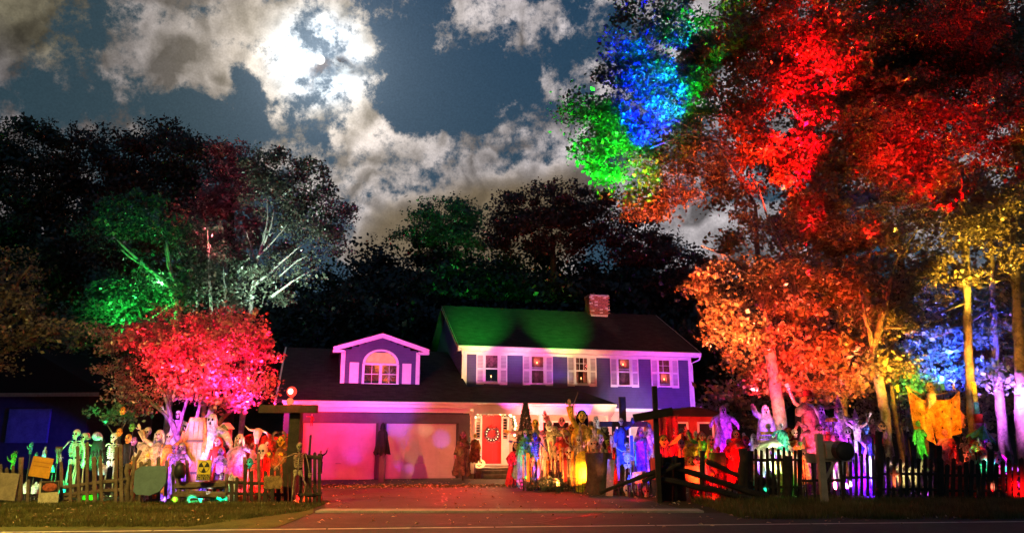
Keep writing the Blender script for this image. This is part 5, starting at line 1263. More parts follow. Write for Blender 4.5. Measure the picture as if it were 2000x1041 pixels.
def skull_stake(label, u, vt, Y, s=1.2, m=bone, group=None, rz=0., jawless=False):
    zt = P(u, vt, Y).z; t = thing('skull_on_stake', label, 'skull', (P(u, vt, Y).x, Y, 0), rz, group)
    skull(t, zt-.14*s, s, m); mb = MB(); mb.tube([(0, .02, 0), (.01, .02, zt*.5), (0, .02, zt-.14*s)], [.022, .018, .015], 5); mb.build('stake', woodd, t); return t
stake_thing('raised_glove', 'green-lit rubber glove raised on a stick behind the orange sign', 'glove', 62, 864, 886, 20.6, 'hand', 'teal', .07)
stake_thing('bottle_on_stick', 'pale bottle stuck on a stick just above the orange sign', 'bottle', 89, 872, 892, 20.6, 'bottle', 'white', .055)
stake_thing('raised_glove', 'yellow-green glove raised at the far left end of the fence', 'glove', 29, 881, 915, 20.4, 'hand', 'green', .08)
stake_thing('bottle_on_stick', 'short light bottle on a stick at the top left corner of the orange sign', 'bottle', 72, 882, 890, 20.6, 'bottle', 'teal', .04)
stake_thing('bottle_on_stick', 'light bottle between the orange sign and the green skeletons', 'bottle', 104, 908, 922, 20.6, 'bottle', 'teal', .06)
stake_thing('torch', 'thin rusty torch standing in front of the left green skeleton', 'torch', 116, 872, 905, 20.6, 'torch', 'brown', .09)
flood(62, 880, 20.6, (.05, 1, .45), 45, 1., 60); flood(88, 885, 20.6, (.3, .7, 1), 40, .9, 50); flood(25, 895, 20.4, (.4, 1, .1), 50, .9, 60); flood(104, 920, 20.6, (.1, 1, .7), 30, .9, 70)
for i, (u, v, c, lab) in enumerate([(50, 952, 'white', 'white jug on the ground left of the oval sign'), (70, 952, 'white', 'white jug half hidden by the oval sign'), (124, 950, 'teal', 'teal jug at the foot of the green skeletons'), (176, 977, 'green', 'bright green crate glowing low behind the fence'), (200, 918, 'white', 'white plastic jug hung left of the white skeleton')]):
    p = P(u, v, 20.5); t = thing('plastic_jug' if i != 3 else 'plastic_crate', lab, 'jug' if i != 3 else 'crate', (p.x, 20.5, max(p.z-.15, 0) if i != 4 else p.z-.12))
    mb = MB()
    if i == 3: mb.box((0, 0, .1), (.34, .2, .2)); mb.box((0, -.105, .1), (.28, .02, .03)); mb.build('crate_body', CL[c], t)
    else: mb.lathe([(0, 0), (.1, 0), (.11, .15), (.09, .22), (.03, .27), (.03, .3), (0, .3)], 12); mb.build('jug_body', CL[c], t, True); mb = MB(); mb.tube([(.05, -.02, .25), (.12, -.02, .24), (.11, -.02, .14)], .012, 5); mb.build('jug_handle', CL[c], t, True)
flood(176, 977, 20.5, (.02, 1, .03), 40, .7, 60, z=.1); flood(60, 955, 20.5, (.8, 1, .6), 40, .8, 80); flood(200, 925, 20.5, (.6, 1, .9), 22, .7, 40); flood(216, 975, 21, (.3, 1, .6), 30, .8, 50)
# orange masks in the shrub and behind
for i, (u, v, Y, c, lab) in enumerate([(240, 803, 21.6, 'orange', 'orange face mask hung high in the green shrub'), (233, 845, 21.4, 'orange', 'orange mask over the white skeleton shoulder'), (262, 862, 21.4, 'purple', 'purple mask on a pole behind the forked post'), (258, 835, 21.5, 'green', 'small green mask below the green shrub')]):
    p = P(u, v, Y); t = thing('hanging_mask', lab, 'mask', (p.x, Y, p.z)); mask_head(t, 0, .95, CL[c], bool(i % 2))
    mb = MB(); mb.tube([(0, .06, -p.z), (0, .06, 0)], .012, 5); mb.build('pole', woodd, t)
flood(240, 810, 21.6, (1, .45, .15), 50, 1.2, 30); flood(236, 855, 21.4, (1, .3, .06), 60, 1., 50); flood(262, 862, 21.4, PURP, 60, .9, 40)
fig('dummy', 'black-clad headless-looking dummy crouched beside the orange masks', 'dummy', 246, 845, 960, 21.7, 'black', ('hips', 'hips'), head='mask', hm=CL['orange'])
# cream ragged figures
fig('robe', 'cream ragged figure with long arms, leftmost of the tattered group', 'ghoul', 282, 832, 975, 21.8, 'cream', ('down', 'droop'), head='skull')
fig('robe', 'cream figure with raised arms in the tattered group', 'ghoul', 305, 838, 975, 21.6, 'cream', ('up', 'down'), head='mask', hair='white')
fig('robe', 'orange-brown tattered figure right of the cream ghouls', 'ghoul', 326, 842, 975, 21.6, 'orange', ('droop', 'up'), head='skull')
flood(290, 865, 21.7, (1, .72, .3), 150, 1.4, 60); flood(318, 865, 21.6, (1, .45, .3), 120, 1.3, 50)
# blue board area foot lamps
fig('skel', 'blue and purple lit skeleton behind the slate-blue board', 'skeleton', 337, 866, 980, 20.9, arms=('down', 'cross'), bm=CL['lilac'])
fig('robe', 'thin violet hooded figure at the foot of the maple', 'ghoul', 350, 862, 980, 21.2, 'lilac', ('down', 'hips'), head='hood')
flood(338, 920, 20.9, (.25, .12, 1), 160, 1.1, 70); flood(352, 900, 21.2, (.7, .2, 1), 120, 1.1, 60)
# mummy board / coffin
t = thing('coffin', 'tall orange-lit wooden coffin standing upright in front of the maple', 'coffin', (P(378, 900, 21.4).x, 21.4, 0), .1); zt = P(378, 815, 21.4).z
mb = MB(); mb.prism([(-.2, 0), (.2, 0), (.34, zt*.68), (.2, zt), (-.2, zt), (-.34, zt*.68)], 0, .3); mb.build('coffin_body', CL['orange'], t)
for x in (-.13, .0, .13): mb = MB(); mb.box((x, -.015, zt*.5), (.11, .02, zt*.9)); mb.build('plank', mat('coffin_plank', (.5, .3, .14), .8, .35, 5, .4), t)
for z_ in (zt*.3, zt*.7): mb = MB(); mb.box((0, -.035, z_), (.44, .02, .07)); mb.build('batten', wood, t)
flood(378, 870, 21.4, (1, .4, .12), 110, 1.2, 50)
fig('ghost', 'white sheet ghost with black eye holes right of the upright coffin', 'ghost', 409, 806, 955, 21.6, 'white', ('down', 'droop'), wide=.3)
flood(409, 850, 21.6, (1, .8, 1), 130, 1.2, 40); flood(400, 890, 21.5, (.8, .4, 1), 120, 1.2, 60)
fig('robe', 'white shrouded skull figure wedged between maple branches', 'ghoul', 344, 800, 900, 22.9, 'white', ('up', 'droop')); flood(350, 820, 22.9, (.8, .8, 1), 160, 1.2, 50)
t = thing('birdhouse', 'grey pitched-roof house-shaped board on a post right of the white ghost', 'birdhouse', (P(432, 900, 21.8).x, 21.8, 0), -.15); z0, z1 = P(432, 875, 21.8).z, P(432, 828, 21.8).z
mb = MB(); mb.prism([(-.13, z0), (.13, z0), (.13, z1-.14), (0, z1), (-.13, z1-.14)], 0, .25); mb.build('house_body', CL['grey'], t)
mb = MB(); mb.box((.09, .12, z1-.05), (.24, .34, .02), rot('Y', .78)); mb.box((-.09, .12, z1-.05), (.24, .34, .02), rot('Y', -.78)); mb.build('roof', white, t); mb = MB(); mb.ell((0, -.005, (z0+z1)/2), (.035, .01, .035), 8, 5); mb.build('entrance_hole', dark, t); mb = MB(); mb.tube([(0, .1, 0), (0, .1, z0)], .03, 6); mb.build('post', wood, t)
fig('dummy', 'violet-lit bare-chested zombie with long face above the hazard sign', 'zombie', 428, 872, 985, 20.6, 'black', ('down', 'cross'), head='grin', top='lilac', hm=CL['lilac'], hair='red')
flood(428, 900, 20.6, (.75, .12, 1), 230, 1.1, 55)
fig('skel', 'small white skeleton pet-sized, climbing the fence beside the violet zombie', 'skeleton', 431, 918, 950, 20.0, arms=('up', 'fwd'), bm=CL['white'], H=1.8, legs=('bend', 'sit')); flood(431, 935, 20.1, (.9, 1, 1), 60, .9, 30)
t = fig('dummy', 'red-haired mask face peering above the violet zombie', 'mask', 421, 852, 980, 21.4, 'red', head='mask', hair='red'); flood(421, 862, 21.4, (1, .4, .1), 60, 1, 30)
# pink masked helmet figure and skulls
fig('robe', 'pink and violet shrouded figure with a white veil left of the ox skull', 'ghoul', 463, 846, 985, 21.5, 'lilac', ('hips', 'droop'), head='mask', hm=CL['white'], hair='white', wide=.4)
flood(463, 870, 21.5, (.9, .35, 1), 170, 1.2, 50)
fig('ghost', 'small teal snowman-like ghost glowing low behind the fence', 'ghost', 450, 922, 982, 20.1, 'white', ('down', 'down'), wide=.42); flood(450, 950, 20.1, (.02, 1, .5), 60, .8, 60, z=.1)
stake_thing('teal_bone', 'upright teal-lit bone right of the small teal ghost', 'bone', 461, 930, 984, 20.0, 'bone', 'white', .07); flood(461, 960, 20., (.02, 1, .6), 30, .7, 40, z=.1)
t = thing('ox_skull', 'horned white ox skull mounted above a red draped throne', 'skull', (P(503, 850, 21.8).x, 21.8, 0), .25); zc = P(503, 846, 21.8).z
mb = MB(); mb.tube([(0, 0, zc+.1), (0, -.06, zc), (0, -.14, zc-.16), (0, -.18, zc-.28)], [.1, .12, .07, .05], 10); mb.tube([(-.08, 0, zc+.08), (-.24, 0, zc+.1), (-.36, -.02, zc+.22)], [.04, .03, .006], 7); mb.tube([(.08, 0, zc+.08), (.24, 0, zc+.02), (.32, -.02, zc-.14)], [.04, .03, .006], 7)
for sg in (-1, 1): mb.ell((sg*.07, -.1, zc+.0), (.03, .03, .03), 8, 5, mi=1)
mb.build('skull', [bone, dark], t, True); mb = MB(); mb.tube([(0, .06, 0), (0, .06, zc)], .03, 6); mb.build('post', woodd, t)
fig('robe', 'red robed figure with wide shoulders beneath the ox skull', 'ghoul', 490, 862, 985, 22.2, 'red', ('hips', 'hips'), head='mask', hm=CL['pink'], wide=.5)
fig('robe', 'crimson draped figure holding a white skull in the red corner', 'ghoul', 518, 858, 985, 22., 'red', ('fwd', 'droop'), head='hood', wide=.46)
flood(500, 850, 21.8, (1, .75, .65), 180, 1.2, 36); flood(500, 900, 22.0, (1, .05, .12), 420, 1.5, 80); flood(540, 930, 21.8, (1, .05, .05), 260, 1.5, 90)
skull_stake('white skull on a stake in front of the red draped figures', 514, 866, 21.0, 1.7); flood(514, 880, 21., (1, .8, .7), 40, .9, 24)
fig('robe', 'gold-faced demon with curling horns right of the red figures', 'demon', 545, 850, 985, 21.3, 'brown', ('fwd', 'fwd'), head='grin', hm=CL['yellow'], hair='brown')
t = thing('ram_horns', 'curling brown ram horns around the gold demon face', 'horns', (P(545, 862, 21.3).x, 21.28, 0)); zc = P(545, 858, 21.3).z
for sg in (-1, 1):
    mb = MB(); mb.tube([(sg*(.08+.1*math.sin(a)), 0, zc+.08+.12*math.cos(a)) for a in np.linspace(0, 4.6, 12)], [.04*(1-k/14) for k in range(12)], 6); mb.build('horn', wood, t, True)
mb = MB(); mb.tube([(0, .14, 0), (0, .14, zc+.1), (-.08, 0, zc+.2), (.08, 0, zc+.2)], .012, 5); mb.build('stake', woodd, t)
flood(545, 870, 21.3, (1, .5, .08), 120, 1.1, 40)
for i, (u, v, c, lab) in enumerate([(487, 905, 'teal', 'small teal-lit goblin head between fence posts'), (492, 958, 'red', 'round red mask face low behind the fence left of centre'), (515, 962, 'red', 'red mask face low behind the fence beside the plaque'), (470, 945, 'pink', 'pink striped mask behind the fence rails'), (395, 957, 'purple', 'blue and purple globe head low behind the broad boards'), (540, 965, 'red', 'rightmost red mask face low behind the fence')]):
    p = P(u, v, 20.6); t = thing('mask_on_stick', lab, 'mask', (p.x, 20.6, p.z)); mask_head(t, 0, 1.1, CL[c], i % 2 == 0)
    mb = MB(); mb.tube([(0, .06, -p.z), (0, .06, 0)], .014, 5); mb.build('stake', woodd, t)
flood(487, 905, 20.6, (.05, 1, .8), 18, .7, 30); flood(395, 957, 20.6, (.2, .1, 1), 40, .7, 60, z=.1)
for i, (u, v, lab) in enumerate([(244, 948, 'red foot light'), (368, 978, 'g'), (395, 980, 'g'), (416, 980, 'g'), (345, 978, 'g')]):
    pass
flood(395, 984, 20.0, (.1, 1, .6), 40, .8, 90, z=.12); flood(345, 978, 20.1, (.5, .3, 1), 30, .8, 90, z=.12); flood(365, 985, 20.1, (.4, 1, .1), 22, .8, 90, z=.12)
# pale jars standing at the foot of the fence
for i, (u, c) in enumerate([(286, 'white'), (300, 'orange'), (312, 'lilac'), (326, 'lilac'), (365, 'yellow'), (393, 'white'), (416, 'teal'), (428, 'white'), (442, 'white'), (468, 'orange'), (583, 'red'), (600, 'orange'), (612, 'pink'), (622, 'red')]):
    LB = ['white jar left of the slate-blue board foot', 'orange jar under the slate-blue board', 'lilac jar under the right of the slate-blue board', 'lilac jar by the violet hooded figure', 'yellow jar left of the broad boards', 'white jar lit green under the hazard sign', 'teal jar under the broad boards', 'white jar beside the teal one', 'white jar left of the small teal ghost', 'orange jar right of the small teal ghost', 'red jar behind the right picket panel, leftmost', 'orange jar behind the right picket panel', 'pink jar behind the right picket panel', 'red jar at the driveway end of the fence'][i]
    p = G(u, 981); t = thing('glass_jar', LB, 'jar', p, 0, 'jars at the foot of the left fence')
    mb = MB(); mb.lathe([(0, 0), (.07, 0), (.08, .1), (.07, .17), (.045, .2), (0, .2)], 10); mb.build('jar_body', CL[c], t, True); mb = MB(); mb.lathe([(.05, .2), (.055, .23), (0, .235)], 10); mb.build('lid', metal, t)
flood(600, 975, 20.2, (1, .2, .15), 60, .9, 110, z=.15)

# ======== the left fence
LF = thing('rustic_fence', 'rustic fence of crooked grey posts, rails and pickets across the left yard', 'fence', (P(320, 980, 19.4).x, 19.4, 0))
fb = LF.location
def fpost(u, vt, w, Y=19.4, lean=0., m=wood, name='post', par=LF, gnarl=.3, vb=990, nseg=5):
    a = P(u, vt, Y); b_ = P(u+lean, vb, Y); b_.z = -.05; r = w*px2m(Y, 930); mb = MB(); q_ = []; w_ = []
    for k in range(nseg+1):
        t = k/nseg; q_.append(b_.lerp(a, t)-par.location+Vector((rf.uniform(-1, 1)*r*gnarl, 0, 0))); w_.append(r*rf.uniform(.85, 1.1))
    mb.tube(q_, w_, 7); return mb.build(name, m, par, gnarl > .2)
def fpick(u, vt, w, Y=19.35, lean=0., m=wood, par=LF, vb=984, point=True, z0=None):
    a = P(u, vt, Y)-par.location; b_ = P(u+lean, vb, Y)-par.location; hw = w/2*px2m(Y, 930)
    if z0 is not None: b_.z = z0
    mb = MB(); h = hw*.9 if point else 0
    poly = [(b_.x-hw, b_.z), (b_.x+hw, b_.z), (a.x+hw, a.z-h), (a.x+(hw*rf.uniform(-.4, .4)), a.z), (a.x-hw, a.z-h*rf.uniform(.6, 1.2))]
    mb.prism(poly, a.y-.012, a.y+.012); return mb.build('picket', m, par)
def frail(u0, v0, u1, v1, w, Y=19.4, m=wood, par=LF, Y1=None, flat=.5, wob=.25):
    a, b_ = P(u0, v0, Y)-par.location, P(u1, v1, Y1 or Y)-par.location; r = w*px2m(Y, 930)/2; mb = MB()
    q_ = []; w_ = []
    for k in range(7): q_.append(a.lerp(b_, k/6)+Vector((0, 0, rf.uniform(-1, 1)*r*wob))); w_.append(r*rf.uniform(.85, 1.12))
    mb.tube(q_, w_, 6, flat=1); return mb.build('rail', m, par)
fpost(42, 893, 4.5, lean=-4); fpost(250, 905, 5, lean=0, gnarl=.6); fpost(262, 892, 4, lean=-6, gnarl=.7); fpost(349, 900, 5, lean=0); fpost(366, 898, 3.5, lean=1); fpost(478, 892, 3.5); fpost(505, 885, 3.5, lean=2); fpost(443, 925, 3, lean=-3)
frail(275, 880, 255, 915, 6); frail(262, 918, 288, 905, 4)
frail(115, 952, 248, 935, 8); frail(112, 966, 248, 955, 8); frail(110, 978, 150, 968, 6)
frail(345, 948, 442, 945, 16, wob=.1); frail(345, 965, 442, 966, 14, wob=.1); frail(440, 940, 560, 946, 6, m=woodd); frail(440, 962, 560, 966, 6, m=woodd); frail(285, 977, 345, 975, 5)
for u, vt in [(2, 905), (14, 912), (26, 908), (56, 935), (120, 900), (138, 905), (152, 870), (171, 862), (184, 890), (196, 888), (228, 870), (236, 866), (276, 900), (292, 895), (310, 890), (326, 898), (338, 905), (452, 938), (463, 930), (480, 905), (492, 918), (519, 918), (531, 912), (543, 908), (556, 902), (566, 890)]:
    fpick(u, vt, rf.choice((6, 7, 8)), lean=rf.uniform(-3, 3), m=wood if u < 440 else woodd, vb=986)
for u in (588, 597, 606, 615, 624): fpick(u, 884+rf.uniform(-6, 8), 6, 19.1, rf.uniform(-2, 2), woodd, vb=985)
fpick(607, 848, 4, 19.2, -8, woodd, vb=960); frail(582, 892, 628, 892, 8, 19.1, woodd); frail(582, 966, 628, 964, 8, 19.1, woodd)
# boards and signs on it
def board(name, label, cat, u0, v0, u1, v1, Y, m, rz=0., tilt=0., th=.02, parts=None):
    c = P((u0+u1)/2, (v0+v1)/2, Y); s_ = px2m(Y, (v0+v1)/2); w, h = (u1-u0)*s_, (v1-v0)*s_*1.0
    t = thing(name, label, cat, c, 0); t.rotation_euler = (0, tilt, 0)
    mb = MB(); mb.box((0, 0, 0), (w, th, h)); mb.build('panel', m, t); return t, w, h
sgo = mat('orange_sign_paint', (.62, .30, .03), .6, .2, 5, .1); sgw = mat('worn_sign_white', (.55, .5, .36), .7, .3, 8, .1)
t, w, h = board('wooden_sign', 'blank worn orange sign tilted on the fence at far left', 'sign', 60, 893, 101, 931, 19.2, sgo, tilt=.14)
mb = MB()
for z_ in (.12, .02): mb.box((0, -.012, h*z_*2), (w*.8, .004, .03))
mb.build('faded_lettering', mat('faded_paint', (.45, .2, .03), .8, .2, 30), t)['kind'] = 'stuff'
t, w, h = board('warning_sign', 'white sign with a dark-framed red oval at the top, below the orange one', 'sign', 76, 940, 115, 983, 19.15, sgw, tilt=-.05)
mb = MB(); mb.box((.02, -.014, h*.24), (w*.86, .006, h*.44)); mb.build('black_field', blackm, t)
mb = MB(); mb.ell((.02, -.018, h*.24), (w*.38, .008, h*.19), 20, 6); mb.build('red_oval', mat('faded_red_paint', (.5, .12, .06), .6, .5, 14), t, True)
mb = MB(); mb.box((.02, -.02, h*.485), (w*.98, .02, .03)); mb.box((w*.49, -.02, h*.24), (.03, .019, h*.5)); mb.build('frame', wood, t)
t, w, h = board('rag_board', 'big pale tan board leaning at the far left end of the fence', 'board', -14, 924, 34, 975, 19.3, mat('tan_board', (.32, .27, .2), .9, .3, 3, .4), tilt=.06)
# slate blue board
t = thing('slate_blue_board', 'slate-blue cut-corner board hung on the fence at left', 'board', P(294, 938, 19.05)); s_ = px2m(19.05, 938)
mb = MB(); mb.prism([(x*s_, -z*s_) for x, z in ((-32, -18), (-20, -27), (24, -28), (30, -24), (31, 4), (20, 20), (2, 28), (-24, 26), (-31, 20))][::-1], -.02, .04); mb.build('board', mat('slate_blue_paint', (.10, .17, .2), .8, .2, 3, .3), t)
# hazard sign: yellow and black trefoil with two lines of lettering
def text_obj(txt, size, m, parent, loc, rx=math.pi/2, name='lettering'):
    c = bpy.data.curves.new(name, 'FONT'); c.body = txt; c.size = size; c.align_x = 'CENTER'; c.align_y = 'CENTER'; c.extrude = .001
    o = bpy.data.objects.new(name, c); C.objects.link(o); dg = bpy.context.evaluated_depsgraph_get(); me = bpy.data.meshes.new_from_object(o.evaluated_get(dg)); bpy.data.objects.remove(o)
    me.materials.clear(); me.materials.append(m); o = bpy.data.objects.new(name, me); C.objects.link(o); o.parent = parent; o.location = loc; o.rotation_euler = (rx, 0, 0); return o
ys = mat('sign_yellow', (.62, .48, .05), .5, .15, 6)
t, w, h = board('fallout_sign', 'black and yellow FALLOUT SHELTER sign with three-bladed symbol', 'sign', 385, 898, 412, 937, 19.15, mat('sign_black', (.02, .02, .02), .5, .1, 5))
mb = MB(); mb.box((0, -.014, h*.14), (w*.98, .006, h*.68)); mb.build('yellow_field', ys, t)
mb = MB(); R_ = w*.4; mb.add([(R_*math.cos(a), -.019, h*.14+R_*math.sin(a)) for a in np.linspace(0, 6.2832, 29)[:-1]], [tuple(range(28))]); mb.build('black_disc', MATS['sign_black'], t)
for k in range(3):
    a0 = math.pi/2+k*2.0944-.5236; mb = MB(); mb.add([(0, -.022, h*.14)]+[(R_*.9*math.cos(a), -.022, h*.14+R_*.9*math.sin(a)) for a in np.linspace(a0, a0+1.0472, 6)], [tuple(range(7))]); mb.build('blade', ys, t)
text_obj('FALLOUT', .085, ys, t, (0, -.0135, -h*.28)); text_obj('SHELTER', .085, ys, t, (0, -.0135, -h*.42))
t = thing('ragged_plaque', 'ragged-edged brown plaque hung on the fence left of the big cross', 'sign', P(534, 941, 19.0)); s_ = px2m(19, 940)
pts = []
for k in range(26):
    a = k/26*6.2832; c_, s__ = math.cos(a), math.sin(a); q_ = max(abs(c_)/18, abs(s__)/12); j = rf.uniform(.9, 1.06); pts.append((c_/q_*s_*j, s__/q_*s_*j))
mb = MB(); mb.prism(pts, -.015, .015); mb.build('plaque', mat('brown_plaque', (.33, .2, .09), .85, .5, 9, .5), t)
t = thing('black_pumpkin_cauldron', 'black hooded lantern hung on the fence right of the slate-blue board', 'lantern', P(352, 918, 19.2))
mb = MB(); mb.lathe([(0, -.2), (.1, -.19), (.15, -.05), (.13, .1), (.06, .18), (0, .19)], 14); mb.build('lantern_body', blackm, t, True); mb = MB(); mb.tube([(-.1, 0, .14), (-.02, 0, .27), (.1, 0, .28), (.16, 0, .1)], .022, 6); mb.build('lantern_arm', wood, t, True)
bulb(Vector((-7.8, 16.6, 3.0)), (1, .66, .22), 30, .1)
# skeleton tied to the post, and big cross with the red beacon
fig('skel', 'yellowish skeleton hanging on the end of the left fence', 'skeleton', 582, 862, 985, 18.9, arms=('droop', 'down'), legs=('stand', 'bend'), rz=.3, bm=CL['cream'])
fig('dummy', 'little figure with a green hand on the picket panel by the driveway', 'doll', 626, 878, 925, 19.5, 'black', ('cross', 'up'), head='mask', hm=CL['pink'], H=1.78)
fig('dummy', 'tiny pink doll hung under the garage fascia at its left corner', 'doll', 609, 808, 832, 27.5, 'red', ('out', 'down'), stake=False, hm=CL['pink'], H=1.78)
def cross(label, u, vt, vb, Y, w, u0, v0, u1, v1, bw, dirY=0., m=woodd):
    a = P(u, vt, Y); t = thing('wooden_cross', label, 'cross', (a.x, Y, 0)); s_ = px2m(Y, 850); mb = MB(); mb.box((0, 0, a.z/2-.05), (w*s_, w*s_, a.z+.1)); mb.build('upright', m, t)
    p, q_ = P(u0, v0, Y)-t.location, P(u1, v1, Y)-t.location; d = q_-p; L = d.length; ang = -math.atan2(d.z, d.x); mb = MB(); mb.box((0, 0, 0), (L, w*s_*.8, bw*s_), rot('Y', ang)); o = mb.build('crossbeam', m, t); o.location = (p+q_)/2+Vector((0, -w*s_*.9, 0)); return t
t = cross('huge dark cross with a red beacon standing left of the garage door', 580, 790, 985, 20.2, 21, 514, 799, 624, 799, 15)
t = thing('beacon_lamp', 'glowing red beacon of two round bulbs on top of the huge left cross', 'lamp', P(568, 792, 20.15))
s_ = px2m(20.15, 770); m_b1 = glow_mat('beacon_glass', (1, .05, .03), 1.8)
mb = MB(); mb.ell((0, 0, 27*s_), 10*s_, 12, 8); mb.build('large_bulb', m_b1, t, True); mb = MB(); mb.ell((0, -6*s_, 27*s_), 6*s_, 12, 8); mb.build('hot_core', glow_mat('beacon_core', (1, .62, .5), 3), t, True); mb = MB(); mb.ell((-2*s_, 0, 8*s_), 7*s_, 10, 7); mb.build('small_bulb', glow_mat('beacon_glass_small', (1, .14, .06), 1.8), t, True)  # bright ellipsoid added in front of the large bulb as its white glowing core
mb = MB(); mb.tube([(0, .05, -.1), (0, .05, 27*s_)], .02, 6); mb.box((0, .03, 16*s_), (.1, .04, .03)); mb.build('bracket', blackm, t)
bulb(P(568, 765, 19.85), (1, .03, .02), 300, .12)
t = cross('plain dark cross hung with a blue ghoul, left of the tallest cross', 1215, 775, 985, 22.0, 12, 1170, 828, 1262, 828, 10)
t = cross('tallest cross with a slanting beam at the edge of the driveway', 1278, 754, 985, 19.6, 9, 1236, 817, 1312, 803, 16)

# ======== cloaked figure before the garage
t = fig('robe', 'black cloaked figure on a pole hanging between the two garage doors', 'reaper', 747, 824, 892, 27.6, 'black', (None, None), head='hood', wide=.42, stake=False, bm=CL['black'], hm=CL['black'])
mb = MB(); mb.box((0, .2, -.6), (.3, .1, 1.7)); mb.box((0, .2, .7), (.1, .08, 1.6)); mb.build('stake', blackm, t)
fig('robe', 'gaunt pale-faced figure beside the right edge of the garage door', 'ghoul', 904, 840, 932, 29.2, 'brown', ('down', 'cross'), head='mask', hm=CL['pink'], hair='brown')
bulb(Hw(3.2, -.8, 1.3), (1, .2, .06), 12, .1)
fig('robe', 'glowing orange figure left of the front door under the garland', 'ghoul', 928, 845, 905, 30.0, 'orange', ('cross', 'down'), head='mask', hm=CL['yellow'])
t = thing('glowing_pumpkin', 'brightly glowing pumpkin on the step left of the front door', 'pumpkin', Hw(3.95, -.3, .38)); pumpkin_head(t, .2, 1.5, glow_mat('lit_pumpkin', (1, .5, .15), 2.2))

# ======== centre display right of the driveway
fig('robe', 'green-lit hooded ghoul at the left of the central crowd', 'ghoul', 1026, 836, 940, 25., 'green', ('down', 'fwd'), head='hood'); flood(1026, 865, 25., (.02, 1, .15), 240, 1.2, 40)
fig('skel', 'blue skeleton with a violet chest under the yellow mask', 'skeleton', 1045, 842, 950, 24.6, arms=('out', 'hips'), bm=CL['blue']); flood(1045, 880, 24.6, (.2, .08, 1), 300, 1.1, 40)
fig('robe', 'red ragged figure at the far left of the central crowd beside the door', 'ghoul', 1008, 862, 945, 25.4, 'red', ('hips', 'droop'), head='mask', hair='black')
fig('dummy', 'teal and pink clothed dummy low at the left of the central crowd', 'dummy', 1015, 880, 950, 25., 'blue', ('cross', 'down'), head='mask', top='pink'); flood(1012, 900, 25, (1, .1, .45), 160, 1.2, 60)
fig('dummy', 'yellow-masked figure with arms stretched over the blue skeleton', 'scarecrow', 1046, 816, 945, 25.6, 'cream', ('out', 'out'), head='mask', hm=CL['yellow'])
fig('dummy', 'cream shirted scarecrow with straight arms right of the yellow mask', 'scarecrow', 1073, 820, 945, 25.3, 'cream', ('out', 'out'), head='grin', hm=CL['white']); flood(1060, 840, 25.4, (1, .7, .3), 360, 1.4, 50)
fig('robe', 'salmon winged ghoul crouching behind the scarecrows', 'ghoul', 1098, 812, 930, 26.4, 'pink', ('up', 'up'), head='mask', hm=CL['pink'], wide=.5); flood(1095, 850, 26.4, (1, .25, .2), 330, 1.6, 60)
t = fig('robe', 'tall tattered yellow-lit witch raising a long wand in the centre', 'witch', 1138, 800, 945, 24.6, 'yellow', ('high', 'droop'), head='mask', hm=CL['yellow'], hair='black', fold=.35, wide=.42)
mb = MB(); mb.tube([(-.3, -.12, 1.7), (-.1, -.14, 2.2)], [.014, .01], 5); mb.build('wand', wood, t)
rr_ = random.Random(4); mb = MB()
for k in range(26):
    x = rr_.uniform(-.36, .36); z_ = rr_.uniform(.5, 1.35); mb.tube([(x, -.24, z_+.15), (x+rr_.uniform(-.03, .03), -.27, z_-.2), (x+rr_.uniform(-.05, .05), -.28, z_-.5)], [.02, .018, .005], 4)
mb.build('rag_strips', CL['cream'], t)['kind'] = 'stuff'
fig('skel', 'yellow-lit skeleton arms spread wide in front of the wand-bearing witch', 'skeleton', 1130, 850, 950, 24.0, arms=('up', 'up'), legs=('apart', 'apart'))
flood(1135, 860, 24.3, (1, .62, .16), 520, 1.4, 56); flood(1130, 900, 24.0, (1, .5, .12), 150, 1.1, 60); flood(1150, 800, 24.8, (1, .5, .6), 160, 1.6, 40)
t = fig('robe', 'dark triangular-cloaked figure left of the witch', 'ghoul', 1102, 846, 905, 24.8, 'red', ('droop', None), head='hood', wide=.6)
fig('ghost', 'tall white ghost shape in front of the porch post', 'ghost', 1165, 812, 890, 26.5, 'white', ('down', 'down'), wide=.24); flood(1165, 840, 26.5, (.9, .95, 1), 170, 1.3, 34)
fig('robe', 'dark brown cowled figure right of the white ghost shape', 'ghoul', 1182, 826, 930, 24.9, 'brown', ('hips', 'hips'), head='hood', wide=.55); flood(1180, 880, 24.9, (1, .12, .05), 120, 1.3, 60)
# bone and slat clutter in front of the centre crowd
GC = 'bone and torch stakes crowding the central bed'
clut = [(1022, 888, 'bone', 'cream'), (1031, 884, 'slat', 'orange'), (1038, 900, 'bone', 'orange'), (1043, 905, 'torch', 'cream'), (1052, 896, 'slat', 'orange'), (1058, 872, 'bone', 'cream'), (1064, 880, 'slat', 'cream'), (1070, 900, 'bone', 'orange'), (1076, 862, 'torch', 'cream'), (1083, 870, 'paddle', 'cream'),
        (1088, 882, 'bone', 'cream'), (1094, 866, 'torch', 'orange'), (1099, 874, 'bone', 'cream'), (1104, 895, 'slat', 'red'), (1108, 885, 'bone', 'cream'), (1113, 892, 'paddle', 'cream'), (1118, 880, 'slat', 'orange'), (1150, 862, 'bone', 'cream'), (1156, 858, 'torch', 'orange'), (1161, 866, 'paddle', 'white'), (1168, 876, 'bone', 'cream'), (1176, 874, 'slat', 'orange'), (1186, 866, 'bone', 'orange'), (1194, 850, 'torch', 'white'), (1200, 842, 'slat', 'cream'), (1204, 872, 'bone', 'pink')]
adj = {'bone': 'long bone', 'slat': 'flat narrow slat', 'torch': 'flared torch', 'paddle': 'paddle-ended stick'}
order = ['first', 'second', 'third', 'fourth', 'fifth', 'sixth', 'seventh', 'eighth', 'ninth']
cnt = {}
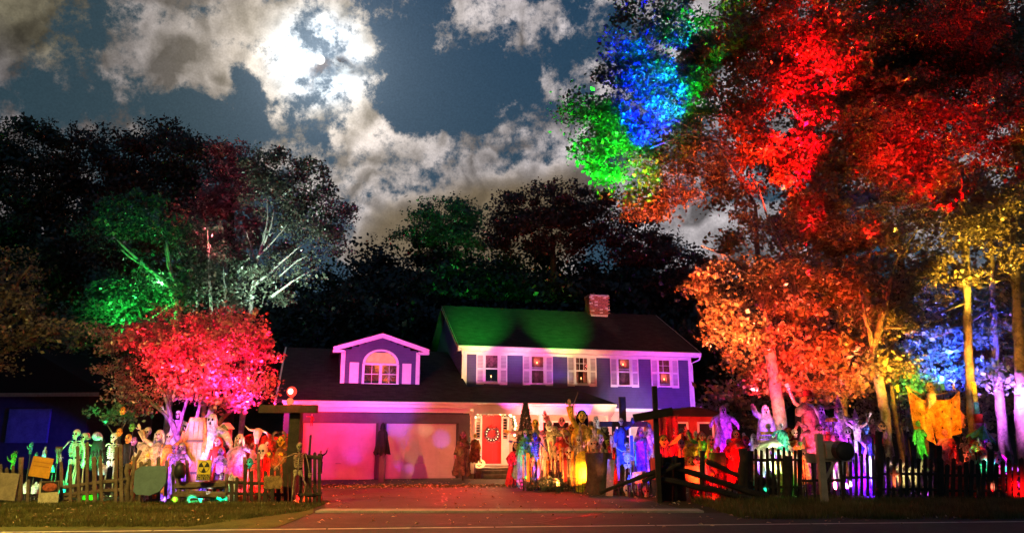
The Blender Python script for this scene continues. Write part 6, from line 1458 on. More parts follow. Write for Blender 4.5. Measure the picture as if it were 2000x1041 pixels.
for (u, vt, kd, c) in clut:
    cnt[kd] = cnt.get(kd, 0)+1
    stake_thing({'bone': 'bone_stake', 'slat': 'slat_stake', 'torch': 'torch_stake', 'paddle': 'paddle_stake'}[kd], '%s %s in the central bed, %s such stake from the left' % (c, adj[kd], (order+['tenth', 'eleventh', 'twelfth'])[cnt[kd]-1]), 'stake', u, vt, min(vt+rf.choice((45, 55, 70)), 950), 23.6+rf.uniform(-.3, .6), kd, c, .055, rf.uniform(-.3, .3), GC)
for i, (u, v, s, lab) in enumerate([(1068, 884, 1.3, 'skull lowest in the middle of the central stakes'), (1092, 878, 1.3, 'skull just left of the cloaked triangle figure'), (1110, 872, 1.5, 'larger skull at the skirt of the witch'), (1157, 856, 1.4, 'skull on a stake right of the skeleton with spread arms'), (1040, 892, 1.2, 'skull on a stake at the foot of the blue skeleton'), (1207, 862, 1.2, 'skull on a stake by the plain dark cross')]):
    skull_stake(lab, u, v, 23.8, s)
for u, c, W_ in [(1030, (1, .3, .2), 130), (1060, (1, .45, .2), 200), (1085, (1, .4, .15), 220), (1108, (1, .5, .2), 200), (1165, (1, .5, .2), 200), (1190, (1, .25, .12), 150)]: flood(u, 905, 23.7, c, W_*.6, 1.1, 80)
flood(1010, 935, 24.5, (1, .05, .4), 60, 1, 90, z=.15)
# yellow tombstone behind a wire grid
t = thing('tombstone', 'bright yellow round-topped tombstone behind a wire grid', 'tombstone', (P(1142, 920, 23.2).x, 23.2, 0)); zt = P(1142, 880, 23.2).z; w_ = .27
pts = [(-w_, 0), (w_, 0)]+[(w_*math.cos(a), zt-w_+w_*math.sin(a)) for a in np.linspace(0, math.pi, 12)]
mb = MB(); mb.prism(pts, 0, .12); mb.build('stone', CL['yellow'], t); mb = MB(); mb.ell((0, -.01, zt-w_-.06), (.1, .03, .12), 10, 6); mb.build('relief', CL['yellow'], t, True)
flood(1142, 905, 23.2, (1, .8, .05), 120, .8, 70)
t = thing('wire_fence', 'small dark wire grid in front of the yellow tombstone', 'fence', (P(1142, 945, 22.8).x, 22.8, 0))
for x in (-.3, -.18, -.06, .06, .18, .3): mb = MB(); mb.tube([(x, 0, 0), (x*1.15, 0, .62)], .012, 5); mb.build('wire', blackm, t)
for z_ in (.2, .42): mb = MB(); mb.tube([(-.36, -.015, z_), (0, -.02, z_-.02), (.36, -.015, z_)], .012, 5); mb.build('wire', blackm, t)
t = thing('tree_stump', 'big dark tree stump right of the yellow tombstone', 'stump', (P(1170, 920, 22.4).x, 22.4, 0)); zt = P(1170, 884, 22.4).z
mb = MB(); mb.lathe([(.5, 0), (.4, .15), (.36, .6), (.4, zt), (.34, zt+.01), (0, zt-.03)], 18, fold=.12, nf=9, ragged=0); mb.build('trunk', barkd, t, True)
for k, x in enumerate((-.12, -.02, .12, .2)): pass
for i, (dx, h) in enumerate([(-.17, .14), (-.05, .12), (.1, .16), (.22, .12)]):
    stt = thing('block_candle', 'pale block candle on the big stump, %s from the left' % order[i], 'candle', t.location+Vector((dx, -.05, zt-.02)), 0, 'block candles on the big dark stump'); mb = MB(); mb.lathe([(0, 0), (.05, 0), (.05, h), (.03, h-.01), (0, h-.015)], 10); mb.build('wax', CL['cream'], stt, True); mb = MB(); mb.tube([(0, 0, h-.02), (0, 0, h+.02)], .004, 4); mb.build('wick', blackm, stt)
flood(1170, 878, 22.4, (1, .5, .25), 30, .8, 40)
t = thing('leaning_board', 'pale narrow board leaning against the stump by the driveway', 'board', (P(1190, 960, 21.6).x, 21.6, 0)); mb = MB(); mb.box((.05, .1, .5), (.2, .03, 1.0), rot('Y', .1) @ rot('X', -.15)); mb.build('plank', stone, t); mb = MB(); mb.ell((.05, .04, .42), .035, 8, 6); mb.build('round_knob', bone, t, True)
bulb(P(1188, 930, 20.9), (1, .7, .5), 3, .05)
# blue ghoul on the cross, skeletons hung
fig('robe', 'blue-lit hooded ghoul nailed to the plain dark cross', 'ghoul', 1214, 815, 910, 21.6, 'blue', ('down', 'up'), head='skull', wide=.24, stake=False)
fig('skel', 'pale blue skeleton climbing at the foot of the plain cross', 'skeleton', 1226, 862, 960, 21.4, arms=('up', 'cross'), bm=CL['white'])
fig('robe', 'long blue and violet draped phantom between the two crosses', 'phantom', 1252, 832, 925, 22.2, 'purple', ('cross', 'down'), head='hood', wide=.28, hm=CL['teal'])
flood(1222, 890, 21.4, (.08, .25, 1), 320, 1.0, 60); flood(1216, 835, 21.6, (.1, .2, 1), 200, 1.2, 34); flood(1250, 860, 22.2, (.06, .1, 1), 480, 1.2, 60); flood(1262, 850, 22.2, (.9, .1, 1), 120, 1.2, 50)
fig('ghost', 'narrow white ghost at the right of the blue phantom', 'ghost', 1268, 825, 900, 22.8, 'white', ('down', 'down'), wide=.2); flood(1268, 860, 22.8, (1, .7, .8), 90, 1, 40)
t = thing('picture_board', 'small orange picture board low behind the split rail', 'board', P(1247, 932, 21)); t.rotation_euler = (0, -.15, 0); mb = MB(); mb.box((0, 0, 0), (.24, .02, .3)); mb.build('panel', CL['orange'], t); mb = MB(); mb.ell((0, -.015, 0), (.07, .01, .1), 10, 6); mb.build('painted_face', CL['cream'], t); mb = MB(); mb.tube([(0, .02, -.6), (0, .02, 0)], .012, 5); mb.build('stake', woodd, t); flood(1247, 932, 21, (1, .4, .15), 20, .7, 40)
for i, (u, v) in enumerate([(1228, 935), (1236, 930), (1262, 925)]):
    stake_thing('glow_bottle', ['blue bottle low left of the orange picture board', 'pink bottle just left of the orange picture board', 'violet bottle right of the orange picture board'][i], 'bottle', u, v-8, v+10, 21, 'bottle', ['blue', 'pink', 'purple'][i], .05)
flood(1232, 935, 21, (.3, .2, 1), 25, .8, 60, z=.15)
# red banner and cluster right of the tallest cross
t = thing('red_drape', 'red shiny drape hung from the slanting cross beam', 'drape', P(1302, 812, 21.5)); vs = []; nn = 14; hh = 1.25
for k in range(nn+1):
    x = -.3+.62*k/nn; y = .05*math.sin(k*1.9); vs += [(x, y, 0), (x*1.05, y*1.4, -hh*.5), (x*1.1, y*1.2, -hh+.08*math.sin(k*2.2))]
mb = MB(); mb.add(vs, [(3*k+j, 3*k+3+j, 3*k+4+j, 3*k+1+j) for k in range(nn) for j in range(2)]); mb.build('cloth_panel', mat('red_satin', (.55, .04, .05), .3, .3, 4), t, True); mb = MB(); mb.tube([(-.34, 0, .01), (.36, 0, .03)], .02, 6); mb.build('rod', woodd, t)
flood(1300, 850, 21.5, (1, .08, .15), 330, 1.3, 60)
FR = 'figures of the red cluster'
fig('robe', 'cream-faced thin figure holding an open yellow book', 'ghoul', 1318, 832, 945, 21.6, 'red', ('fwd', 'fwd'), head='mask', hm=CL['cream'])
t = thing('yellow_book', 'yellow triangular flag held in front of the thin cream-faced figure', 'flag', P(1320, 862, 21.0)); mb = MB(); mb.prism([(-.22, -.1), (.14, -.02), (.14, .22)], -.01, .01); mb.build('flag_cloth', CL['yellow'], t); mb = MB(); mb.tube([(.15, 0, -1.2), (.15, 0, .24)], .012, 5); mb.build('flag_stick', wood, t); flood(1318, 865, 21., (1, .62, .15), 80, .9, 36)
fig('robe', 'round orange-robed clown with a red hood beside the yellow flag', 'clown', 1345, 838, 945, 21.2, 'orange', ('cross', 'fwd'), head='grin', hm=CL['pink'], hair='red', wide=.5); flood(1345, 880, 21.2, (1, .14, .05), 300, 1.1, 60)
fig('dummy', 'green-vested clown with a yellow collar right of the orange robed clown', 'clown', 1373, 842, 950, 21., 'red', ('up', 'fwd'), head='grin', top='green', hm=CL['pink'], hair='red')
fig('dummy', 'white-faced jester in yellow and green behind the green-vested clown', 'clown', 1361, 840, 930, 21.9, 'red', ('down', 'cross'), head='mask', top='yellow', hm=CL['white'])
t = thing('yellow_garland_ring', 'yellow horseshoe ring round the neck of the green-vested clown', 'ring', P(1375, 880, 20.85)); mb = MB(); mb.tube([(-.11, 0, .28), (-.1, 0, .05), (-.03, 0, -.1), (.06, 0, -.08), (.12, 0, .06), (.14, 0, .3)], .035, 7); mb.build('ring_tube', CL['yellow'], t, True); mb = MB(); mb.tube([(0, .06, -1.4), (0, .06, -.08)], .012, 5); mb.build('stake', woodd, t)
flood(1372, 880, 21., (.6, 1, .15), 110, 1., 34); flood(1372, 920, 21., (1, .06, .15), 110, 1., 50); flood(1366, 850, 21.6, (1, .7, .6), 70, 1.1, 30)
fig('ghost', 'large magenta-lit ghost with drooping arms behind the red cluster', 'ghost', 1414, 792, 885, 23.6, 'lilac', ('droop', 'droop'), wide=.45); flood(1414, 840, 23.6, (.8, .06, 1), 620, 1.5, 50)
fig('robe', 'red-hooded pale-faced figure with crossed arms right of the magenta ghost', 'ghoul', 1440, 836, 955, 21.2, 'red', ('hips', 'cross'), head='hood', wide=.4, bm=CL['cream']); flood(1440, 880, 21.2, (1, .04, .04), 420, 1.2, 50)
fig('robe', 'crimson robed figure kneeling left of the red-hooded one', 'ghoul', 1405, 870, 955, 21.8, 'red', ('fwd', 'hips'), head='mask', hm=CL['red']); flood(1400, 900, 21.6, (1, .05, .05), 160, 1.2, 80)
fig('ghost', 'slim violet ghost right of the red-hooded figure', 'ghost', 1474, 846, 930, 22.0, 'lilac', ('up', 'droop'), wide=.3); flood(1474, 880, 22, (.3, .06, 1), 180, 1.2, 50)
t = thing('torn_violet_banner', 'narrow violet and red banner leaning left of the magenta ghost', 'banner', P(1398, 816, 22.8)); t.rotation_euler = (0, -.18, 0); mb = MB(); mb.prism([(-.08, 0), (.08, 0), (.16, -.9), (.0, -1.0)], -.01, .01); mb.build('banner_cloth', CL['purple'], t); mb = MB(); mb.tube([(-.08, 0, .02), (.2, 0, -1.9)], .015, 5); mb.build('banner_pole', CL['red'], t)
for i, (u, v, lab) in enumerate([(1402, 914, 'red mask lying low under the dark green box'), (1392, 932, 'red mask on the slope right of the tan box'), (1360, 968, 'red mask at the very bottom beside the sloping rails'), (1398, 970, 'wide red mask right of the bottom one'), (1330, 868, 'pink mask at the base of the yellow flag'), (1362, 900, 'pale pig mask hanging between clown figures')]):
    p = P(u, v, 20.6); t = thing('red_mask', lab, 'mask', (p.x, 20.6, max(p.z, .12))); mask_head(t, 0, 1.1, CL['pink' if i > 3 else 'red'], True); mb = MB(); mb.tube([(0, .06, -t.location.z), (0, .06, 0)], .014, 5); mb.build('stake', woodd, t)
flood(1400, 925, 20.6, (1, .06, .04), 80, .9, 90, z=.2); flood(1380, 968, 20.4, (1, .04, .03), 60, .8, 120, z=.12); flood(1240, 965, 20.6, (1, .04, .05), 60, .8, 120, z=.12); flood(1362, 900, 20.8, (1, .5, .4), 30, .9, 30)
for i, (u, v) in enumerate([(1225, 968), (1245, 966), (1262, 970)]):
    p = G(u, v); t = thing('red_skull', ['red-lit skull on the ground left below the plain cross', 'red-lit skull on the ground in the middle below the crosses', 'red-lit skull on the ground by the tallest cross'][i], 'skull', p, 0, 'red skulls on the ground'); skull(t, .12, 1.3)
def box_sign(label, u0, v0, u1, v1, Y, m):
    t, w, h = board('box_sign', label, 'sign', u0, v0, u1, v1, Y, m, th=.12); mb = MB(); mb.tube([(0, .04, -P((u0+u1)/2, (v0+v1)/2, Y).z), (0, .04, 0)], .03, 6); mb.build('post', woodd, t); return t
box_sign('dim tan square board behind the sloping rails', 1332, 910, 1366, 945, 20.6, mat('tan_cardboard', (.3, .24, .15), .9, .3, 5, .2)); box_sign('dark green box on a post under the magenta ghost', 1386, 884, 1416, 908, 20.9, mat('green_box_paint', (.06, .08, .03), .7, .3, 5))
t, w, h = board('dark_sign', 'broad dark brown board between red figures and pale picket fence', 'board', 1478, 932, 1520, 966, 20.3, woodd)

# ======== split rails sloping across the centre right
SR = thing('split_rail_fence', 'dark split-rail fence sloping across the yard right of the driveway', 'fence', (P(1330, 960, 19.8).x, 19.8, 0))
for u, vt in [(1290, 885), (1318, 890), (1372, 880), (1452, 876), (1458, 880), (1540, 890)]: fpost(u, vt, 5 if u < 1400 else 9, 19.9, 0, woodd, par=SR)
frail(1170, 962, 1300, 912, 8, 19.7, woodd, SR); frail(1255, 940, 1330, 905, 8, 19.7, woodd, SR); frail(1300, 905, 1500, 972, 12, 19.8, woodd, SR); frail(1290, 935, 1520, 985, 12, 19.7, woodd, SR); frail(1380, 900, 1470, 940, 10, 19.9, woodd, SR)
mb = MB(); p = P(1310, 930, 20.1)-SR.location; mb.box((p.x, p.y, .55), (.75, .06, 1.1)); mb.build('board', woodd, SR)

# ======== right-hand display
t = thing('book_stack', 'stack of three yellow planks with a skull on top behind pale ribs', 'planks', (P(1502, 855, 21.8).x, 21.8, 0)); 
for k, (v, du) in enumerate([(845, 0), (854, -3), (862, -6)]):
    mb = MB(); p = P(1502+du, v, 21.8); mb.box((p.x-t.location.x, 0, p.z), (.42, .2, .085), rot('Y', .03*(k-1))); mb.build('plank', CL['yellow' if k == 0 else 'cream'], t)
mb = MB(); mb.tube([(0, .05, 0), (0, .05, P(1502, 862, 21.8).z)], .03, 6); mb.build('post', woodd, t); skull(t, P(1502, 836, 21.8).z, 1.0)
flood(1500, 855, 21.8, (1, .75, .3), 90, 1.2, 36)
# rib-backed beast with rider
t = thing('skeleton_beast', 'pale green-lit beast of bones with big ribs reaching over the pickets', 'skeleton', (P(1515, 880, 21.2).x, 21.2, 0)); s_ = px2m(21.2, 880)
zb = P(1515, 872, 21.2).z; mb = MB(); mb.tube([(-.6, 0, zb-.2), (-.4, 0, zb-.02), (-.1, 0, zb+.1), (.25, 0, zb+.02), (.5, 0, zb-.1)], [.05, .09, .12, .11, .05], 8); mb.build('spine', bone, t, True)
for k in range(9):
    x = -.52+k*.125; mb = MB()
    for sg in (-1, 1): mb.tube([(x, 0, zb-.04), (x, sg*.16, zb-.15), (x+.03, sg*.2, zb-.38), (x+.05, sg*.12, zb-.62-.1*(k % 2))], [.035, .035, .03, .02], 6)
    mb.build('rib', bone, t, True)
for x in (-.4, .4):
    for sg in (-1, 1): mb = MB(); mb.tube([(x, sg*.12, zb-.2), (x+.08, sg*.14, zb*.45), (x, sg*.14, .03)], [.05, .035, .03], 6); mb.build('leg', bone, t, True)
fig('robe', 'white skull rider in a teal coat sitting on the bone beast', 'rider', 1528, 826, 890, 21.2, 'teal', ('droop', 'down'), head='skull', stake=False, wide=.42, bm=CL['white'])
flood(1505, 890, 21.2, (.85, 1, .65), 380, 1.2, 60); flood(1525, 850, 21.2, (.5, 1, .6), 160, 1.2, 40); flood(1530, 950, 21., (.02, 1, .1), 70, .8, 60, z=.15); flood(1478, 930, 21, (.1, 1, .7), 40, .8, 50)
t = thing('toadstool_ghoul', 'teal gravestone-shaped lamp low at the left end of the pale pickets', 'tombstone', (P(1471, 940, 20.8).x, 20.8, 0)); mb = MB(); mb.prism([(-.09, 0), (.09, 0), (.09, .9), (.05, 1.02), (-.05, 1.02), (-.09, .9)], 0, .07); mb.build('stone', CL['teal'], t); mb = MB(); mb.box((0, -.01, .04), (.26, .2, .08)); mb.build('base', stone, t); 
fig('ghost', 'violet ghost looming left of the thick red-lit trunk', 'ghost', 1498, 790, 900, 23.2, 'purple', ('up', 'down'), wide=.42); flood(1495, 830, 23.2, (.45, .06, 1), 320, 1.3, 50)
# pink rearing stuffed horse with rider
t = thing('rearing_horse', 'pink rearing horse figure with a white mane arching over the yard', 'horse', (P(1580, 870, 22.).x, 22., 0), 0); s_ = px2m(22, 850)
def q2(u, v, y=0): p = P(u, v, 22.); return (p.x-t.location.x, y, p.z)
mb = MB(); mb.tube([q2(1592, 885), q2(1590, 865), q2(1586, 842), q2(1582, 820), q2(1577, 804), q2(1568, 796), q2(1561, 803), q2(1558, 812)], [.13, .2, .25, .24, .2, .17, .13, .07], 14, flat=.8)
for sg in (-1, 1): mb.tube([q2(1572, 792, sg*.07), q2(1574, 783, sg*.08)], [.04, .006], 6)
mb.build('body', CL['pink'], t, True)
mb = MB(); mb.tube([q2(1573, 789, .0), q2(1586, 794, .02), q2(1595, 810, .04), q2(1599, 832, .05)], [.05, .08, .09, .04], 8); mb.build('mane', CL['white'], t, True)
for (a, b_, c_) in [((1572, 835), (1555, 826), (1548, 842)), ((1578, 842), (1562, 850), (1557, 866))]:
    mb = MB(); mb.tube([q2(*a, -.1), q2(*b_, -.16), q2(*c_, -.14)], [.09, .055, .04], 8); mb.build('foreleg', CL['pink'], t, True)
for du in (-12, 6): mb = MB(); mb.tube([q2(1592+du, 875, .1 if du > 0 else -.08), q2(1594+du, 905), (q2(1590+du, 940)[0], 0, .03)], [.12, .07, .06], 8); mb.build('hind_leg', CL['pink'], t, True)
fig('dummy', 'round-headed pink figure in a red hat behind the rearing horse', 'clown', 1583, 768, 900, 22.8, 'red', ('up', 'out'), head='pumpkin', hatk='brim', hatm='red', hm=CL['pink'], top='pink'); 
flood(1580, 835, 22., (1, .22, .35), 700, 1.5, 50); flood(1583, 780, 22.6, (1, .3, .4), 330, 1.9, 24)
fig('ghost', 'pale lilac broad ghost right of the rearing horse', 'ghost', 1606, 790, 900, 22.6, 'lilac', ('hips', 'hips'), wide=.45); flood(1606, 830, 22.6, (1, .45, .8), 330, 1.3, 50)
fig('robe', 'orange ragged figure under the forelegs of the rearing horse', 'ghoul', 1556, 836, 950, 21.6, 'orange', ('cross', 'down'), head='skull'); flood(1556, 880, 21.6, (1, .25, .05), 150, 1.1, 50)
stake_thing('green_paddle', 'small bright green paddle beside the orange ragged figure', 'paddle', 1563, 862, 880, 21.3, 'paddle', 'green', .07); flood(1563, 870, 21.3, (.4, 1, .05), 30, .8, 30)
fig('dummy', 'little doll with a violet cap peeping left of the tan mailbox post', 'doll', 1597, 856, 900, 21.1, 'purple', ('down', 'down'), head='grin', hm=CL['pink'], hatk='witch', hatm='purple', H=2.0); 
for i, (u, c, W_) in enumerate([(1550, (1, .3, .3), 60), (1585, (1, .5, .5), 80)]): flood(u, 905, 21.2, c, W_, 1, 60)
# witches
fig('robe', 'tall violet wizard in a wide hat with a long pale beard', 'wizard', 1642, 772, 900, 22.4, 'lilac', ('hips', 'droop'), head='mask', hm=CL['lilac'], hatk='witch', hatm='purple', beard='white', hair='lilac', H=2.08); flood(1642, 830, 22.4, (.7, .15, 1), 560, 1.4, 50)
fig('robe', 'small violet witch with a broad hat in front of the pale ghost', 'witch', 1612, 806, 900, 22., 'purple', ('fwd', 'up'), head='mask', hm=CL['lilac'], hatk='witch', H=2.05); flood(1612, 840, 22., (.5, .08, 1), 150, 1.2, 30)
t = thing('red_toadstool', 'orange umbrella-shaped toadstool on a thin stalk beside the wizard', 'toadstool', (P(1627, 860, 21.9).x, 21.9, 0)); zt = P(1627, 815, 21.9).z
mb = MB(); mb.lathe([(.17, zt-.12), (.18, zt-.08), (.12, zt-.01), (0, zt)], 14); mb.build('cap', CL['orange'], t, True); mb = MB(); mb.tube([(.05, 0, 0), (.04, 0, zt-.1)], .022, 6); mb.tube([(.1, 0, 0), (.08, 0, zt-.1)], .018, 6) if False else None; mb.build('stalk', wood, t); flood(1627, 830, 21.9, (1, .35, .1), 60, 1, 36)
fig('robe', 'red cloaked small figure under the orange toadstool', 'ghoul', 1618, 832, 900, 21.9, 'red', ('down', 'down'), head='hood'); flood(1618, 860, 21.9, (1, .05, .05), 60, 1, 34)
fig('dummy', 'brilliant white suited figure in a violet hat right of the mailbox', 'dummy', 1675, 802, 905, 21.6, 'white', ('up', 'up'), ('stand', 'bend'), head='skull', bm=CL['white'], hatk='witch', hatm='purple', H=2.0, stake=True, hm=CL['white']); flood(1675, 850, 21.6, (.9, .92, 1), 420, 1.2, 46); flood(1672, 885, 21.6, (.1, .15, 1), 200, 1.1, 40)
fig('dummy', 'bare-shouldered brown puppet sitting on the tall fence post', 'puppet', 1707, 812, 885, 20.8, 'red', ('high', 'hips'), ('sit', 'sit'), head='mask', top='pink', H=1.9, stake=True); flood(1707, 850, 20.8, (1, .35, .2), 130, 1.1, 40)
t = thing('violet_ball', 'dull violet ball hung beside the sitting puppet', 'ball', P(1693, 858, 20.7)); mb = MB(); mb.ell((0, 0, 0), .13, 12, 8); mb.build('ball_body', CL['purple'], t, True); mb = MB(); mb.tube([(0, .05, -1.3), (0, .05, 0)], .012, 5); mb.build('stake', woodd, t)
# mailbox
t = thing('mailbox', 'tan mailbox on a wooden arm with a round black end, by the right fence', 'mailbox', (P(1606, 930, 18.8).x, 18.8, 0)); s_ = px2m(18.8, 900); mt_ = mat('tan_mailbox_paint', (.42, .36, .26), .6, .2, 4, .2)
def zz(v): return P(1606, v, 18.8).z
mb = MB(); mb.box((0, 0, zz(846)/2), (12*s_, 12*s_, zz(846))); mb.build('post', mt_, t)
mb = MB(); mb.box((30*s_, 0, zz(898)), (56*s_, .1, 6*s_)); mb.build('arm', mt_, t); mb = MB(); mb.tube([(6*s_, 0, zz(935)), (28*s_, 0, zz(900))], .04, 4); mb.build('brace', mt_, t)
def mbox(x0, x1, zc, hh, m, nm):
    mb = MB(); prof = [(-hh*.8, -hh), (hh*.8, -hh), (hh*.8, .1*hh)]+[(hh*.8*math.cos(a), .1*hh+hh*.9*math.sin(a)) for a in np.linspace(.2, math.pi-.2, 8)]+[(-hh*.8, .1*hh)]
    k = len(prof); vs = [(x0, y, zc+z) for y, z in prof]+[(x1, y, zc+z) for y, z in prof]
    mb.add(vs, [tuple(range(k))[::-1], tuple(range(k, 2*k))]+[(i, (i+1) % k, (i+1) % k+k, i+k) for i in range(k)]); return mb.build(nm, m, t)
mbox(7*s_, 40*s_, zz(878), 17*s_, mt_, 'box_body')
t2 = thing('newspaper_box', 'round black newspaper tube end in front of the tan mailbox', 'box', (P(1647, 930, 18.6).x, 18.6, zz(880))); mb = MB(); mb.tube([(0, -.25, 0), (0, .35, 0)], 18*s_, 16); mb.build('tube_body', blackm, t2); mb = MB(); mb.ell((0, -.26, 0), (17*s_, .03, 17*s_), 16, 6); mb.build('door', blackm, t2, True); mb = MB(); mb.tube([(0, .1, -zz(880)), (0, .1, -16*s_)], .04, 6); mb.build('post', woodd, t2)
t = thing('small_tan_box', 'small tan box sign left of the mailbox post', 'box', P(1586, 894, 19.4)); mb = MB(); mb.box((0, 0, 0), (24*s_, .1, 19*s_)); mb.build('box_body', mt_, t); mb = MB(); mb.box((0, -.055, 0), (20*s_, .01, 15*s_)); mb.build('front_panel', mt_, t); mb = MB(); mb.tube([(0, .03, -P(1586, 894, 19.4).z), (0, .03, -.1)], .03, 6); mb.build('post', woodd, t)

# ======== right fences
PF = thing('picket_fence', 'dark picket fence with pointed tops along the right side of the yard', 'fence', (P(1600, 960, 19.9).x, 19.9, 0))
for u in range(1476, 1562, 11): fpick(u, 876+rf.uniform(-4, 4), 5, 19.9, rf.uniform(-1, 2), woodd, PF, 968)
for u in range(1650, 1712, 11): fpick(u, 885+rf.uniform(-5, 5), 5, 19.9, rf.uniform(-2, 2), woodd, PF, 968)
for u in range(1722, 1830, 12): fpick(u, 890+rf.uniform(-6, 6), 6, 19.9, rf.uniform(-2, 2), woodd, PF, 970)
for u in range(1838, 2040, 12): fpick(u, 900+rf.uniform(-8, 8), 8, 19.9, rf.uniform(-3, 3), woodd, PF, 975)
for a, b_, v in [(1470, 1565, 898), (1470, 1565, 950), (1565, 1650, 938), (1648, 1712, 932), (1712, 1835, 925), (1712, 1835, 955), (1832, 2040, 928), (1832, 2040, 958)]: frail(a, v, b_, v, 5, 19.95, woodd, PF)
for u, vt, w in [(1466, 880, 5), (1562, 878, 5), (1716, 842, 7), (1832, 870, 7), (1935, 880, 6)]: fpost(u, vt, w, 20, 0, woodd, par=PF, gnarl=.1)
# violet glow strips behind the middle pickets
WB = thing('violet_board_row', 'row of pale upright boards glowing violet behind the dark pickets', 'boards', (P(1680, 930, 20.8).x, 20.8, 0))
for u in range(1660, 1712, 12): 
    p = P(u, 890, 20.8); mb = MB(); mb.box((p.x-WB.location.x, 0, p.z/2), (.13, .03, p.z)); mb.build('board', CL['lilac'], WB)
flood(1680, 920, 20.8, (.5, .03, 1), 160, .8, 100, z=.35); flood(1700, 935, 20.8, (.35, .03, 1), 90, .7, 90, z=.3)
for i, u in enumerate((1626, 1636, 1645)): stake_thing('white_bone_stake', ['leftmost upright white bone under the mailbox', 'middle upright white bone under the mailbox', 'rightmost upright white bone under the mailbox'][i], 'bone', u, 896, 955, 20.6, 'bone', 'white', .08)
flood(1636, 925, 20.6, (.95, 1, 1), 110, .8, 50, z=.4)
# twisted pale roots
t = thing('rib_pile', 'pale twisted ribs and roots heaped behind the dark pickets left of the winged figure', 'ribs', (P(1765, 920, 21).x, 21, 0)); rr_ = random.Random(12)
for k in range(13):
    x = -.55+k*.09; mb = MB(); h = rr_.uniform(.75, 1.05); mb.tube([(x, 0, .1), (x+rr_.uniform(-.1, .1), -.08, h*.5), (x+.02, -.05, h*.85), (x+.12, 0, h), (x+.2, .03, h*.88)], [.04, .035, .035, .03, .01], 6); mb.build('rib', CL['cream'], t, True)
flood(1765, 900, 21, (1, .95, .6), 90, 1, 70)
# winged orange figure
t = thing('winged_figure', 'huge orange cloth-winged figure with a pale mask and white bib', 'bat', (P(1806, 850, 22.).x, 22, 0))
def wq(u, v, y=0): p = P(u, v, 22.); return Vector((p.x-t.location.x, y, p.z))
def wing(outl, name, m, dy=.0, n_=10):
    # a cloth bilinear patch between two edges with sagging folds
    (a, b_, c_, d) = outl; mb = MB(); vs = []; 
    for j in range(n_+1):
        for i in range(n_+1):
            s, r_ = i/n_, j/n_; p = (a*(1-s)+b_*s)*(1-r_)+(d*(1-s)+c_*s)*r_
            vs.append(p+Vector((0, dy+.12*math.sin(s*9+r_*2)*(.3+r_)-.15*math.sin(math.pi*s), -.10*math.sin(math.pi*s)*(1-r_)*2)))
    mb.add(vs, [(j*(n_+1)+i, j*(n_+1)+i+1, (j+1)*(n_+1)+i+1, (j+1)*(n_+1)+i) for j in range(n_) for i in range(n_)]); o = mb.build(name, m, t, True)
    sp_ = MB()
    for k in range(7):
        v = Vector(vs[(n_+1)*(1+2*(k % 5))+1+int((k*37) % n_)]); sp_.ell(v+Vector((0, -.03, 0)), (.03, .01, .035), 8, 4)
    sp_.build('dark_spots', CL['brown'], t)['kind'] = 'stuff'; return o
wing((wq(1764, 755, -.2), wq(1808, 778, -.1), wq(1822, 868), wq(1790, 838)), 'left_wing', CL['orange'])
wing((wq(1803, 775, -.1), wq(1866, 762, -.25), wq(1868, 845, -.1), wq(1836, 862)), 'right_wing', CL['orange'])
wing((wq(1867, 778, .2), wq(1900, 812, .3), wq(1890, 835, .25), wq(1870, 835, .1)), 'wing_tip', CL['pink'])
mask_head(t, wq(1806, 760)[2], 1.35, CL['cream'], off=(wq(1806, 760)[0], -.3), hairm=None)
mb = MB(); mb.tube([wq(1806, 770, -.34), wq(1806, 785, -.38), wq(1801, 798, -.36)], [.13, .11, .015], 9); mb.build('bib', CL['white'], t, True)
mb = MB(); mb.tube([(0, .1, 0), wq(1806, 765, .05)], .05, 8); mb.tube([wq(1764, 756, -.16), wq(1808, 774, .02), wq(1864, 763, -.2)], .025, 6); mb.build('support_pole', wood, t)
spot(P(1815, 810, 22)+Vector((-.3, -2.4, .3)), P(1815, 810, 22), (1, .33, .01), 700, 60, .9); flood(1880, 815, 22.2, (1, .2, .4), 120, 1.6, 24); flood(1806, 765, 21.8, (1, .9, .6), 90, 1.9, 20)
fig('robe', 'thin green-lit reptile figure below the white bib', 'ghoul', 1797, 820, 900, 21.4, 'green', ('down', 'cross'), head='mask', hm=CL['green'], wide=.22); flood(1797, 855, 21.4, (.4, 1, .1), 110, 1.1, 34)
for i, (u, vt, vb, c, kd, lab) in enumerate([(1838, 735, 762, 'teal', 'slat', 'flat teal stake above the orange wing'), (1862, 748, 760, 'yellow', 'hand', 'yellow glove reaching above the right corner of the orange wing'), (1752, 750, 765, 'yellow', 'hand', 'yellow glove raised above the left corner of the orange wing'), (1772, 832, 842, 'white', 'hand', 'small white hand left of the green reptile figure')]):
    stake_thing('stake_prop', lab, 'stake' if kd == 'slat' else 'glove', u, vt, vb, 22.6, kd, c, .07)
flood(1838, 750, 22.6, (.05, 1, .5), 160, 1.8, 20); flood(1858, 752, 22.6, (1, .8, .3), 90, 1.8, 14); flood(1752, 757, 22.6, (1, .8, .3), 70, 1.8, 14)
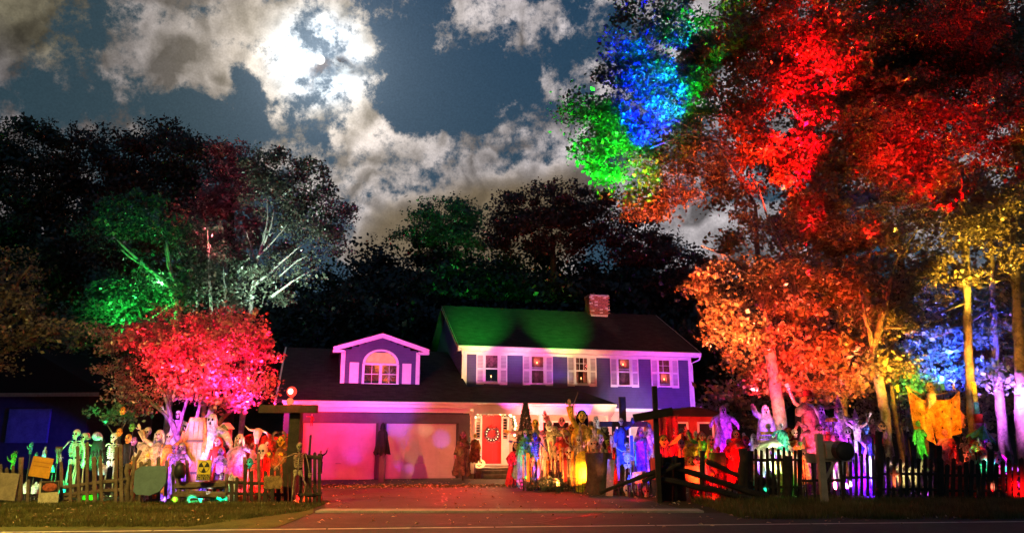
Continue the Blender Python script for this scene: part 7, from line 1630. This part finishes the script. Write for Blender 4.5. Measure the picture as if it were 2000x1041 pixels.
# red tangle
t = thing('red_root_heap', 'red-lit heap of twisted roots under the teal parasol', 'roots', (P(1875, 900, 21.2).x, 21.2, 0)); rr_ = random.Random(15)
for k in range(26):
    x = rr_.uniform(-.75, .7); h = (1.15-.5*abs(x+.15))*rr_.uniform(.75, 1.1); mb = MB(); mb.tube([(x, rr_.uniform(-.1, .2), .05), (x+rr_.uniform(-.1, .1), -.1, h*.5), (x+rr_.uniform(-.2, .2), -.12, h*.8), (x+rr_.uniform(-.3, .3), -.1, h*1.0), (x+rr_.uniform(-.35, .35), 0, h*.8)], [.06, .055, .05, .04, .01], 6); mb.build('root', mat('red_root', (.5, .12, .1), .6, .4, 5, .3), t, True)
flood(1870, 890, 21.2, (1, .02, .05), 420, 1.3, 80)
fig('skel', 'pink-lit skeleton torso crawling over the red roots', 'skeleton', 1888, 850, 930, 20.9, arms=('fwd', 'droop'), bm=CL['cream'], rz=-.4); flood(1888, 875, 20.8, (1, .45, .35), 60, 1, 36)
fig('robe', 'salmon gnarled figure at the peak of the red roots', 'ghoul', 1850, 836, 930, 21.4, 'pink', ('hips', 'cross'), head='mask', hm=CL['pink']); flood(1850, 850, 21.4, (1, .3, .2), 70, 1.2, 30)
t = thing('parasol', 'teal and green folded parasol behind the orange-lit trunk', 'parasol', (P(1888, 850, 21.8).x, 21.8, 0)); zc = P(1888, 850, 21.8).z
for k in range(10):
    a0, a1 = k/10*6.283, (k+1)/10*6.283; mb = MB(); mb.add([(0, -.05, zc+.36), (math.cos(a0)*.42, math.sin(a0)*.3, zc-.12), (math.cos((a0+a1)/2)*.38, math.sin((a0+a1)/2)*.27, zc-.04), (math.cos(a1)*.42, math.sin(a1)*.3, zc-.12)], [(0, 1, 2), (0, 2, 3)]); mb.build('panel', CL['teal' if k % 2 else 'green'], t)
mb = MB(); mb.tube([(0, 0, 0), (0, -.02, zc+.4)], .018, 6); mb.build('pole', wood, t); t.rotation_euler.y = .25
flood(1888, 848, 21.8, (.03, 1, .6), 220, 1.3, 36)
# post with coloured boxes
t = thing('banded_post', 'slim post banded in yellow, teal, red and magenta right of the orange trunk', 'post', (P(1918, 880, 21.9).x, 21.9, 0))
zs_ = [P(1918, v, 21.9).z for v in (745, 785, 808, 826, 845, 895)]
for k, (c, w) in enumerate([('yellow', .12), ('teal', .12), ('red', .22), ('purple', .3), ('purple', .17)]):
    a, b_ = zs_[k+1], zs_[k]; a = max(a, 0) if k < 4 else 0; mb = MB(); mb.box((.0, 0, (a+b_)/2), (w, w*.8, b_-a-.005)); mb.build('band', CL[c], t)
flood(1918, 770, 21.9, (1, .9, .4), 160, 1.3, 20); flood(1918, 850, 21.9, (.9, .05, 1), 260, 1.1, 40)
fig('robe', 'magenta and red ragged figure at the right end of the roots', 'ghoul', 1938, 862, 950, 21.3, 'pink', ('up', 'droop'), head='skull'); flood(1938, 895, 21.3, (.8, .08, 1), 160, 1.1, 50)
fig('ghost', 'small violet ghost low between the purple trunks', 'ghost', 1955, 880, 945, 21., 'lilac', ('down', 'down'), wide=.3); flood(1955, 915, 21, (.6, .1, 1), 90, 1, 50)
for i, u in enumerate((1946, 1962, 1978)):
    stake_thing('red_glow_tube', ['left red glowing tube low at the right edge', 'middle red glowing tube low at the right edge', 'right red glowing tube low at the right edge'][i], 'tube', u+8, 930, 960, 20.3, 'candle', 'red', .09)
flood(1970, 945, 20.3, (1, .03, .04), 90, .7, 110, z=.2)
for i, (u, v, c) in enumerate([(1795, 966, 'pink'), (1813, 969, 'purple'), (1783, 965, 'lilac'), (1966, 922, 'teal'), (1984, 922, 'purple')]):
    p = G(u, v) if v > 950 else P(u, v, 20.2); t = thing('glow_globe', ['pink globe low under the dark pickets', 'violet globe rightmost under the dark pickets', 'small lilac globe leftmost under the dark pickets', 'teal globe on the pickets at the right edge', 'magenta globe on the pickets at the right edge'][i], 'lamp', (p.x, p.y, p.z), 0, 'small coloured globes')
    m_ = glow_mat('globe_%s' % c, {'pink': (1, .2, .8), 'purple': (.7, .1, 1), 'lilac': (.6, .3, 1), 'teal': (.1, 1, .6)}[c], 1.6); mb = MB(); mb.ell((0, 0, .08), .075, 12, 8); mb.build('globe', m_, t, True); mb = MB(); mb.lathe([(.05, -.0), (.04, .03), (0, .035)], 10); mb.build('base', blackm, t)
# small pale things along the foot of the centre bed
for i in range(12):
    u = 1004+i*15.5+rf.uniform(-4, 4); p = G(u, rf.uniform(944, 956)); t = thing('small_bone', 'little pale bone on the dark bed edge, %s from the left' % (order+['tenth', 'eleventh', 'twelfth'])[i], 'bone', p, rf.uniform(0, 3), 'bone scraps along the bed edge'); mb = MB(); mb.tube([(-.06, 0, .03), (.06, 0, .03)], .014, 5); mb.ell((-.06, .01, .03), .025, 6, 4); mb.ell((.06, .01, .03), .025, 6, 4); mb.build('bone_shaft', bone, t, True)
# moon
mp = sdir(625, 117)*3000+Vector((0, 0, 1.6)); t = thing('moon', 'full moon shining through bright broken cloud', 'moon', mp)
mb = MB(); mb.ell((0, 0, 0), 19, 32, 20); mo = mb.build('moon_disc', mat('moonlit_surface', (1, 1, .97), 1, 0, emit=(1, .99, .95), es=1.3), t, True)

# ======== further props crowding the beds
t = thing('added_red_glow_backdrop', 'crumpled red cloth backdrop added for the red glow behind the ox skull in the left yard', 'cloth', (P(515, 900, 23.).x, 23., 0)); zt = P(515, 850, 23.).z; mb = MB(); vs = []; nn = 22  # cloth added to stand in for the red glow of this corner
for k in range(nn+1):
    x = -.85+1.7*k/nn; y = .08*math.sin(k*1.7)+.03*math.sin(k*4.1)
    for j in range(5): vs.append((x, y*(1+j*.4), zt*(1-j/4*.93)-(.06*math.sin(k*.9) if j == 0 else 0)))
mb.add(vs, [(5*k+j, 5*k+5+j, 5*k+6+j, 5*k+1+j) for k in range(nn) for j in range(4)]); mb.build('cloth_panel', CL['red'], t, True)
mb = MB(); mb.tube([(-.9, .1, zt-.05), (.9, .1, zt-.05)], .03, 6); mb.tube([(-.85, .12, 0), (-.85, .12, zt)], .03, 6); mb.build('frame_pole', woodd, t)
mb = MB(); mb.tube([(.85, .12, 0), (.85, .12, zt)], .03, 6); mb.build('frame_pole', woodd, t)
flood(515, 880, 23, (1, .02, .08), 420, 1.4, 90); flood(545, 905, 22.5, (1, .02, .03), 200, 1.2, 80)
EX = [(478, 878, 21.6, 'skull', 'pink', 'pink-lit skull on a stake under the white veil figure'), (530, 884, 21.2, 'mask', 'red', 'red mask on a stake right of the big white skull'), (557, 880, 21.4, 'mask', 'orange', 'orange mask on a stake beside the demon with horns'), (566, 905, 21.2, 'skull', 'white', 'small skull on a stake by the upright of the huge cross'), (498, 900, 21.1, 'mask', 'pink', 'pink mask half hidden between the left fence posts'),
 (1003, 893, 25.0, 'mask', 'red', 'red mask on a stick beside the porch steps'), (1021, 872, 24.6, 'mask', 'teal', 'teal mask at the shoulder of the green hooded ghoul'), (1036, 850, 25.2, 'skull', 'cream', 'skull behind the shoulder of the green hooded ghoul'), (1060, 850, 25.0, 'mask', 'pink', 'pink mask between the blue skeleton and the scarecrow'), (1084, 842, 25.0, 'skull', 'cream', 'skull over the right arm of the straight-armed scarecrow'), (1116, 838, 25.2, 'mask', 'orange', 'orange mask under the raised wand arm'), (1154, 832, 25.0, 'skull', 'cream', 'skull at the right sleeve of the wand-bearing witch'), (1172, 858, 24.0, 'mask', 'white', 'white mask behind the block candles'), (1200, 858, 24.0, 'mask', 'pink', 'pink mask left of the upright of the plain cross'), (1192, 880, 23.6, 'mask', 'red', 'red mask above the leaning pale board'),
 (1296, 862, 21.0, 'mask', 'yellow', 'yellow mask at the foot of the red shiny drape'), (1332, 848, 22.0, 'skull', 'cream', 'skull behind the orange-robed clown'), (1350, 905, 20.9, 'mask', 'orange', 'orange mask low in front of the orange-robed clown'), (1388, 862, 21.8, 'mask', 'pink', 'pink mask right of the green-vested clown'), (1424, 868, 21.8, 'skull', 'pink', 'skull left of the red-hooded pale-faced figure'), (1456, 862, 21.9, 'mask', 'red', 'red mask right of the red-hooded pale-faced figure'),
 (1540, 848, 21.9, 'mask', 'orange', 'orange mask right of the white skull rider'), (1570, 888, 21.0, 'skull', 'cream', 'skull low under the rearing horse'), (1600, 842, 21.8, 'mask', 'pink', 'pink mask below the broad lilac ghost'), (1632, 856, 21.4, 'mask', 'purple', 'violet mask just above the tan mailbox'), (1656, 846, 21.9, 'skull', 'white', 'white skull between the wizard and the white suited figure'), (1690, 836, 21.9, 'mask', 'blue', 'blue mask right of the white suited figure'), (1722, 835, 22.0, 'mask', 'orange', 'orange mask on the leaning orange-lit trunk'),
 (1858, 868, 21.3, 'mask', 'red', 'red mask in the upper part of the red root heap'), (1905, 872, 21.3, 'mask', 'orange', 'orange mask at the foot of the tall straight tree'), (1925, 900, 21.1, 'skull', 'pink', 'skull at the foot of the banded post'), (1948, 900, 21.0, 'mask', 'purple', 'violet mask above the red glowing tubes')]
for i, (u, v, Y, kd, c, lab) in enumerate(EX):
    p = P(u, v, Y); t = thing('skull_on_stake' if kd == 'skull' else 'mask_on_stick', lab, 'skull' if kd == 'skull' else 'mask', (p.x, Y, 0), rf.uniform(-.5, .5))
    if kd == 'skull': skull(t, p.z, 1.25, CL[c])
    else: mask_head(t, p.z, 1.25, CL[c], i % 3 == 0, hairm=CL[('black', 'red', 'white', 'brown')[i % 4]] if i % 2 else None)
    mb = MB(); mb.tube([(0, .05, 0), (.01, .05, p.z*.5), (0, .05, p.z)], .02, 5); mb.build('stake', woodd, t)
    if kd == 'mask' and i % 2 == 0: robe(t, CL[c], top=max(p.z-.12, .5), wide=.22, seed=i)

for i, (u, v, c, kd, lab) in enumerate([(1233, 850, 'blue', 'slat', 'ragged blue strip hanging left of the violet phantom'), (1240, 862, 'teal', 'bone', 'teal-lit long bone left of the violet phantom'), (1247, 905, 'purple', 'slat', 'violet strip at the foot of the violet phantom'), (1260, 855, 'blue', 'torch', 'blue torch shape right of the violet phantom'), (1207, 890, 'purple', 'slat', 'violet strip left of the pale climbing skeleton'), (1265, 880, 'lilac', 'bone', 'lilac bone nearest the tallest cross')]):
    stake_thing('hanging_strip' if kd == 'slat' else kd+'_stake', lab, 'stake', u, v, v+48, 21.3, kd, c, .05, .2*i)
